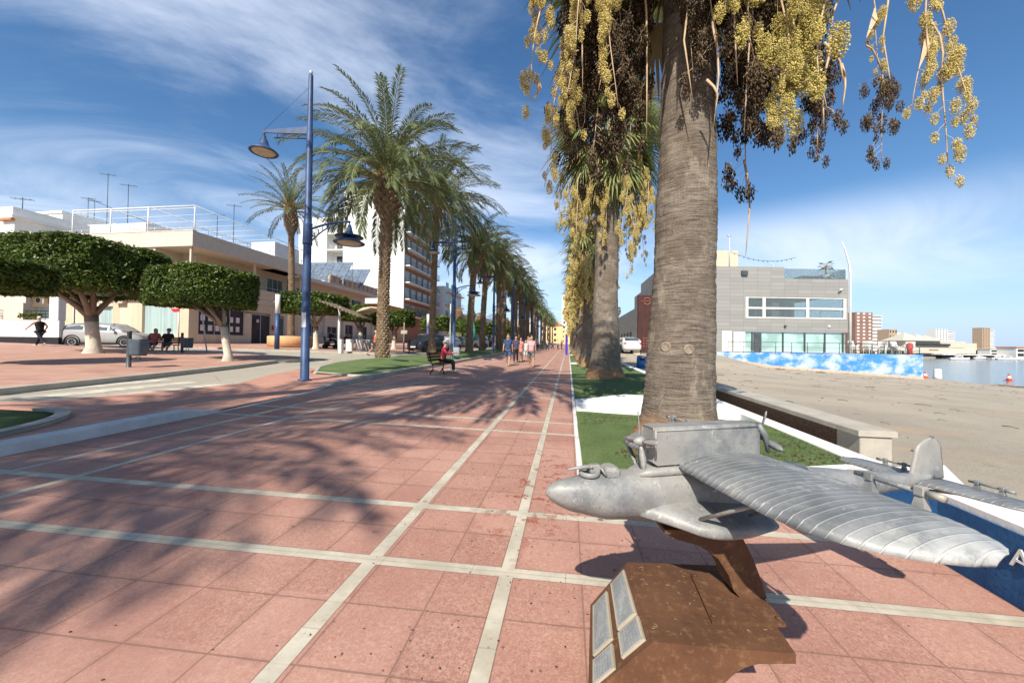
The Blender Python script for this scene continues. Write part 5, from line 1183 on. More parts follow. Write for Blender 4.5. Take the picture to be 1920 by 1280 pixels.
# ---------------------------------------------------------------- blue lamps
def bell(m, c, s, mi=0):
    m.lathe([(.02*s,.52*s),(.05*s,.50*s),(.06*s,.42*s),(.10*s,.36*s),(.14*s,.22*s),(.20*s,.12*s),(.34*s,.03*s),(.42*s,-.04*s),(.40*s,-.06*s),(.3*s,-.0*s),(.05*s,.05*s)], 24, c, mi, True, False)
def lamp_proto(label):
    t = thing('street_lamp', label, 'street lamp', (0,0,0), 0, 'blue street lamps')
    m = MB(); m.lathe([(.19,0),(.19,.03),(.125,.05),(.12,2.9),(.112,5.0),(.10,5.02),(.092,7.6),(.078,7.62),(.066,9.35),(.06,9.4)], 20); m.build('pole', M['blue'], t)
    m = MB(); m.lathe([(.03,9.4),(.05,9.44),(.05,9.5),(.02,9.54)], 10); m.build('finial', M['alu'], t)
    # upper arm towards -x
    m = MB(); m.loft([[(-.06,-.03,7.55),(-.06,.03,7.55),(-.06,.03,7.78),(-.06,-.03,7.78)],[(-1.42,-.02,7.58),(-1.42,.02,7.58),(-1.42,.02,7.66),(-1.42,-.02,7.66)]], 0, False); m.tube([(-.05,0,7.42),(-1.1,0,7.44)], .02, 6); m.tube([(-.35,0,7.42),(-.35,0,7.6)], .018, 5); m.tube([(-1.0,0,7.42),(-1.0,0,7.6)], .018, 5); m.build('upper_arm', M['blue'], t)
    m = MB(); bell(m, Vector((-1.40,0,7.02)), .95); m.tube([(-1.40,0,7.5),(-1.40,0,7.64)], .025, 6); s_ = m.build('lamp_shade', M['blue'], t); g = MB(); g.ell((-1.40,0,6.99), (.33,.33,.07), 16, 6); g.build('diffuser', M['lampglass'], s_)
    m = MB(); m.tube([(-1.40,0,7.68),(-.05,0,9.0)], .006, 4); m.build('tie_cable', M['dgrey'], t)
    # lower curved arm towards +x
    m = MB(); pts = [Vector((.05+1.25*(i/8), 0, 4.62+.25*math.sin(i/8*math.pi*.55))) for i in range(9)]; m.tube(pts, .035, 7)
    p2 = [Vector((.08+.75*(i/6), 0, 4.22+.50*math.sin(i/6*math.pi*.5))) for i in range(7)]; m.tube(p2, .022, 6)
    for i in range(1,6): m.tube([p2[i], p2[i]+Vector((0,0,.22-.03*i))], .015, 5)
    m.lathe([(.14,4.15),(.14,4.2),(.13,4.75),(.14,4.8)], 16); m.build('lower_arm', M['blue'], t)
    m = MB(); c = Vector((1.28,0,4.28)); m.lathe([(.02,.52),(.05,.48),(.10,.28),(.13,.2)], 18, c, 0, True, False); m.lathe([(.13,.2),(.40,.14),(.42,.12),(.13,.13)], 22, c, 0, True, False); m.lathe([(.14,.13),(.30,.03),(.46,-.06),(.44,-.08),(.1,-.02)], 24, c, 0, True, False); m.tube([c+Vector((0,0,.5)),c+Vector((0,0,.60))], .02, 5); s_ = m.build('lamp_shade', M['blue'], t, label='two-tier lower lamp shade'); g = MB(); g.ell(c+Vector((0,0,-.05)), (.36,.36,.06), 16, 6); g.build('diffuser', M['lampglass'], s_)
    return t
L1 = lamp_proto('tall blue lamp post with two arms nearest the viewer, white sticker on its pole')
p = gp(571, 713); L1.location = (p.x, p.y, p.z); L1.rotation_euler = (0,0,YAW)
for i, (Y, lb) in enumerate(((23.2,'second blue lamp post, behind the seated man in red'),(36.2,'third blue lamp post, among the left date palm trunks'),(49.3,'fourth blue lamp post, rising behind the walking group'))): dup(L1, (-7.35,Y,G(-7.35,Y)), YAW, None, lb)
for Y in (62,75,88,101): dup(L1, (-7.35,Y,G(-7.35,Y)), YAW, None, 'blue lamp post far down the promenade', 'distant blue lamps')
m = MB(); m.lathe([(.124,1.75),(.124,2.35)], 12); 
m = MB(); rg = random.Random(1); n = 8
for k in range(n-1):
    a0, a1 = R(-130+80*k/n), R(-130+80*(k+1)/n); m.add([(math.cos(a)*.1235, math.sin(a)*.1235, z) for a, z in ((a0,1.62),(a1,1.62),(a1,2.06),(a0,2.06))], [(0,1,2,3)])
m.build('sticker', plain('white_sticker', (.62,.62,.60), .6, .1, 10), L1)
# blue post with white top
p = gp(519, 657); t = thing('blue_post', 'plain blue post with a white upper third beside the round palm planter', 'post', (p.x,p.y,p.z)); dd = Vector((p.x,p.y)).dot(Vector((CF.x,CF.y))); hh = zat(552,dd,519)-p.z
m = MB(); m.lathe([(.17,0),(.17,hh*.66)], 14); m.build('lower_pole', M['blue'], t); m = MB(); m.lathe([(.165,hh*.66),(.165,hh),(.02,hh+.02)], 14); m.build('upper_pole', M['white'], t)
p = gp(802, 655, 0); t = dup(t, (p.x,p.y,p.z), 0, (1,1,.95), 'blue and white post farther away between the left palm trunks'); 
# violet column by the right planters
p = gp(1062, 665); dd = Vector((p.x,p.y)).dot(Vector((CF.x,CF.y))); hh = zat(630,dd,1062)-p.z
m = MB(); m.bbox((-.13,-.13,0),(.13,.13,hh),.02); o = m.build('violet_column', plain('violet_blue_paint', (.05,.03,.36), .5, .15, 3)); o.location = p; tag(o, 'square violet-blue column at the foot of the far fan palms', 'column')
# ---------------------------------------------------------------- litter bins, bench, signs
def bin_(px, py, htop, label, box_dir=1, s=1.0, col='dgrey'):
    p = gp(px, py); t = thing('litter_bin', label, 'litter bin', (p.x,p.y,p.z), YAW, 'grey post-mounted litter bins')
    m = MB(); m.lathe([(.12*s,0),(.11*s,.05),(.065*s,.09),(.06*s,htop-.04),(.075*s,htop-.03),(.07*s,htop),(.01,htop+.01)], 14); m.build('post', M['dgrey'], t)
    m = MB(); b0, b1 = htop-.80*s, htop-.26*s; x0 = .09*box_dir; rings = []
    for z, k in ((b0,.80),(b0+.08*s,.92),(b1-.03,1.0),(b1,1.02)):
        rings.append([Vector((x0+box_dir*.215*s+.215*s*k*math.copysign(abs(math.cos(a))**.5,math.cos(a)), .19*s*k*math.copysign(abs(math.sin(a))**.5,math.sin(a)), z)) for a in [2*math.pi*j/20 for j in range(20)]])
    m.loft(rings, 0, True, True); m.build('bin_box', plain('bin_grey_blue', (.075,.10,.125), .5, .2, 4) if 'bin_grey_blue' not in bpy.data.materials else bpy.data.materials['bin_grey_blue'], t)
    m = MB(); m.tube([(x0+box_dir*.2*s+.08*math.cos(a)*s, 0, b0-.10*s+.07*math.sin(a)*s) for a in [2*math.pi*j/12 for j in range(13)]], .015, 5); m.tube([(0,0,b0-.22*s),(box_dir*.2,0,b0-.17*s)], .015, 5); m.build('bracket', M['dgrey'], t); return t
bin_(241, 694, 1.28, 'dark grey post-mounted litter bin nearest the road kerb, in front of the resting couple')
bin_(341, 664, 1.15, 'smaller-looking dark litter bin on a post behind the resting couple')
t = bin_(847, 676, 1.1, 'pale grey litter bin on the turf beside the second blue lamp'); 
for c in t.children:
    if c.name.startswith('bin_box'): c.data = c.data.copy(); c.data.materials[0] = plain('pale_bin', (.33,.37,.40), .5)
def bench(loc, rz, label):
    t = thing('park_bench', label, 'bench', loc, rz, 'brown wooden benches')      # length along x, faces -y... front = -y
    m = MB()
    for k in range(4): m.bbox((-.85,-.26+k*.125,.40),(.85,-.26+k*.125+.11,.435),.006)
    m.build('seat', M['wood'], t); m = MB()
    Mx = Matrix.Translation((0,.27,.50)) @ Matrix.Rotation(R(-14), 4, 'X')
    for k in range(3): m.box((-.85,0,k*.125),(.85,.03,k*.125+.105), 0, Mx)
    m.build('backrest', M['wood'], t)
    for x_ in (-.62,.62):
        m = MB(); m.tube([(x_,-.27,0),(x_,-.22,.2),(x_,-.25,.39),(x_,.22,.39),(x_,.27,.5),(x_,.36,.88)], .025, 6); m.tube([(x_,.30,0),(x_,.18,.2),(x_,.2,.39)], .025, 6); m.build('leg', M['black'], t)
    return t
# ---------------------------------------------------------------- people
SK = {}
def skinmat(c): 
    k = tuple(c)
    if k not in SK: SK[k] = plain('skin_tone', c, .55, .08, 8)
    return SK[k]
CL = {}
def cloth(c):
    k = tuple(c)
    if k not in CL: CL[k] = plain('clothing_fabric', c, .9, .22, 9)
    return CL[k]
def skin_obj(name, mat, parent, verts, edges, radii, root=0, lv=1):
    me = bpy.data.meshes.new(name); me.from_pydata([tuple(v) for v in verts], edges, []); o = bpy.data.objects.new(name, me); COL.objects.link(o)
    o.modifiers.new('s', 'SKIN'); sv = me.skin_vertices[0].data
    for i, r in enumerate(radii): sv[i].radius = (r, r) if not hasattr(r, '__len__') else r; sv[i].use_root = (i == root)
    sb = o.modifiers.new('d', 'SUBSURF'); sb.levels = lv; sb.render_levels = lv
    dg = bpy.context.evaluated_depsgraph_get(); m2 = bpy.data.meshes.new_from_object(o.evaluated_get(dg)); bpy.data.objects.remove(o)
    m2.materials.clear(); m2.materials.append(mat); m2.polygons.foreach_set('use_smooth', [True]*len(m2.polygons)); m2.polygons.foreach_set('material_index', [0]*len(m2.polygons))
    o = bpy.data.objects.new(name, m2); COL.objects.link(o); o.parent = parent; return o
def person(label, loc, rz, H_=1.72, lh=0, lk=0, rh=0, rk=0, ls=0, le=10, rs=0, re=10, so=8, lean=0, top=(.05,.05,.06), topn='shirt', sleeve=.5, bottom=(.03,.03,.04), botn='trousers', leglen=1.0, hair=(.1,.07,.05), hairlong=False, hat=None, skin=(.46,.26,.17), shoe=(.05,.05,.05), look=0, seat=None, skirt=False, fat=1.0, bare_top=False, group=None):
    """faces +y; x to its right. thigh/arm angles in degrees, positive = forward"""
    s = H_/1.75; t = thing('person', label, 'person', loc, rz, group)
    V = lambda x, y, z: Vector((x, y, z))
    def leg(sx, h, k):
        hip = V(sx*.095, 0, 0); a = R(h); b = R(h-k); kn = hip+V(sx*.02, math.sin(a), -math.cos(a))*.45; an = kn+V(0, math.sin(b), -math.cos(b))*.43
        fd = V(0, math.cos(b*.4), math.sin(b*.4)) ; return hip, kn, an, an+fd*.05+V(0,0,-.05), an+fd*.19+V(0,0,-.06)
    Lg, Rg = leg(-1, lh, lk), leg(1, rh, rk)
    zmin = min(Lg[3].z, Rg[3].z)-.035; pz = -zmin if seat is None else seat/s+.11
    al = R(lean); ty = lambda z, y=0, x=0: V(x, y*math.cos(al)+z*math.sin(al), z*math.cos(al)-y*math.sin(al))
    P0_ = V(0,0,pz)
    def arm(sx, h, e):
        sh = P0_+ty(.50, 0, sx*.185); a = R(h)+0; o_ = R(so); dr = V(sx*math.sin(o_), math.sin(a)*math.cos(o_), -math.cos(a)*math.cos(o_)); el = sh+dr*.285
        b = a+R(e); d2 = V(-sx*.12 if e > 40 else sx*.06, math.sin(b), -math.cos(b)).normalized(); wr = el+d2*.25; return sh, el, wr, d2
    LA, RA = arm(-1, ls, le), arm(1, rs, re)
    Lg = [P0_+q for q in Lg]; Rg = [P0_+q for q in Rg]
    vs = []; ed = []; rd = []
    def ad(p, r, par=None):
        vs.append(p*s); rd.append((r[0]*s, r[1]*s) if hasattr(r,'__len__') else r*s)
        if par is not None: ed.append((par, len(vs)-1))
        return len(vs)-1
    pe = ad(P0_, (.135*fat,.11*fat)); w = ad(P0_+ty(.2), (.12*fat,.095*fat), pe); ch = ad(P0_+ty(.40), (.15*fat,.105), w); nk0 = ad(P0_+ty(.53), .075, ch); nk = ad(P0_+ty(.60,.01), .052, nk0)
    hd = ad(P0_+ty(.665,.025), .072, nk); h2 = ad(P0_+ty(.735,.02), .088, hd); h3 = ad(P0_+ty(.80,.01), .062, h2)
    ns = ad(P0_+ty(.70,.115), .014, hd)
    for A in (LA, RA):
        a0 = ad(A[0], .055, ch if True else nk0); a1 = ad(A[1], .042, a0); a2 = ad(A[2], .028, a1); pm = ad(A[2]+A[3]*.055, (.032,.02), a2)
        side = A[3].cross(V(1,0,0)).normalized()
        for k in range(4):
            f0 = A[2]+A[3]*.095+side*(-.027+.018*k)*1.0; f1 = f0+A[3]*(.055-.006*abs(k-1.5))+V(0,0,-.008); i0 = ad(f0, .0085, pm); ad(f1, .006, i0)
        th = ad(A[2]+A[3]*.05+side*.045, .010, pm); ad(A[2]+A[3]*.085+side*.06, .007, th)
    for Lx in (Lg, Rg):
        h0 = ad(Lx[0]+V(0,0,-.06), .095*fat, pe); k0 = ad(Lx[1], .058, h0); c0 = ad(Lx[1].lerp(Lx[2],.35), .056, k0); a0 = ad(Lx[2], .036, c0); ad(Lx[4], .03, ad(Lx[3], .035, a0))
    skin_obj('body', skinmat(skin), t, vs, ed, rd)
    def grp(name, mat, pts, lv=1): # pts: list of chains [(p, r)...] joined at first point of the first chain
        v2 = []; e2 = []; r2 = []
        for ci, chn in enumerate(pts):
            prev = None if ci == 0 else chn[0]
            for j, it in enumerate(chn if ci == 0 else chn[1:]):
                v2.append(it[0]*s); r2.append((it[1][0]*s,it[1][1]*s) if hasattr(it[1],'__len__') else it[1]*s)
                if prev is not None: e2.append((prev, len(v2)-1))
                prev = len(v2)-1
        return skin_obj(name, mat, t, v2, e2, r2, 0, lv)
    up = .028
    if not bare_top:
        torso = [(P0_+ty(-.07), (.150*fat+up*.7,.124*fat+up*.7)), (P0_+ty(.05), (.145*fat+up*.6,.118*fat+up*.6)), (P0_+ty(.2), (.13*fat+up,.10*fat+up)), (P0_+ty(.40), (.158*fat+up*.6,.11*fat+up*.5)), (P0_+ty(.52), .09)]
        chs = [torso]
        for A in (LA, RA):
            e_ = A[0].lerp(A[1], min(sleeve*1.7,1)) if sleeve <= .6 else A[1]; c_ = [3, (A[0], .066)]
            if sleeve > .05: c_.append((e_, .056))
            if sleeve > .6: c_.append((A[2], .04))
            chs.append(c_)
        grp(topn, cloth(top), chs)
    bt = [(P0_+ty(.06), (.142*fat+.012,.118*fat+.012))]; chs = [bt]
    if skirt:
        grp(botn, cloth(bottom), [[(P0_+ty(.1), .135), (P0_+V(0,.02,-.12), (.17,.15)), (P0_+V(0,.04,-.42*leglen-.1), (.20,.19))]])
    else:
        for Lx in (Lg, Rg):
            c_ = [0, (Lx[0]+V(0,0,-.05), .108*fat)]
            if leglen <= .55: c_.append((Lx[0].lerp(Lx[1], leglen/.5), .092))
            else: c_ += [(Lx[1], .078), (Lx[1].lerp(Lx[2], .5), .07), (Lx[1].lerp(Lx[2], min(1,leglen)), .062)]
            chs.append(c_)
        grp(botn, cloth(bottom), chs)
    m = MB(); hc = (P0_+ty(.755,-.012))*s
    m.ell(hc, (.094*s,.106*s,.100*s), 14, 8, 0)
    if hairlong: m.ell(hc+V(0,-.055,-.11)*s, (.085*s,.055*s,.13*s), 12, 7, 0)
    ho = m.build('hair', cloth(hair), t)
    # clip hair away from the face
    bm = bmesh.new(); bm.from_mesh(ho.data); dl = [v for v in bm.verts if (v.co-hc).y > .045*s and (v.co-hc).z < .045*s]; bmesh.ops.delete(bm, geom=dl, context='VERTS'); bm.to_mesh(ho.data); bm.free()
    m = MB(); 
    for sx in (-1,1): m.ell((P0_+ty(.722,.098,sx*.03))*s, (.011*s,.008*s,.008*s), 8, 5)
    m.ell((P0_+ty(.645,.09))*s, (.02*s,.008*s,.005*s), 8, 5); m.build('face_features', M['black'], t)
    if hat:
        m = MB(); m.lathe([(.15*s,0),(.15*s,.012*s),(.098*s,.018*s),(.092*s,.075*s),(.05*s,.11*s),(.01,.115*s)], 18, (P0_+ty(.775,0))*s); m.build('hat', cloth(hat), t)
    for i_, Lx in enumerate((Lg, Rg)):
        m = MB(); d = (Lx[4]-Lx[3]); m.tube([(Lx[3]-d*.55)*s, (Lx[3]+V(0,0,.005))*s, (Lx[3]+d*.6)*s, (Lx[4]+d*.15)*s], [.035*s,.046*s,.043*s,.026*s], 8, flat=.85); m.build('shoe', cloth(shoe), t)
    return t, (LA, RA, s)
# bench with the man in red
p = gp(826, 699); bench((p.x+.12,p.y-.1,p.z), YAW+R(82), 'dark brown bench carrying the man in the red jacket, by the turf edge')
q = gp(831, 699)
person('person in a red jacket and pale hat sitting on the bench, reading', (q.x-.02,q.y,q.z), YAW+R(-98), 1.66, 84, 84, 88, 80, 35, 62, 38, 60, 10, 8, (.32,.03,.05), 'jacket', 1.0, (.02,.02,.025), 'trousers', 1.0, (.5,.48,.45), False, (.42,.36,.32), seat=.44, shoe=(.4,.4,.4))
m = MB(); a = R(-98)+YAW; hd = Vector((q.x,q.y,q.z+.80))+Vector((-math.sin(a),math.cos(a),0))*.42; m.bbox((-.12,-.1,0),(.12,.1,.02),.004); o = m.build('booklet', plain('beige_paper', (.5,.38,.25), .7)); o.location = hd; o.rotation_euler = (R(25),0,a); tag(o, 'small beige booklet held by the seated person in red', 'book')
# couple on the left bench
p = gp(300, 661); bench((p.x-.15,p.y+.25,p.z+.02), YAW+R(18), 'dark bench under the resting couple in front of the blind-covered window')
for (px, py, lb, kw) in ((276,665,'dark-haired person in a pink top leaning back on the bench beside a companion',dict(top=(.42,.12,.11),hair=(.02,.015,.015),hairlong=True,bottom=(.07,.05,.16),leglen=.35,sleeve=.6,shoe=(.1,.1,.1))),(302,665,'person in a grey cap and dark shirt reclining with legs stretched out to the right',dict(top=(.04,.025,.03),hair=(.05,.04,.03),hat=(.18,.20,.20),bottom=(.10,.09,.10),leglen=.5,shoe=(.02,.02,.02),fat=1.15))):
    p = gp(px, py-3); person(lb, (p.x,p.y+.3,p.z), YAW+R(-150), 1.72, 62, 22, 55, 28, 20, 50, 25, 60, 14, -22, seat=.46, **kw)
# woman striding left
p = gp(74, 652); _, arms = person('grey-haired person in black striding left past the white wall with a white cup', (p.x,p.y,p.z+.1), YAW+R(82), 1.72, -32, 18, 30, 4, 42, 12, -30, 62, 14, 6, (.015,.012,.014), 'vest', .0, (.012,.016,.025), 'trousers', 1.0, (.50,.46,.38), False, None, (.40,.20,.13), (.4,.38,.34), fat=1.12)
wr = arms[1][2]*arms[2]+arms[1][3]*.1; a = YAW+R(82); o = Matrix.Rotation(a,3,'Z') @ wr; m = MB(); m.lathe([(.045,0),(.055,.13),(.01,.131)], 12); c = m.build('white_cup', M['white_bright']); c.location = Vector((p.x,p.y,p.z+.1))+o-Vector((0,0,.05)); tag(c, 'white cup in the hand of the striding grey-haired person', 'cup')
# half hidden walker by the palm trunk
p = gp(703, 668); person('person in a coral vest and grey shorts half hidden by the nearest date palm trunk', (p.x,p.y,p.z+.02), YAW+R(-78), 1.74, 26, 5, -24, 22, -25, 20, 25, 30, 8, 4, (.55,.14,.09), 'vest', 0, (.05,.05,.06), 'shorts', .42, (.5,.45,.4), False, None, (.48,.25,.17), (.06,.05,.05))
# walking group
grp_ = [(952,686,1.76,'person in a navy polo shirt and blue shorts at the left of the walking group',172,dict(top=(.035,.07,.16),bottom=(.06,.10,.20),leglen=.5,hair=(.4,.33,.28),lh=16,rh=-14,rk=14,shoe=(.3,.25,.22),fat=1.1)),
 (967,680,1.72,'person in dark purple-grey clothes just behind the navy polo shirt',180,dict(top=(.07,.06,.10),bottom=(.02,.02,.03),leglen=1.0,hair=(.04,.03,.03),lh=-12,rh=14,lk=10)),
 (976,678,1.62,'person in a pink summer dress with dark hair in the middle of the group',184,dict(top=(.50,.22,.20),topn='dress_top',bottom=(.50,.22,.20),botn='skirt',skirt=True,leglen=.6,sleeve=0,hair=(.03,.02,.02),hairlong=True,lh=10,rh=-10)),
 (985,678,1.45,'shorter person in a white patterned shirt and pale shorts beside the pink shirt',182,dict(top=(.66,.64,.62),bottom=(.45,.55,.55),leglen=.5,hair=(.25,.18,.12),hairlong=True,lh=-8,rh=12,shoe=(.03,.03,.03))),
 (996,688,1.74,'person in a pink shirt and grey shorts striding at the right of the group',176,dict(top=(.55,.33,.35),bottom=(.16,.16,.15),leglen=.52,sleeve=.6,hair=(.35,.3,.26),lh=20,rh=-16,rk=20,lk=3,fat=1.1,shoe=(.3,.2,.12))),
 (990,674,1.74,'person with sunglasses and light skin half hidden behind the pink shirt',180,dict(top=(.30,.20,.16),bottom=(.05,.05,.05),leglen=1.0,hair=(.1,.07,.05)))]
for px, py, hh, lb, a, kw in grp_:
    p = gp(px, py); person(lb, (p.x,p.y,p.z), YAW+R(a), hh, ls=-14, rs=12, group=None, **kw)
for i, (px, py, col) in enumerate(((1007,657,(.5,.3,.15)),(1016,656,(.03,.03,.03)),(1026,656,(.6,.5,.5)),(1036,655,(.05,.06,.1)),(1046,655,(.6,.6,.6)),(1053,655,(.3,.1,.1)))):
    p = gp(px, py); person('small figure among the walkers at the far end of the promenade', (p.x,p.y,p.z), YAW+R(180+i*25), 1.7, lh=12, rh=-12, ls=-10, rs=12, top=col, group='distant walkers')
# scooter rider and seated person at the cafe terrace
p = gp(619, 655); t = thing('mobility_scooter', 'dark mobility scooter parked under the clipped tree by the slatted sunshade', 'scooter', (p.x,p.y,p.z+.1), YAW+R(-80))
m = MB(); m.bbox((-.25,-.55,.16),(.25,.5,.3),.05); m.bbox((-.24,-.45,.3),(.24,-.05,.55),.05); m.build('chassis', M['black'], t); m = MB(); m.bbox((-.23,-.4,.56),(.23,.05,.64),.03); m.bbox((-.22,-.5,.62),(.22,-.4,1.05),.03); m.build('seat', M['dgrey'], t)
m = MB(); m.tube([(0,.42,.3),(0,.25,.95)], .03, 6); m.tube([(-.25,.22,.98),(.25,.22,.98)], .02, 6); m.build('handlebar', M['black'], t)
for sx, y_ in ((-.28,-.4),(.28,-.4),(-.24,.42),(.24,.42)):
    m = MB(); m.lathe([(.10,-.04),(.17,-.035),(.18,0),(.17,.035),(.10,.04)], 18, (sx,y_,.18), 0, True, True, Matrix.Rotation(R(90),3,'Y')); m.build('wheel', M['tyre'], t)
person('person in black seated on the mobility scooter under the clipped tree', (p.x,p.y,p.z+.1), YAW+R(-80), 1.68, 80, 70, 80, 70, 40, 20, 40, 20, 8, 0, (.02,.02,.025), 'jacket', 1.0, (.02,.02,.02), 'trousers', 1, (.06,.05,.04), seat=.66)
p = gp(649, 655); person('person in dark red seated behind the white boxes of the cafe terrace', (p.x,p.y,p.z+.1), YAW+R(150), 1.68, 85, 85, 85, 85, 30, 50, 30, 50, 8, 0, (.22,.02,.03), 'jacket', 1.0, (.03,.03,.03), 'trousers', 1, (.12,.08,.05), seat=.45)
t = thing('garden_chair', 'dark chair under the person in dark red at the cafe terrace', 'chair', (p.x,p.y,p.z+.1), YAW+R(150)); m = MB(); m.bbox((-.22,-.2,.40),(.22,.22,.44),.01); m.build('seat', M['black'], t); m = MB(); m.bbox((-.22,-.25,.46),(.22,-.21,.9),.01); m.build('backrest', M['black'], t)
for a, b in ((-.2,-.2),(.2,-.2),(-.2,.2),(.2,.2)): m = MB(); m.tube([(a,b,0),(a,b,.4)], .015, 5); m.build('leg', M['black'], t)
# slatted sunshade, awning, white boxes
p = gp(635, 662); dd = Vector((p.x,p.y)).dot(Vector((CF.x,CF.y))); t = thing('sunshade', 'sloping slatted wooden sunshade on a single white post, behind the tall blue lamp', 'sunshade', (p.x,p.y,p.z), YAW)
zt = zat(570,dd,635)-p.z; m = MB(); m.lathe([(.09,0),(.09,zt-.2),(.02,zt-.19)], 10); m.build('post', M['white'], t); s_ = dd/695
m = MB(); Mx = Matrix.Translation((.55,0,zt-.45)) @ Matrix.Rotation(R(21),4,'Y')
for k in range(11): m.box((-1.55+k*.28,-1.3,0),(-1.55+k*.28+.2,1.3,.035), 0, Mx)
for y_ in (-1.0,0,1.0): m.box((-1.55,y_-.04,-.09),(1.5,y_+.04,-.005), 0, Mx)
m.build('slat_canopy', M['greywood'], t)
t = thing('awning', 'rounded beige canvas awning right of the slatted sunshade', 'awning', cam2w((695-960)*s_, dd+1, p.z), YAW); m = MB()
m.loft([[(-1.1+.0, y_, 3.05),(-.6,y_,3.35),(0,y_,3.42),(.7,y_,3.35),(1.3,y_,3.2),(1.3,y_,3.15),(0,y_,3.3),(-1.1,y_,3.0)] for y_ in (-1,1)],0,True); m.build('canvas', plain('beige_canvas', (.42,.36,.25), .9), t); m = MB(); m.tube([(0.3,0,0),(.3,0,3.3)], .05, 6); m.build('post', M['greywood'], t)
for i, (x0, x1, y0, y1) in enumerate(((636,642,636,662),(650,661,636,660),(668,680,636,660),(685,694,637,659))):
    p = gp((x0+x1)/2, y1); dd = Vector((p.x,p.y)).dot(Vector((CF.x,CF.y))); w_ = (x1-x0)*dd/695/2; h_ = zat(y0,dd,x0)-p.z; m = MB(); m.bbox((-w_,-.2,0),(w_,.2,h_),.02); o = m.build('white_box', M['white'] if i < 3 else M['kerb']); o.location = p; o.rotation_euler = (0,0,YAW)
    tag(o, ['narrow white box beside the sunshade post','wide white box left of the seated person in red','broad white box under the small clipped tree','greyer box nearest the date palm trunk'][i], 'box')
# signs
def sign_post(px, py, ytop, label, lean=0):
    p = gp(px, py); dd = Vector((p.x,p.y)).dot(Vector((CF.x,CF.y))); t = thing('road_sign', label, 'road sign', (p.x,p.y,p.z), YAW); h_ = zat(ytop,dd,px)-p.z; m = MB(); m.tube([(0,0,0),(lean,0,h_)], .035, 8); m.build('post', M['alu'], t); return t, h_, dd
t, h_, dd = sign_post(334, 655, 570, 'round red no-entry sign on a thin post in front of the cream building')
red = plain('sign_red', (.50,.03,.025), .45, .08); Rx = Matrix.Rotation(R(90),3,'X')
m = MB(); r_ = 8.2*dd/695; m.lathe([(r_,-.01),(r_,.01),(.01,.012)], 24, (-.18,-.06,h_-r_*.9), 0, False, True, Rx); sg = m.build('sign_plate', red, t); m = MB(); m.box((-.18-r_*.65,-.085,h_-r_*.9-r_*.15),(-.18+r_*.65,-.074,h_-r_*.9+r_*.15)); m.build('white_bar', M['white_bright'], sg)
t, h_, dd = sign_post(388, 661, 570, 'leaning road sign seen from its pale grey back, by the slim clipped tree', -.42)
m = MB(); r_ = 8.5*dd/695; m.lathe([(r_,-.01),(r_,.01),(.01,.012)], 8, (-.42,.05,h_-r_*.6), 0, False, True, Rx); m.build('sign_plate', M['white'], t)
t, h_, dd = sign_post(138, 648, 548, 'dark traffic mirror on a post behind the striding person')
m = MB(); r_ = 13*dd/695; m.lathe([(r_,-.03),(r_*.97,.02),(r_*.6,.06),(.01,.08)], 20, (-.5,-.05,h_-r_*.6), 0, True, True, Rx); m.build('mirror_disc', plain('grey_mirror', (.25,.27,.27), .2, .2), t)
p = gp(843, 693); t = thing('thin_post', 'thin pale metal post right beside the bench of the man in red', 'post', (p.x,p.y,p.z)); m = MB(); m.lathe([(.03,0),(.03,3.0),(.005,3.01)], 8); m.build('pole', M['alu'], t); m = MB(); m.lathe([(.07,0),(.06,.03)], 8); m.build('base_plate', M['alu'], t)
p = gp(757, 661); t = thing('street_sign_post', 'short dark post with small plates right of the clipped tree', 'post', (p.x,p.y,p.z), YAW); m = MB(); m.tube([(0,0,0),(0,0,2.6)], .06, 8); m.build('pole', M['greywood'], t); m = MB(); m.bbox((-.25,-.1,1.6),(.3,.05,1.9),.01); m.build('plate', M['kerb'], t)
p = gp(767, 663); m = MB(); m.tube([(0,0,0),(0,0,1.1)], .05, 8); o = m.build('bollard', M['black']); o.location = p; tag(o, 'black bollard at the plaza corner before the dark parked car', 'bollard')
# blue litter bin at right
p = cam2w((1201-960)/695*19, 19, 0); p.z = G(p.x,p.y)-.05; p = gp(1201,692,-.1)
t = thing('blue_litter_bin', 'bright blue plastic litter bin behind the white wall beside the palm row', 'litter bin', p, YAW-R(8)); t.rotation_euler = (0,R(5),YAW-R(8))
blu = plain('blue_plastic', (.015,.13,.36), .4, .12, 5, spec=.5); m = MB(); rings = []
for z, k in ((0,.86),(.45,.95),(.75,1.0),(.84,.9),(.88,.6)): rings.append([Vector((.29*k*math.copysign(abs(math.cos(a))**.55,math.cos(a)), .26*k*math.copysign(abs(math.sin(a))**.55,math.sin(a)), z)) for a in [2*math.pi*j/20 for j in range(20)]])
m.loft(rings, 0, True, True); m.build('bin_body', blu, t); m = MB(); m.bbox((-.15,-.275,.56),(.15,-.24,.72),.02); m.build('opening', M['black'], t); m = MB(); m.box((-.05,-.27,.74),(.1,-.2,.80)); m.build('white_label', M['white'], t)
# teal flag / parasol far left street
p = gp(886, 652, 0); w = at(886, 640, 45); m = MB(); t = thing('flag_banner', 'folded teal banner standing on the far left pavement between palm trunks', 'banner', (w.x,w.y,G(w.x,w.y))); m.lathe([(.12,.9),(.4,1.6),(.38,2.4),(.2,3.2),(.03,3.7)], 9); m.build('cloth', plain('teal_cloth', (.05,.32,.28), .7, .25, 3), t); m = MB(); m.tube([(0,0,0),(0,0,3.7)], .03, 6); m.build('pole', M['alu'], t)
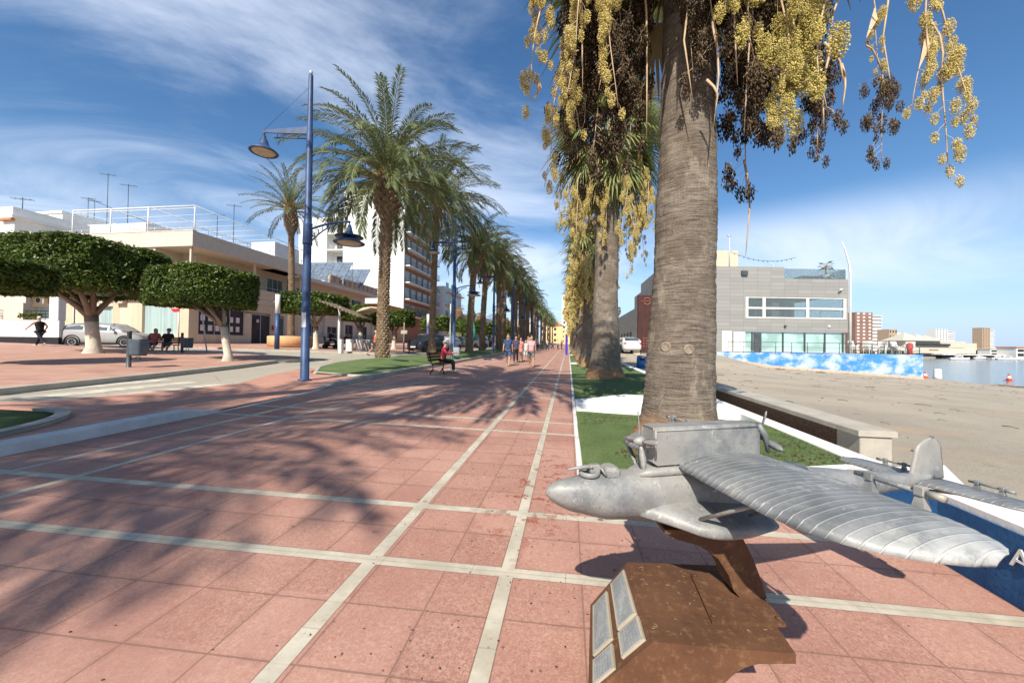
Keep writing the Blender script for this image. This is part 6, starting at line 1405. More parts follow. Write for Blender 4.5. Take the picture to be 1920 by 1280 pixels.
# ---------------------------------------------------------------- cars
def car(label, loc, rz, paint_m, L=4.4, W=1.82, H_=1.5, suv=0, group=None, detailed=True):
    """faces +y"""
    t = thing('parked_car', label, 'car', loc, rz, group); h = H_; wb = L*.30
    #   y      zb   belt  top   half width
    st = [(-L*.5,.42,.80,.80,.62),(-L*.49,.30,.92,.98,.76),(-L*.455,.24,.98,1.06 if suv < 2 else h*.8,.85),(-L*.42,.22,1.0,h*(.80+.08*suv),.89),(-L*.33,.20,1.0,h*.955,.91),(-L*.18,.19,.99,h*.995,.915),(0,.19,.98,h,.915),(L*.10,.19,.97,h*.975,.915),(L*.19,.19,.965,h*.86,.91),(L*.265,.2,.96,.985,.90),(L*.36,.21,.90,.93,.88),(L*.44,.24,.82,.84,.82),(L*.485,.30,.70,.73,.70),(L*.5,.38,.60,.62,.55)]
    k = W/1.83; rings = []
    for y_, zb, be, tp, hw in st:
        hw *= k; tp = max(tp, be+.005); be *= h/1.5; gh = tp-be; rw = hw*(.80 if gh > .25 else .93)
        half = [(hw*.80,zb),(hw*.985,zb+.08),(hw*1.0,zb+(be-zb)*.45),(hw*.985,be-.06),(hw*.955,be),(rw*1.03,be+gh*.75),(rw*.90,tp-.02*min(1,gh*4)),(rw*.5,tp+.015)]
        rings.append([(x_,y_,z_) for x_,z_ in half]+[(-x_,y_,z_) for x_,z_ in reversed(half)])
    m = MB(); m.loft(rings, 0, True, True); body = m.build('body', paint_m, t, fixn=True)
    # side glass
    for sx in (1,-1):
        m = MB()
        for a, b in ((3,5),(5,7),(7,8)):
            q = []; seq = list(range(a,b+1))
            for idx, up_ in [(i_,0) for i_ in seq]+[(i_,1) for i_ in reversed(seq)]:
                y_, zb, be, tp, hw = st[idx]; hw *= k; be *= h/1.5; gh = tp-be; rw = hw*.80; f_ = .86 if up_ else .10
                xx = hw*.955+(rw*1.03-hw*.955)*min(1,(f_/.75)) if f_ < .75 else rw*1.03+(rw*.90-rw*1.03)*((f_-.75)/.25)
                q.append((sx*(xx+.014), y_+(.05 if idx == a else (-.05 if idx == b else 0)), be+gh*f_))
            nq = len(seq); m.add(q, [(i_,i_+1,2*nq-2-i_,2*nq-1-i_) for i_ in range(nq-1)])
        m.build('side_window', M['glass'], t)
    def cross(i0, i1, f0_, f1_, off):
        q = []
        for i, f_ in ((i0,f0_),(i1,f1_)):
            y_, zb, be, tp, hw = st[i]; hw *= k; q.append((y_, tp, hw*.70))
        (y0,z0,w0),(y1,z1,w1) = q; ya, za = y0+(y1-y0)*.05, z0+(z1-z0)*.05; yb, zb_ = y0+(y1-y0)*.93, z0+(z1-z0)*.93
        return [(-w0*1.12,ya+off,za+.025),(w0*1.12,ya+off,za+.025),(w1,yb+off,zb_+.03),(-w1,yb+off,zb_+.03)]
    m = MB(); m.add(cross(9,7,0,0,.01), [(0,1,2,3)]); m.build('windscreen', M['glass'], t)
    m = MB(); m.add(cross(2,4,0,0,-.012), [(3,2,1,0)]); m.build('rear_window', M['glass'], t)
    for sx in (1,-1):
        for y_ in (wb, -wb):
            m = MB(); Ry = Matrix.Rotation(R(90),3,'Y'); r_ = .33; m.lathe([(.22,-.11),(r_-.02,-.11),(r_,-.07),(r_,.07),(r_-.02,.11),(.22,.11)], 24, (sx*(W/2-.10),y_,r_), 0, True, True, Ry); w_ = m.build('wheel', M['tyre'], t)
            m = MB(); m.lathe([(.22,-.1),(.21,sx*.112),(.02,sx*.10)], 20, (sx*(W/2-.10),y_,r_), 0, False, True, Ry)
            for j in range(5): a = R(72*j); m.box((sx*(W/2+.004)-.006,y_-.02,r_),(sx*(W/2+.004)+.006,y_+.02,r_+.2), 0, Matrix.Translation((0,y_,r_)) @ Matrix.Rotation(a,4,'X') @ Matrix.Translation((0,-y_,-r_)))
            m.build('rim', M['rim'], w_)
            m = MB(); m.tube([(sx*(W/2-.0),y_+.39*math.cos(a),r_+.02+.39*math.sin(a)) for a in [R(-12+204*j/12) for j in range(13)]], .035, 6); m.build('wheel_arch', M['black'], t)
        m = MB(); m.bbox((min(sx*W*.51,sx*W*.6),L*.16,.98*h/1.5),(max(sx*W*.51,sx*W*.6),L*.19,1.10*h/1.5),.02); m.build('mirror', paint_m, t)
        m = MB(); m.loft([[(sx*W*.26,L*.484,.66),(sx*W*.26,L*.487,.58),(sx*W*.41,L*.455,.60),(sx*W*.41,L*.452,.72)],[(sx*W*.26,L*.45,.66),(sx*W*.26,L*.45,.58),(sx*W*.41,L*.42,.60),(sx*W*.41,L*.42,.72)]],0,False); m.build('headlight', M['alu'], t, fixn=True)
        m = MB(); m.box((min(sx*W*.30,sx*W*.43),-L*.497,.78),(max(sx*W*.30,sx*W*.43),-L*.47,.92)); m.build('tail_light', plain('red_lens', (.35,.02,.02), .3) if 'red_lens' not in bpy.data.materials else bpy.data.materials['red_lens'], t)
    m = MB(); m.bbox((-W*.22,L*.47,.36),(W*.22,L*.503,.60),.03); m.bbox((-W*.40,L*.45,.28),(-W*.28,L*.487,.42),.02); m.bbox((W*.28,L*.45,.28),(W*.40,L*.487,.42),.02); m.build('grille', M['black'], t)
    m = MB(); m.box((-.26,L*.504,.42),(.26,L*.51,.53)); m.build('number_plate', M['white'], t); m = MB(); m.box((-.26,-L*.505,.55),(.26,-L*.498,.66)); m.build('number_plate', M['white'], t)
    for sx in (1,-1): m = MB(); m.box((sx*W*.485-.03,-L*.38,.18),(sx*W*.485+.03,L*.40,.30)); m.build('sill', M['black'], t)
    return t
silver = paint('silver_grey_paint', (.33,.32,.31), .3); wht = paint('white_car_paint', (.62,.62,.63), .3); blk = paint('black_car_paint', (.02,.022,.028), .25); gre = paint('grey_car_paint', (.14,.15,.16), .3)
p = gp(188, 651); car('silver-grey hatchback with black grille parked facing right behind the big clipped tree', (p.x-.6,p.y+.9,p.z), YAW+R(-76), silver, 4.4, 1.84, 1.55, 1)
p = gp(785, 660, 0); car('black people carrier parked facing the viewer beyond the nearest date palm', (p.x,p.y+2,p.z), YAW+R(160), blk, 4.5, 1.85, 1.75, 2)
p = gp(822, 658, 0); car('white hatchback parked behind the black people carrier', (p.x+.3,p.y+2,p.z), YAW+R(165), wht, 4.1, 1.75, 1.5, 1)
for i, (px, d, mt, lb) in enumerate(((858,52,gre,'dark grey car parked deeper in the left street behind the palm trunks'),(893,56,wht,'white van-like car parked under the terrace beyond the second palm'),(905,66,blk,'black car beside the white one deep in the left street'))):
    w = at(px, 640, d); car(lb, (w.x,w.y,G(w.x,w.y)-.02), YAW+R(150), mt, 4.6, 1.8, 1.6+.2*(i == 1), 2 if i == 1 else 1)
w = cam2w((1176-960)/695*36.5, 36.5, 0); car('silver-white saloon seen from behind beside the rust-red sign panel', (w.x,w.y,H(w.x,w.y)+.03), YAW+R(-4), wht, 4.4, 1.78, 1.45, 0)
p = gp(1195, 662); m = MB(); m.bbox((-.3,-.3,0),(.3,.3,1.1),.03); o = m.build('concrete_block', M['cream']); w = cam2w((1193-960)/695*35, 35, 0); w.z = H(w.x,w.y)-.1; o.location = w; tag(o, 'pale concrete block between the parked saloon and the rust-red panel', 'block')
# ---------------------------------------------------------------- aircraft sculpture on a rusted pedestal
al = Mat('weathered_cast_aluminium', .55, .45, .12); a = al.noise(7,6,.7); b = al.noise(40,4,.75); c3 = al.noise(2.5,4)
cc = al.mix(a.sm(.35,.65), (.165,.175,.18), (.285,.285,.275)); cc = al.mix(c3.sm(.45,.62)*.6, cc, (.38,.36,.32)); cc = al.mix(b.sm(.56,.70)*.6, cc, (.13,.125,.115)); cc = al.mix(al.noise(5,6,.8).sm(.58,.64)*.6, cc, (.36,.30,.20)); cc = al.mix(al.noise(13,6,.85).sm(.58,.66)*.6, cc, (.60,.585,.55)); al.color(cc); al.rough(a*.25+.38); al.bump(a*.5+b*.5, .7, .006)
AL = al.mat
rib = Mat('ribbed_wing_aluminium', .55, .45, .12); a = rib.noise(6,6,.7); b = rib.noise(45,4,.75); x,y,z = rib.xyz()
ph = ((y+ (a-.5)*.006)/.031).mod(1.0); line = (ph-.5).abs().sm(.10,.02)
cc = rib.mix(a.sm(.35,.65), (.145,.155,.16), (.245,.25,.25)); cc = rib.mix(line*.42, cc, (.52,.52,.50)); cc = rib.mix(b.sm(.58,.74)*.45, cc, (.17,.165,.15)); cc = rib.mix(rib.noise(4,6,.8).sm(.56,.64)*.5, cc, (.46,.44,.38)); cc = rib.mix(rib.noise(15,6,.85).sm(.6,.68)*.6, cc, (.60,.59,.56)); cc = rib.mix(y.abs().sm(.62,.86)*a.sm(.3,.6)*.75, cc, (.55,.55,.52)); rib.color(cc); rib.rough(a*.25+.36); rib.bump(line*.35+a*.6+b*.3, .8, .005)
RIB = rib.mat
org = cam2w(.957, 1.75, 0); ang = math.atan2((R0*-.975+CF*-.22).y, (R0*-.975+CF*-.22).x)
T = thing('aircraft_sculpture', 'cast grey metal model of an old twin-propeller flying boat mounted on the rusted pedestal', 'sculpture', (org.x,org.y,0), ang)
def lerp_tab(tab, x):
    for (x0,*v0),(x1,*v1) in zip(tab, tab[1:]):
        if x0 <= x <= x1: t = (x-x0)/(x1-x0) if x1 > x0 else 0; return [p+(q-p)*t for p, q in zip(v0, v1)]
    return tab[-1][1:] if x > tab[-1][0] else tab[0][1:]
# wing: planform table by |Y| : leading X, trailing X
WT = [(0,.225,-.245),(.3,.25,-.245),(.5,.262,-.24),(.62,.245,-.235),(.70,.205,-.22),(.76,.16,-.20),(.81,.095,-.175),(.845,.02,-.14),(.865,-.05,-.10)]
def wing(sg, ymax=.865):
    kk = .865/ymax
    m = MB(); rings = []; N = 220
    for i in range(N+1):
        y_ = ymax*i/N; le, te = lerp_tab(WT, y_*kk); c = le-te; th = .052*(c/.47)**.8; row = []
        K = 16
        prof_ = []
        for j in range(K+1):
            s = j/K; zt = th*(1.05*math.sqrt(max(s,0))*(1-s)**.85*1.5); prof_.append((le-c*s, 1.0+zt-.028*(1-s)**2))
        for j in range(K-1, 0, -1):
            s = j/K; prof_.append((le-c*s, 1.0-th*.30*math.sin(math.pi*s**.6)-.028*(1-s)**2))
        rings.append([(x_+.003*noise.noise(Vector((x_*20,y_*20,z_*20))), sg*y_, z_+.0006*math.cos(2*math.pi*(y_/.031-.5))*(1 if 0 < q < 17 else 0)+.003*noise.noise(Vector((x_*9,y_*9,0)))) for q, (x_, z_) in enumerate(prof_)])
    m.loft(rings, 0, True, True); return m.build('wing', RIB, T, fixn=True)
wing(1); wing(-1, .56)
SEAM = plain('pale_weld_seam', (.50,.49,.45), .6, .25, 30)
# hull
HS = [(-1.42,.012,.83,.80),(-1.30,.035,.835,.77),(-1.1,.05,.85,.755),(-.8,.075,.885,.735),(-.4,.105,.93,.725),(0,.118,.95,.72),(.2,.12,.955,.722),(.4,.118,.955,.73),(.55,.11,.95,.742),(.64,.092,.945,.765),(.72,.070,.938,.792),(.775,.047,.927,.818),(.81,.026,.912,.845),(.826,.007,.893,.868)]
m = MB(); rings = []
for x_ in [HS[0][0]+(HS[-1][0]-HS[0][0])*(1-(1-i/60)**1.25) for i in range(61)]:
    w_, zt, zb = lerp_tab(HS, x_); w_ *= .86; q_ = ss(.1,.5,x_)*.012; zb += q_; h_ = zt-zb; f_ = []
    for wy, zz_ in ((0,1.0),(.42,.985),(.72,.93),(.93,.80),(1.0,.60),(.985,.42),(.90,.28),(.55,.12),(.18,.02),(0,0)): f_.append((wy*w_, zb+h_*zz_))
    ring = f_+[(-q,zz_) for q, zz_ in reversed(f_[1:-1])]
    rings.append([(x_+.0, q, zz_+.003*noise.noise(Vector((x_*12,q*12,zz_*12)))) for q, zz_ in ring])
m.loft(rings, 0, True, True); hull = m.build('hull', AL, T, fixn=True)
m = MB()   # raised seam lines on the hull sides
def hp(x_, sg, fz):
    w_, zt, zb = lerp_tab(HS, x_); w_ *= .86; zb += ss(.1,.5,x_)*.012; tab = [(0,0),(.02,.18),(.12,.55),(.28,.90),(.42,.985),(.60,1.0),(.80,.93),(.93,.72),(.985,.42),(1.0,0)]
    wy = lerp_tab(tab, fz)[0]; return Vector((x_, sg*(wy*w_+.0022), zb+(zt-zb)*fz))
for sg in (1,-1):
    m = MB(); m.tube([hp(.80-i*.1, sg, .52) for i in range(9)], .0028, 4)
    for x_ in (.66,.52,.36,-.25,-.55): m.tube([hp(x_, sg, f_) for f_ in (.05,.15,.3,.45,.6,.75,.88,.97)], .0026, 4)
for sg in (1,-1):
    for x_ in (.72,.62,.56,.47,.41): 
        for fz in (.42,.72): q = hp(x_,sg,fz); m.ell(q, (.003,.0015,.003), 6, 4)
    m.build('hull_seam', SEAM, hull)
m = MB(); m.bbox((-.9,-.035,.90),(.33,.035,.965),.012) if False else m.loft([[(.42,-.06,.948),(.42,.06,.948),(.42,.04,.955),(.42,-.04,.955)],[(.36,-.07,.95),(.36,.07,.95),(.36,.05,.975),(.36,-.05,.975)],[(.1,-.07,.95),(.1,.07,.95),(.1,.05,.978),(.1,-.05,.978)],[(-.5,-.05,.915),(-.5,.05,.915),(-.5,.03,.935),(-.5,-.03,.935)]],0,True); m.build('deck_fairing', AL, hull, fixn=True)
m = MB(); m.lathe([(.035,0),(.045,.004),(.046,.018),(.040,.024),(.034,.018),(.034,.0)], 18, (.63,0,.945)); ring_ = m.build('gun_ring', AL, hull)
m = MB(); m.tube([(.60,.0,.985),(.67,.01,.988),(.735,.012,.982)], [.012,.008,.005], 7); m.bbox((.585,-.014,.962),(.63,.018,.995),.004); m.tube([(.63,-.02,.965),(.63,.03,.995)], .005, 5); m.build('gun', AL, ring_)
m = MB(); m.bbox((.50,-.045,.948),(.57,.045,.985),.012); m.tube([(.57,.04,.952),(.585,.03,.98),(.585,-.03,.98),(.57,-.04,.952)], .005, 5); m.build('windscreen', AL, hull)
# sponsons
for sg in (1,-1):
    m = MB(); rings = []
    for i in range(15):
        t_ = i/14; y_ = .09+.175*t_; xf = .45-.19*t_**.8-.02*t_; xb = -.16+.05*t_; th = .048-.016*t_; zc = .80-.035*t_
        if t_ > .75: e_ = (t_-.75)/.25; k_ = 1-math.sqrt(max(0,1-e_*e_)); xf -= .13*k_; xb += .10*k_; th *= (1-.55*k_)
        K = 14; up_ = [(xf+(xb-xf)*j/K, zc+th*.95*math.sin(math.pi*(j/K)**.55)) for j in range(K+1)]; dn = [(xf+(xb-xf)*j/K, zc-th*.75*math.sin(math.pi*(j/K)**.6)) for j in range(K-1,0,-1)]
        rings.append([(x_+.002*noise.noise(Vector((x_*15,y_*15,3))), sg*y_, z_) for x_, z_ in up_+dn])
    m.loft(rings, 0, True, True); m.build('sponson', AL, T, fixn=True)
    m = MB(); m.tube([(.235,sg*.20,.815),(.20,sg*.46,.985)], .0125, 8, flat=.6); m.build('strut', AL, T)
    m = MB(); m.tube([(.0,sg*.20,.81),(-.06,sg*.46,.99)], .0105, 8, flat=.6); m.build('strut', AL, T)
for x_, y_, x2 in ((.19,.055,.17),(.165,-.055,.15),(.21,.02,.235),(-.16,.05,-.17),(-.16,-.05,-.17),(-.05,.05,-.10)):
    m = MB(); m.tube([(x_,y_,.945),(x2,y_*1.1,1.0)], [.013,.011], 8); m.build('strut', AL, T)
# engine nacelle
m = MB(); NZ = [(.345,.050,1.030,1.140),(.35,.045,1.0,1.150),(.33,.047,.985,1.152),(0,.048,.99,1.155),(-.19,.047,.99,1.153),(-.215,.042,1.0,1.147),(-.222,.03,1.03,1.13)]
m.loft([[(x_+.002*noise.noise(Vector((x_*30,1,z1))),-w_,z0),(x_,w_,z0),(x_,w_+.002,z0+(z1-z0)*.5),(x_,w_,z1-.012),(x_,w_*.86,z1),(x_,-w_*.86,z1),(x_,-w_,z1-.012),(x_,-w_-.002,z0+(z1-z0)*.5)] for x_,w_,z0,z1 in NZ],0,False); nac = m.build('engine_nacelle', AL, T, fixn=True)
m = MB(); m.tube([(.34,.048,1.138),(-.20,.050,1.141)], .004, 5); m.tube([(-.20,.05,1.15),(-.235,.05,1.10),(-.255,.05,1.02)], [.012,.014,.01], 7); m.tube([(.345,.055,1.15),(.345,.055,1.02)], .006, 5); m.build('nacelle_trim', AL, nac)
def prop(x_, zc, rot, nb):
    m = MB(); m.lathe([(.018,-.02),(.022,0),(.016,.02),(.004,.034)], 12, (x_,0,zc), 0, True, True, Matrix.Rotation(R(90 if x_ > 0 else -90),3,'Y')); p = m.build('propeller', AL, T)
    for j in range(nb):
        a = R(rot+360*j/nb); d = Vector((0,math.cos(a),math.sin(a))); n_ = Vector((1,0,0)); sd = d.cross(n_)
        m = MB(); rings = []
        for s, w_ in ((.015,.007),(.04,.014),(.075,.02),(.11,.017),(.130,.006)):
            c = Vector((x_,0,zc))+d*s; tw = R(50-180*s); e = sd*math.cos(tw)+n_*math.sin(tw); q = e.cross(d)
            rings.append([c-e*w_,c+q*.003,c+e*w_,c-q*.003])
        m.loft(rings, 0, True, True); m.build('blade', AL, p, fixn=True)
prop(.385, 1.085, 100, 4); prop(-.255, 1.085, 72, 4)
# tail
m = MB(); rings = []
for i in range(17):
    t_ = i/16; z_ = .80+.235*t_; xf = -1.225-.075*t_-.09*max(0,t_-.72)/.28*1.0*((t_-.72)/.28 if t_ > .72 else 0); xb = -1.505+.03*t_+.06*(((t_-.72)/.28)**2 if t_ > .72 else 0); th = .012*(1-.4*t_)
    rings.append([(xf,0,z_),(xf-.03,th,z_),((xf+xb)/2,th,z_),(xb+.02,th*.6,z_),(xb,0,z_),(xb+.02,-th*.6,z_),((xf+xb)/2,-th,z_),(xf-.03,-th,z_)])
m.loft(rings, 0, True, True); m.build('tail_fin', AL, T, fixn=True)
for sg in (1,-1):
    m = MB(); rings = []
    for i in range(25):
        t_ = i/24; y_ = .012+.40*t_; k_ = 1-math.sqrt(max(0,1-((t_-.8)/.2)**2)) if t_ > .8 else 0; xf = -1.225-.03*t_-.08*k_; xb = -1.465+.02*t_+.07*k_; th = .013*(1-.4*t_)
        rz_ = .0012*math.cos(2*math.pi*y_/.042); rings.append([(xf,sg*y_,.80),(xf-.03,sg*y_,.80+th+rz_),((xf+xb)/2,sg*y_,.80+th*.9+rz_),(xb,sg*y_,.80+.002),(xb,sg*y_,.80-.002),((xf+xb)/2,sg*y_,.80-th*.8),(xf-.03,sg*y_,.80-th)])
    m.loft(rings, 0, True, True); st = m.build('tailplane', RIB, T, fixn=True)
    m = MB(); m.tube([(-1.30,sg*.03,.70+.06),(-1.34,sg*.20,.79)], .008, 6); m.build('strut', AL, T)
    # small balance tab on posts
    def tab(xa, ya, xb_, yb, z0, h_, parent, s_=1):
        m = MB(); A = Vector((xa,ya,z0)); B = Vector((xb_,yb,z0)); u_ = (B-A).normalized(); w2 = Vector((-u_.y,u_.x,0))
        for P_ in (A.lerp(B,.2), A.lerp(B,.8)):
            m.loft([[P_-u_*.018*s_-w2*.016*s_+Vector((0,0,-.01)),P_+u_*.018*s_-w2*.016*s_+Vector((0,0,-.01)),P_+u_*.018*s_+w2*.016*s_+Vector((0,0,-.01)),P_-u_*.018*s_+w2*.016*s_+Vector((0,0,-.01))],[P_-u_*.010*s_-w2*.008*s_+Vector((0,0,h_*.8)),P_+u_*.010*s_-w2*.008*s_+Vector((0,0,h_*.8)),P_+u_*.010*s_+w2*.008*s_+Vector((0,0,h_*.8)),P_-u_*.010*s_+w2*.008*s_+Vector((0,0,h_*.8))]],0,False)
            m.bbox(tuple(P_+Vector((-.014*s_,-.014*s_,h_*.8))),tuple(P_+Vector((.014*s_,.014*s_,h_*1.45))),.003)
        m.tube([A+Vector((0,0,h_)),B+Vector((0,0,h_))], [.009*s_,.009*s_], 7)
        m.tube([B+Vector((0,0,h_))-u_*.03,B+Vector((0,0,h_))+u_*.012], .0125*s_, 7); return m.build('balance_tab', AL, parent, fixn=True)
    tab(-1.46, sg*.12, -1.45, sg*.27, .80, .028, st, .7)
for sg in (1,-1):
    tab(-.235, sg*.43, -.235, sg*.665, 1.005, .045, T, 1.0)
# pedestal
cams = lambda r_, f_, z_: cam2w(r_, f_, z_)
pc = cam2w(.36, 1.65, 0); PD = thing('rusted_pedestal', 'rusty brown steel pedestal with sloping plaque face and flared plate top carrying the metal aircraft', 'pedestal', (pc.x,pc.y,G(pc.x,pc.y)))
zo = G(pc.x,pc.y)
def W2L(v): return Vector((v.x-pc.x, v.y-pc.y, v.z-zo))
def sect(tf, f_):        # profile in cam-right / z at one end; tf 0 = far, 1 = near
    u0 = .415+(.302-.415)*tf; u1 = .598+(.534-.598)*tf; u2 = 1.13+(1.027-1.13)*tf
    pr = [(u0,0),(u0,.20),(u1,.42),(u2,.42),(u2,.385)]
    n = 14
    for i in range(1, n+1):
        a = math.pi/2*i/n; pr.append((u2-.10-(u2-u0-.50)*math.sin(a), .375*math.cos(a) if i < n else 0.0))
    fe = (1.893, 1.865) if tf == 0 else (1.40, 1.335)
    return [W2L(cams(u_, fe[0]+(fe[1]-fe[0])*(u_-u0)/(u2-u0), z_)) for u_, z_ in pr]
A_ = sect(0, 1.89); B_ = sect(1, 1.385)
m = MB(); n = len(A_); vs = A_+B_
m.add(vs, [tuple(range(n)), tuple(range(2*n-1,n-1,-1))]+[(i,n+i,n+(i+1)%n,(i+1)%n) for i in range(n)], 0, False); body = m.build('pedestal_body', M['corten'], PD, fixn=True)
# plaques on the sloping face: (s along depth 0 far..1 near, t down slope 0 top..1 bottom)
slate = Mat('engraved_plaque', .5, .4); nn_ = slate.noise(8,5,.7); xx,yy,zz_ = slate.xyz(); sc = slate.mix(nn_.sm(.3,.7), (.22,.235,.235), (.34,.35,.34))
slate.color(slate.mix(slate.noise(60,3,.7).sm(.5,.7)*.45, sc, (.13,.14,.14))); slate.bump(slate.noise(50,3), .3, .002)
def fp_(s, t, off):
    a = A_[2].lerp(A_[1], t); b = B_[2].lerp(B_[1], t); nrm = (B_[2]-A_[2]).cross(A_[1]-A_[2]).normalized(); nrm = nrm if nrm.x < 0 or nrm.z > 0 else -nrm
    if nrm.z < 0: nrm = -nrm
    return a.lerp(b, s)+nrm*off
rgp = random.Random(8)
def plaque(s0, s1, t0, t1, rows, cols, lab):
    m = MB(); q = [(s0,t0),(s1,t0),(s1,t1),(s0,t1)]; es, et = .008, .02
    m.loft([[fp_(s,t,-.002) for s,t in q],[fp_(s,t,.009) for s,t in q]],0,False); fr_ = m.build('plaque', plain('plaque_rim', (.42,.37,.28), .6, .15) if 'plaque_rim' not in bpy.data.materials else bpy.data.materials['plaque_rim'], PD, lab, fixn=True)
    q2 = [(s0+es*1.6,t0+et*1.6),(s1-es*1.6,t0+et*1.6),(s1-es*1.6,t1-et*1.6),(s0+es*1.6,t1-et*1.6)]; m = MB(); m.loft([[fp_(s,t,.008) for s,t in q2],[fp_(s,t,.0105) for s,t in q2]],0,False); m.build('plaque_face', slate.mat, fr_, fixn=True)
    m = MB()
    for r_ in range(rows):          # engraved lines of tiny text, too small to read in the photo
        tt = t0+et*3+(t1-t0-et*6)*(r_+.5)/rows; s_ = s0+es*3
        while s_ < s1-es*3:
            l = rgp.uniform(.008,.03); e_ = min(s_+l, s1-es*3)
            if rgp.random() < .9: m.add([fp_(s_,tt-.005,.0112),fp_(e_,tt-.005,.0112),fp_(e_,tt+.005,.0112),fp_(s_,tt+.005,.0112)], [(0,1,2,3)])
            s_ = e_+.006
    for es_, et_ in ((s0+.006,t0+.02),(s1-.006,t0+.02),(s1-.006,t1-.02),(s0+.006,t1-.02)): p_ = fp_(es_,et_,.010); m.ell(p_, (.003,.003,.003), 6, 4)
    m.build('engraving', plain('engraved_dark', (.20,.21,.21), .7) if 'engraved_dark' not in bpy.data.materials else bpy.data.materials['engraved_dark'], fr_)
plaque(.07,.66,.10,.44,11,1,'upper long grey plaque'); plaque(.10,.69,.55,.90,11,1,'lower long grey plaque'); plaque(.70,.94,.08,.44,5,1,'small upper plaque nearest the viewer'); plaque(.74,.97,.56,.90,5,1,'small lower plaque nearest the viewer')
# base plate and raised arm
pl = [cams(r_, f_, 0) for r_, f_ in ((.865,1.78),(1.12,1.79),(1.085,1.46),(.80,1.47))]
m = MB(); m.loft([[W2L(Vector((p.x,p.y,.4205))) for p in pl],[W2L(Vector((p.x,p.y,.434))) for p in pl]],0,False); m.build('base_plate', M['corten'], PD, fixn=True)
for u_, v_ in ((.05,.08),(.95,.08),(.05,.92),(.95,.92)):
    a = pl[0].lerp(pl[1],u_); b = pl[3].lerp(pl[2],u_); c = a.lerp(b,v_); m = MB(); m.lathe([(.010,0),(.010,.006),(.002,.008)], 6, W2L(Vector((c.x,c.y,.434)))); m.build('bolt', M['corten'], PD)
def armp(tr, z_, f_=1.65): return W2L(cam2w(tr, f_, z_))
prof2 = [(.995,.434),(.965,.47),(.945,.53),(.90,.60),(.82,.655),(.70,.685),(.70,.735),(.98,.735),(1.0,.70),(1.05,.60),(1.09,.50),(1.11,.434)]
m = MB(); th = .055; a = [armp(u_, z_, 1.66-th) for u_, z_ in prof2]; b = [armp(u_, z_, 1.66+th) for u_, z_ in prof2]; n = len(a)
m.add(a+b, [tuple(range(n)), tuple(range(2*n-1,n-1,-1))]+[(i,n+i,n+(i+1)%n,(i+1)%n) for i in range(n)], 0, False); m.build('support_arm', M['corten'], PD, fixn=True)
m = MB(); m.loft([[W2L(cam2w(u_,f_,z_)) for u_,f_ in ((.66,1.58),(1.02,1.58),(1.02,1.74),(.66,1.74))] for z_ in (.716,.733)],0,False); m.build('cradle_plate', M['corten'], PD, fixn=True)
m = MB(); rg = random.Random(21)
for i in range(26):
    c = cam2w(rg.uniform(.56,1.0), rg.uniform(1.42,1.85), .4212); a0 = rg.uniform(0,6.28); r_ = rg.uniform(.004,.011); pts = [W2L(c)+Vector((math.cos(a0+t_*.7)*r_, math.sin(a0+t_*.7)*r_*.7, 0)) for t_ in range(rg.randint(3,8))]
    m.tube(pts, .0009, 3)
m.build('paint_scratch', plain('pale_paint_drips', (.42,.33,.20), .7), PD)
# small litter on the pavers: fallen dry leaves and fruit
m = MB(); rg = random.Random(9)
for i in range(1100):
    x_, y_ = rg.gauss(.0,1.0), rg.uniform(1.0,14)
    if x_ > .1 and y_ > 3.9: continue
    if rg.random() < .07: x_ = rg.uniform(-5.8,2.5)
    s_ = rg.uniform(.0025,.0065)*(1 if y_ < 4 else 1.4); z_ = G(x_,y_)+.002; a = rg.uniform(0,6.28); m.add([(x_-math.cos(a)*s_*1.6,y_-math.sin(a)*s_*1.6,z_),(x_+math.sin(a)*s_,y_-math.cos(a)*s_,z_),(x_+math.cos(a)*s_*1.6,y_+math.sin(a)*s_*1.6,z_),(x_-math.sin(a)*s_,y_+math.cos(a)*s_,z_),(x_,y_,z_+s_*.8)], [(0,1,4),(1,2,4),(2,3,4),(3,0,4)])
struct(m.build('fallen_fruit', M['fruit_dark']), 'stuff')

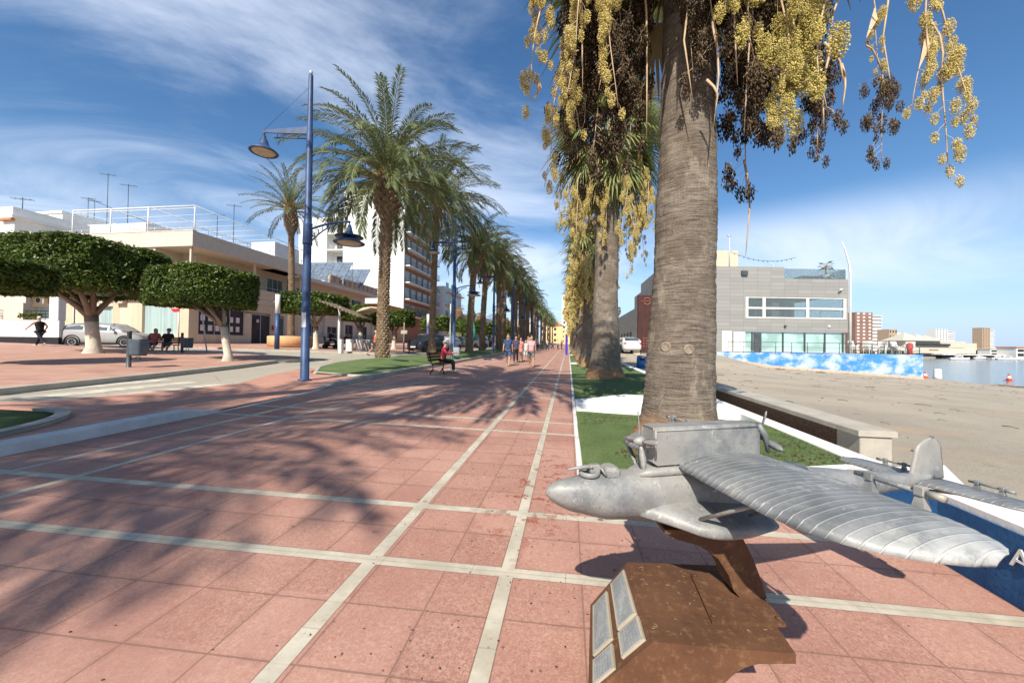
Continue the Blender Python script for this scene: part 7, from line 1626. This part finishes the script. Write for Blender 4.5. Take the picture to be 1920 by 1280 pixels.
# blades and dry litter of the nearest lawn
m = MB(); rg = random.Random(12)
for i in range(30000):
    x_, y_ = rg.uniform(.2,3.4), 4.05+4.0*rg.random()**1.3
    hh = .015+.16*ss(.2,2.4,x_)*ss(4.0,4.9,y_)*ss(8.1,7.2,y_)+.02*noise.noise(Vector((x_*2,y_*2,0))); z_ = G(x_,y_)+hh-.004
    a = rg.uniform(0,6.28); w_ = .004; l = rg.uniform(.012,.026); dx, dy = rg.gauss(0,.008), rg.gauss(0,.008)
    m.add([(x_-math.cos(a)*w_,y_-math.sin(a)*w_,z_),(x_+math.cos(a)*w_,y_+math.sin(a)*w_,z_),(x_+dx,y_+dy,z_+l)],[(0,1,2)])
struct(m.build('turf_blades', M['turf']), 'stuff')
m = MB()
for i in range(2600):
    x_, y_ = rg.uniform(.25,3.4), rg.uniform(4.05,8.0)
    if noise.noise(Vector((x_*.9,y_*.9,3))) < -.05+.25*(x_ < 1.5): continue
    hh = .015+.16*ss(.2,2.4,x_)*ss(4.0,4.9,y_)*ss(8.1,7.2,y_)+.02*noise.noise(Vector((x_*2,y_*2,0))); z_ = G(x_,y_)+hh+.012
    a = rg.uniform(0,6.28); s_ = rg.uniform(.006,.02); m.add([(x_-math.cos(a)*s_*1.8,y_-math.sin(a)*s_*1.8,z_),(x_+math.sin(a)*s_*.7,y_-math.cos(a)*s_*.7,z_+.004),(x_+math.cos(a)*s_*1.8,y_+math.sin(a)*s_*1.8,z_+rg.uniform(0,.01)),(x_-math.sin(a)*s_*.7,y_+math.cos(a)*s_*.7,z_+.002)],[(0,1,2,3)])
struct(m.build('dry_leaf_litter', plain('dry_litter', (.09,.055,.03), .9, .4, 20)), 'stuff')
m = MB()
for i in range(700):       # small stones and scraps on the sand
    x_, y_ = 4.7+rg.random()**1.5*38, rg.uniform(4,52); s_ = rg.uniform(.01,.035)*(1+y_*.03); z_ = gfn(x_,y_)
    if rg.random() < .5: m.ell((x_,y_,z_+s_*.2), (s_,s_*.7,s_*.4), 6, 4)
    else: a = rg.uniform(0,6.28); m.tube([(x_-math.cos(a)*s_*4,y_-math.sin(a)*s_*4,z_+.01),(x_,y_,z_+.03),(x_+math.cos(a)*s_*4,y_+math.sin(a)*s_*4,z_+.01)], s_*.2, 4)
struct(m.build('beach_debris', plain('debris', (.16,.12,.085), .9, .5, 6)), 'stuff')
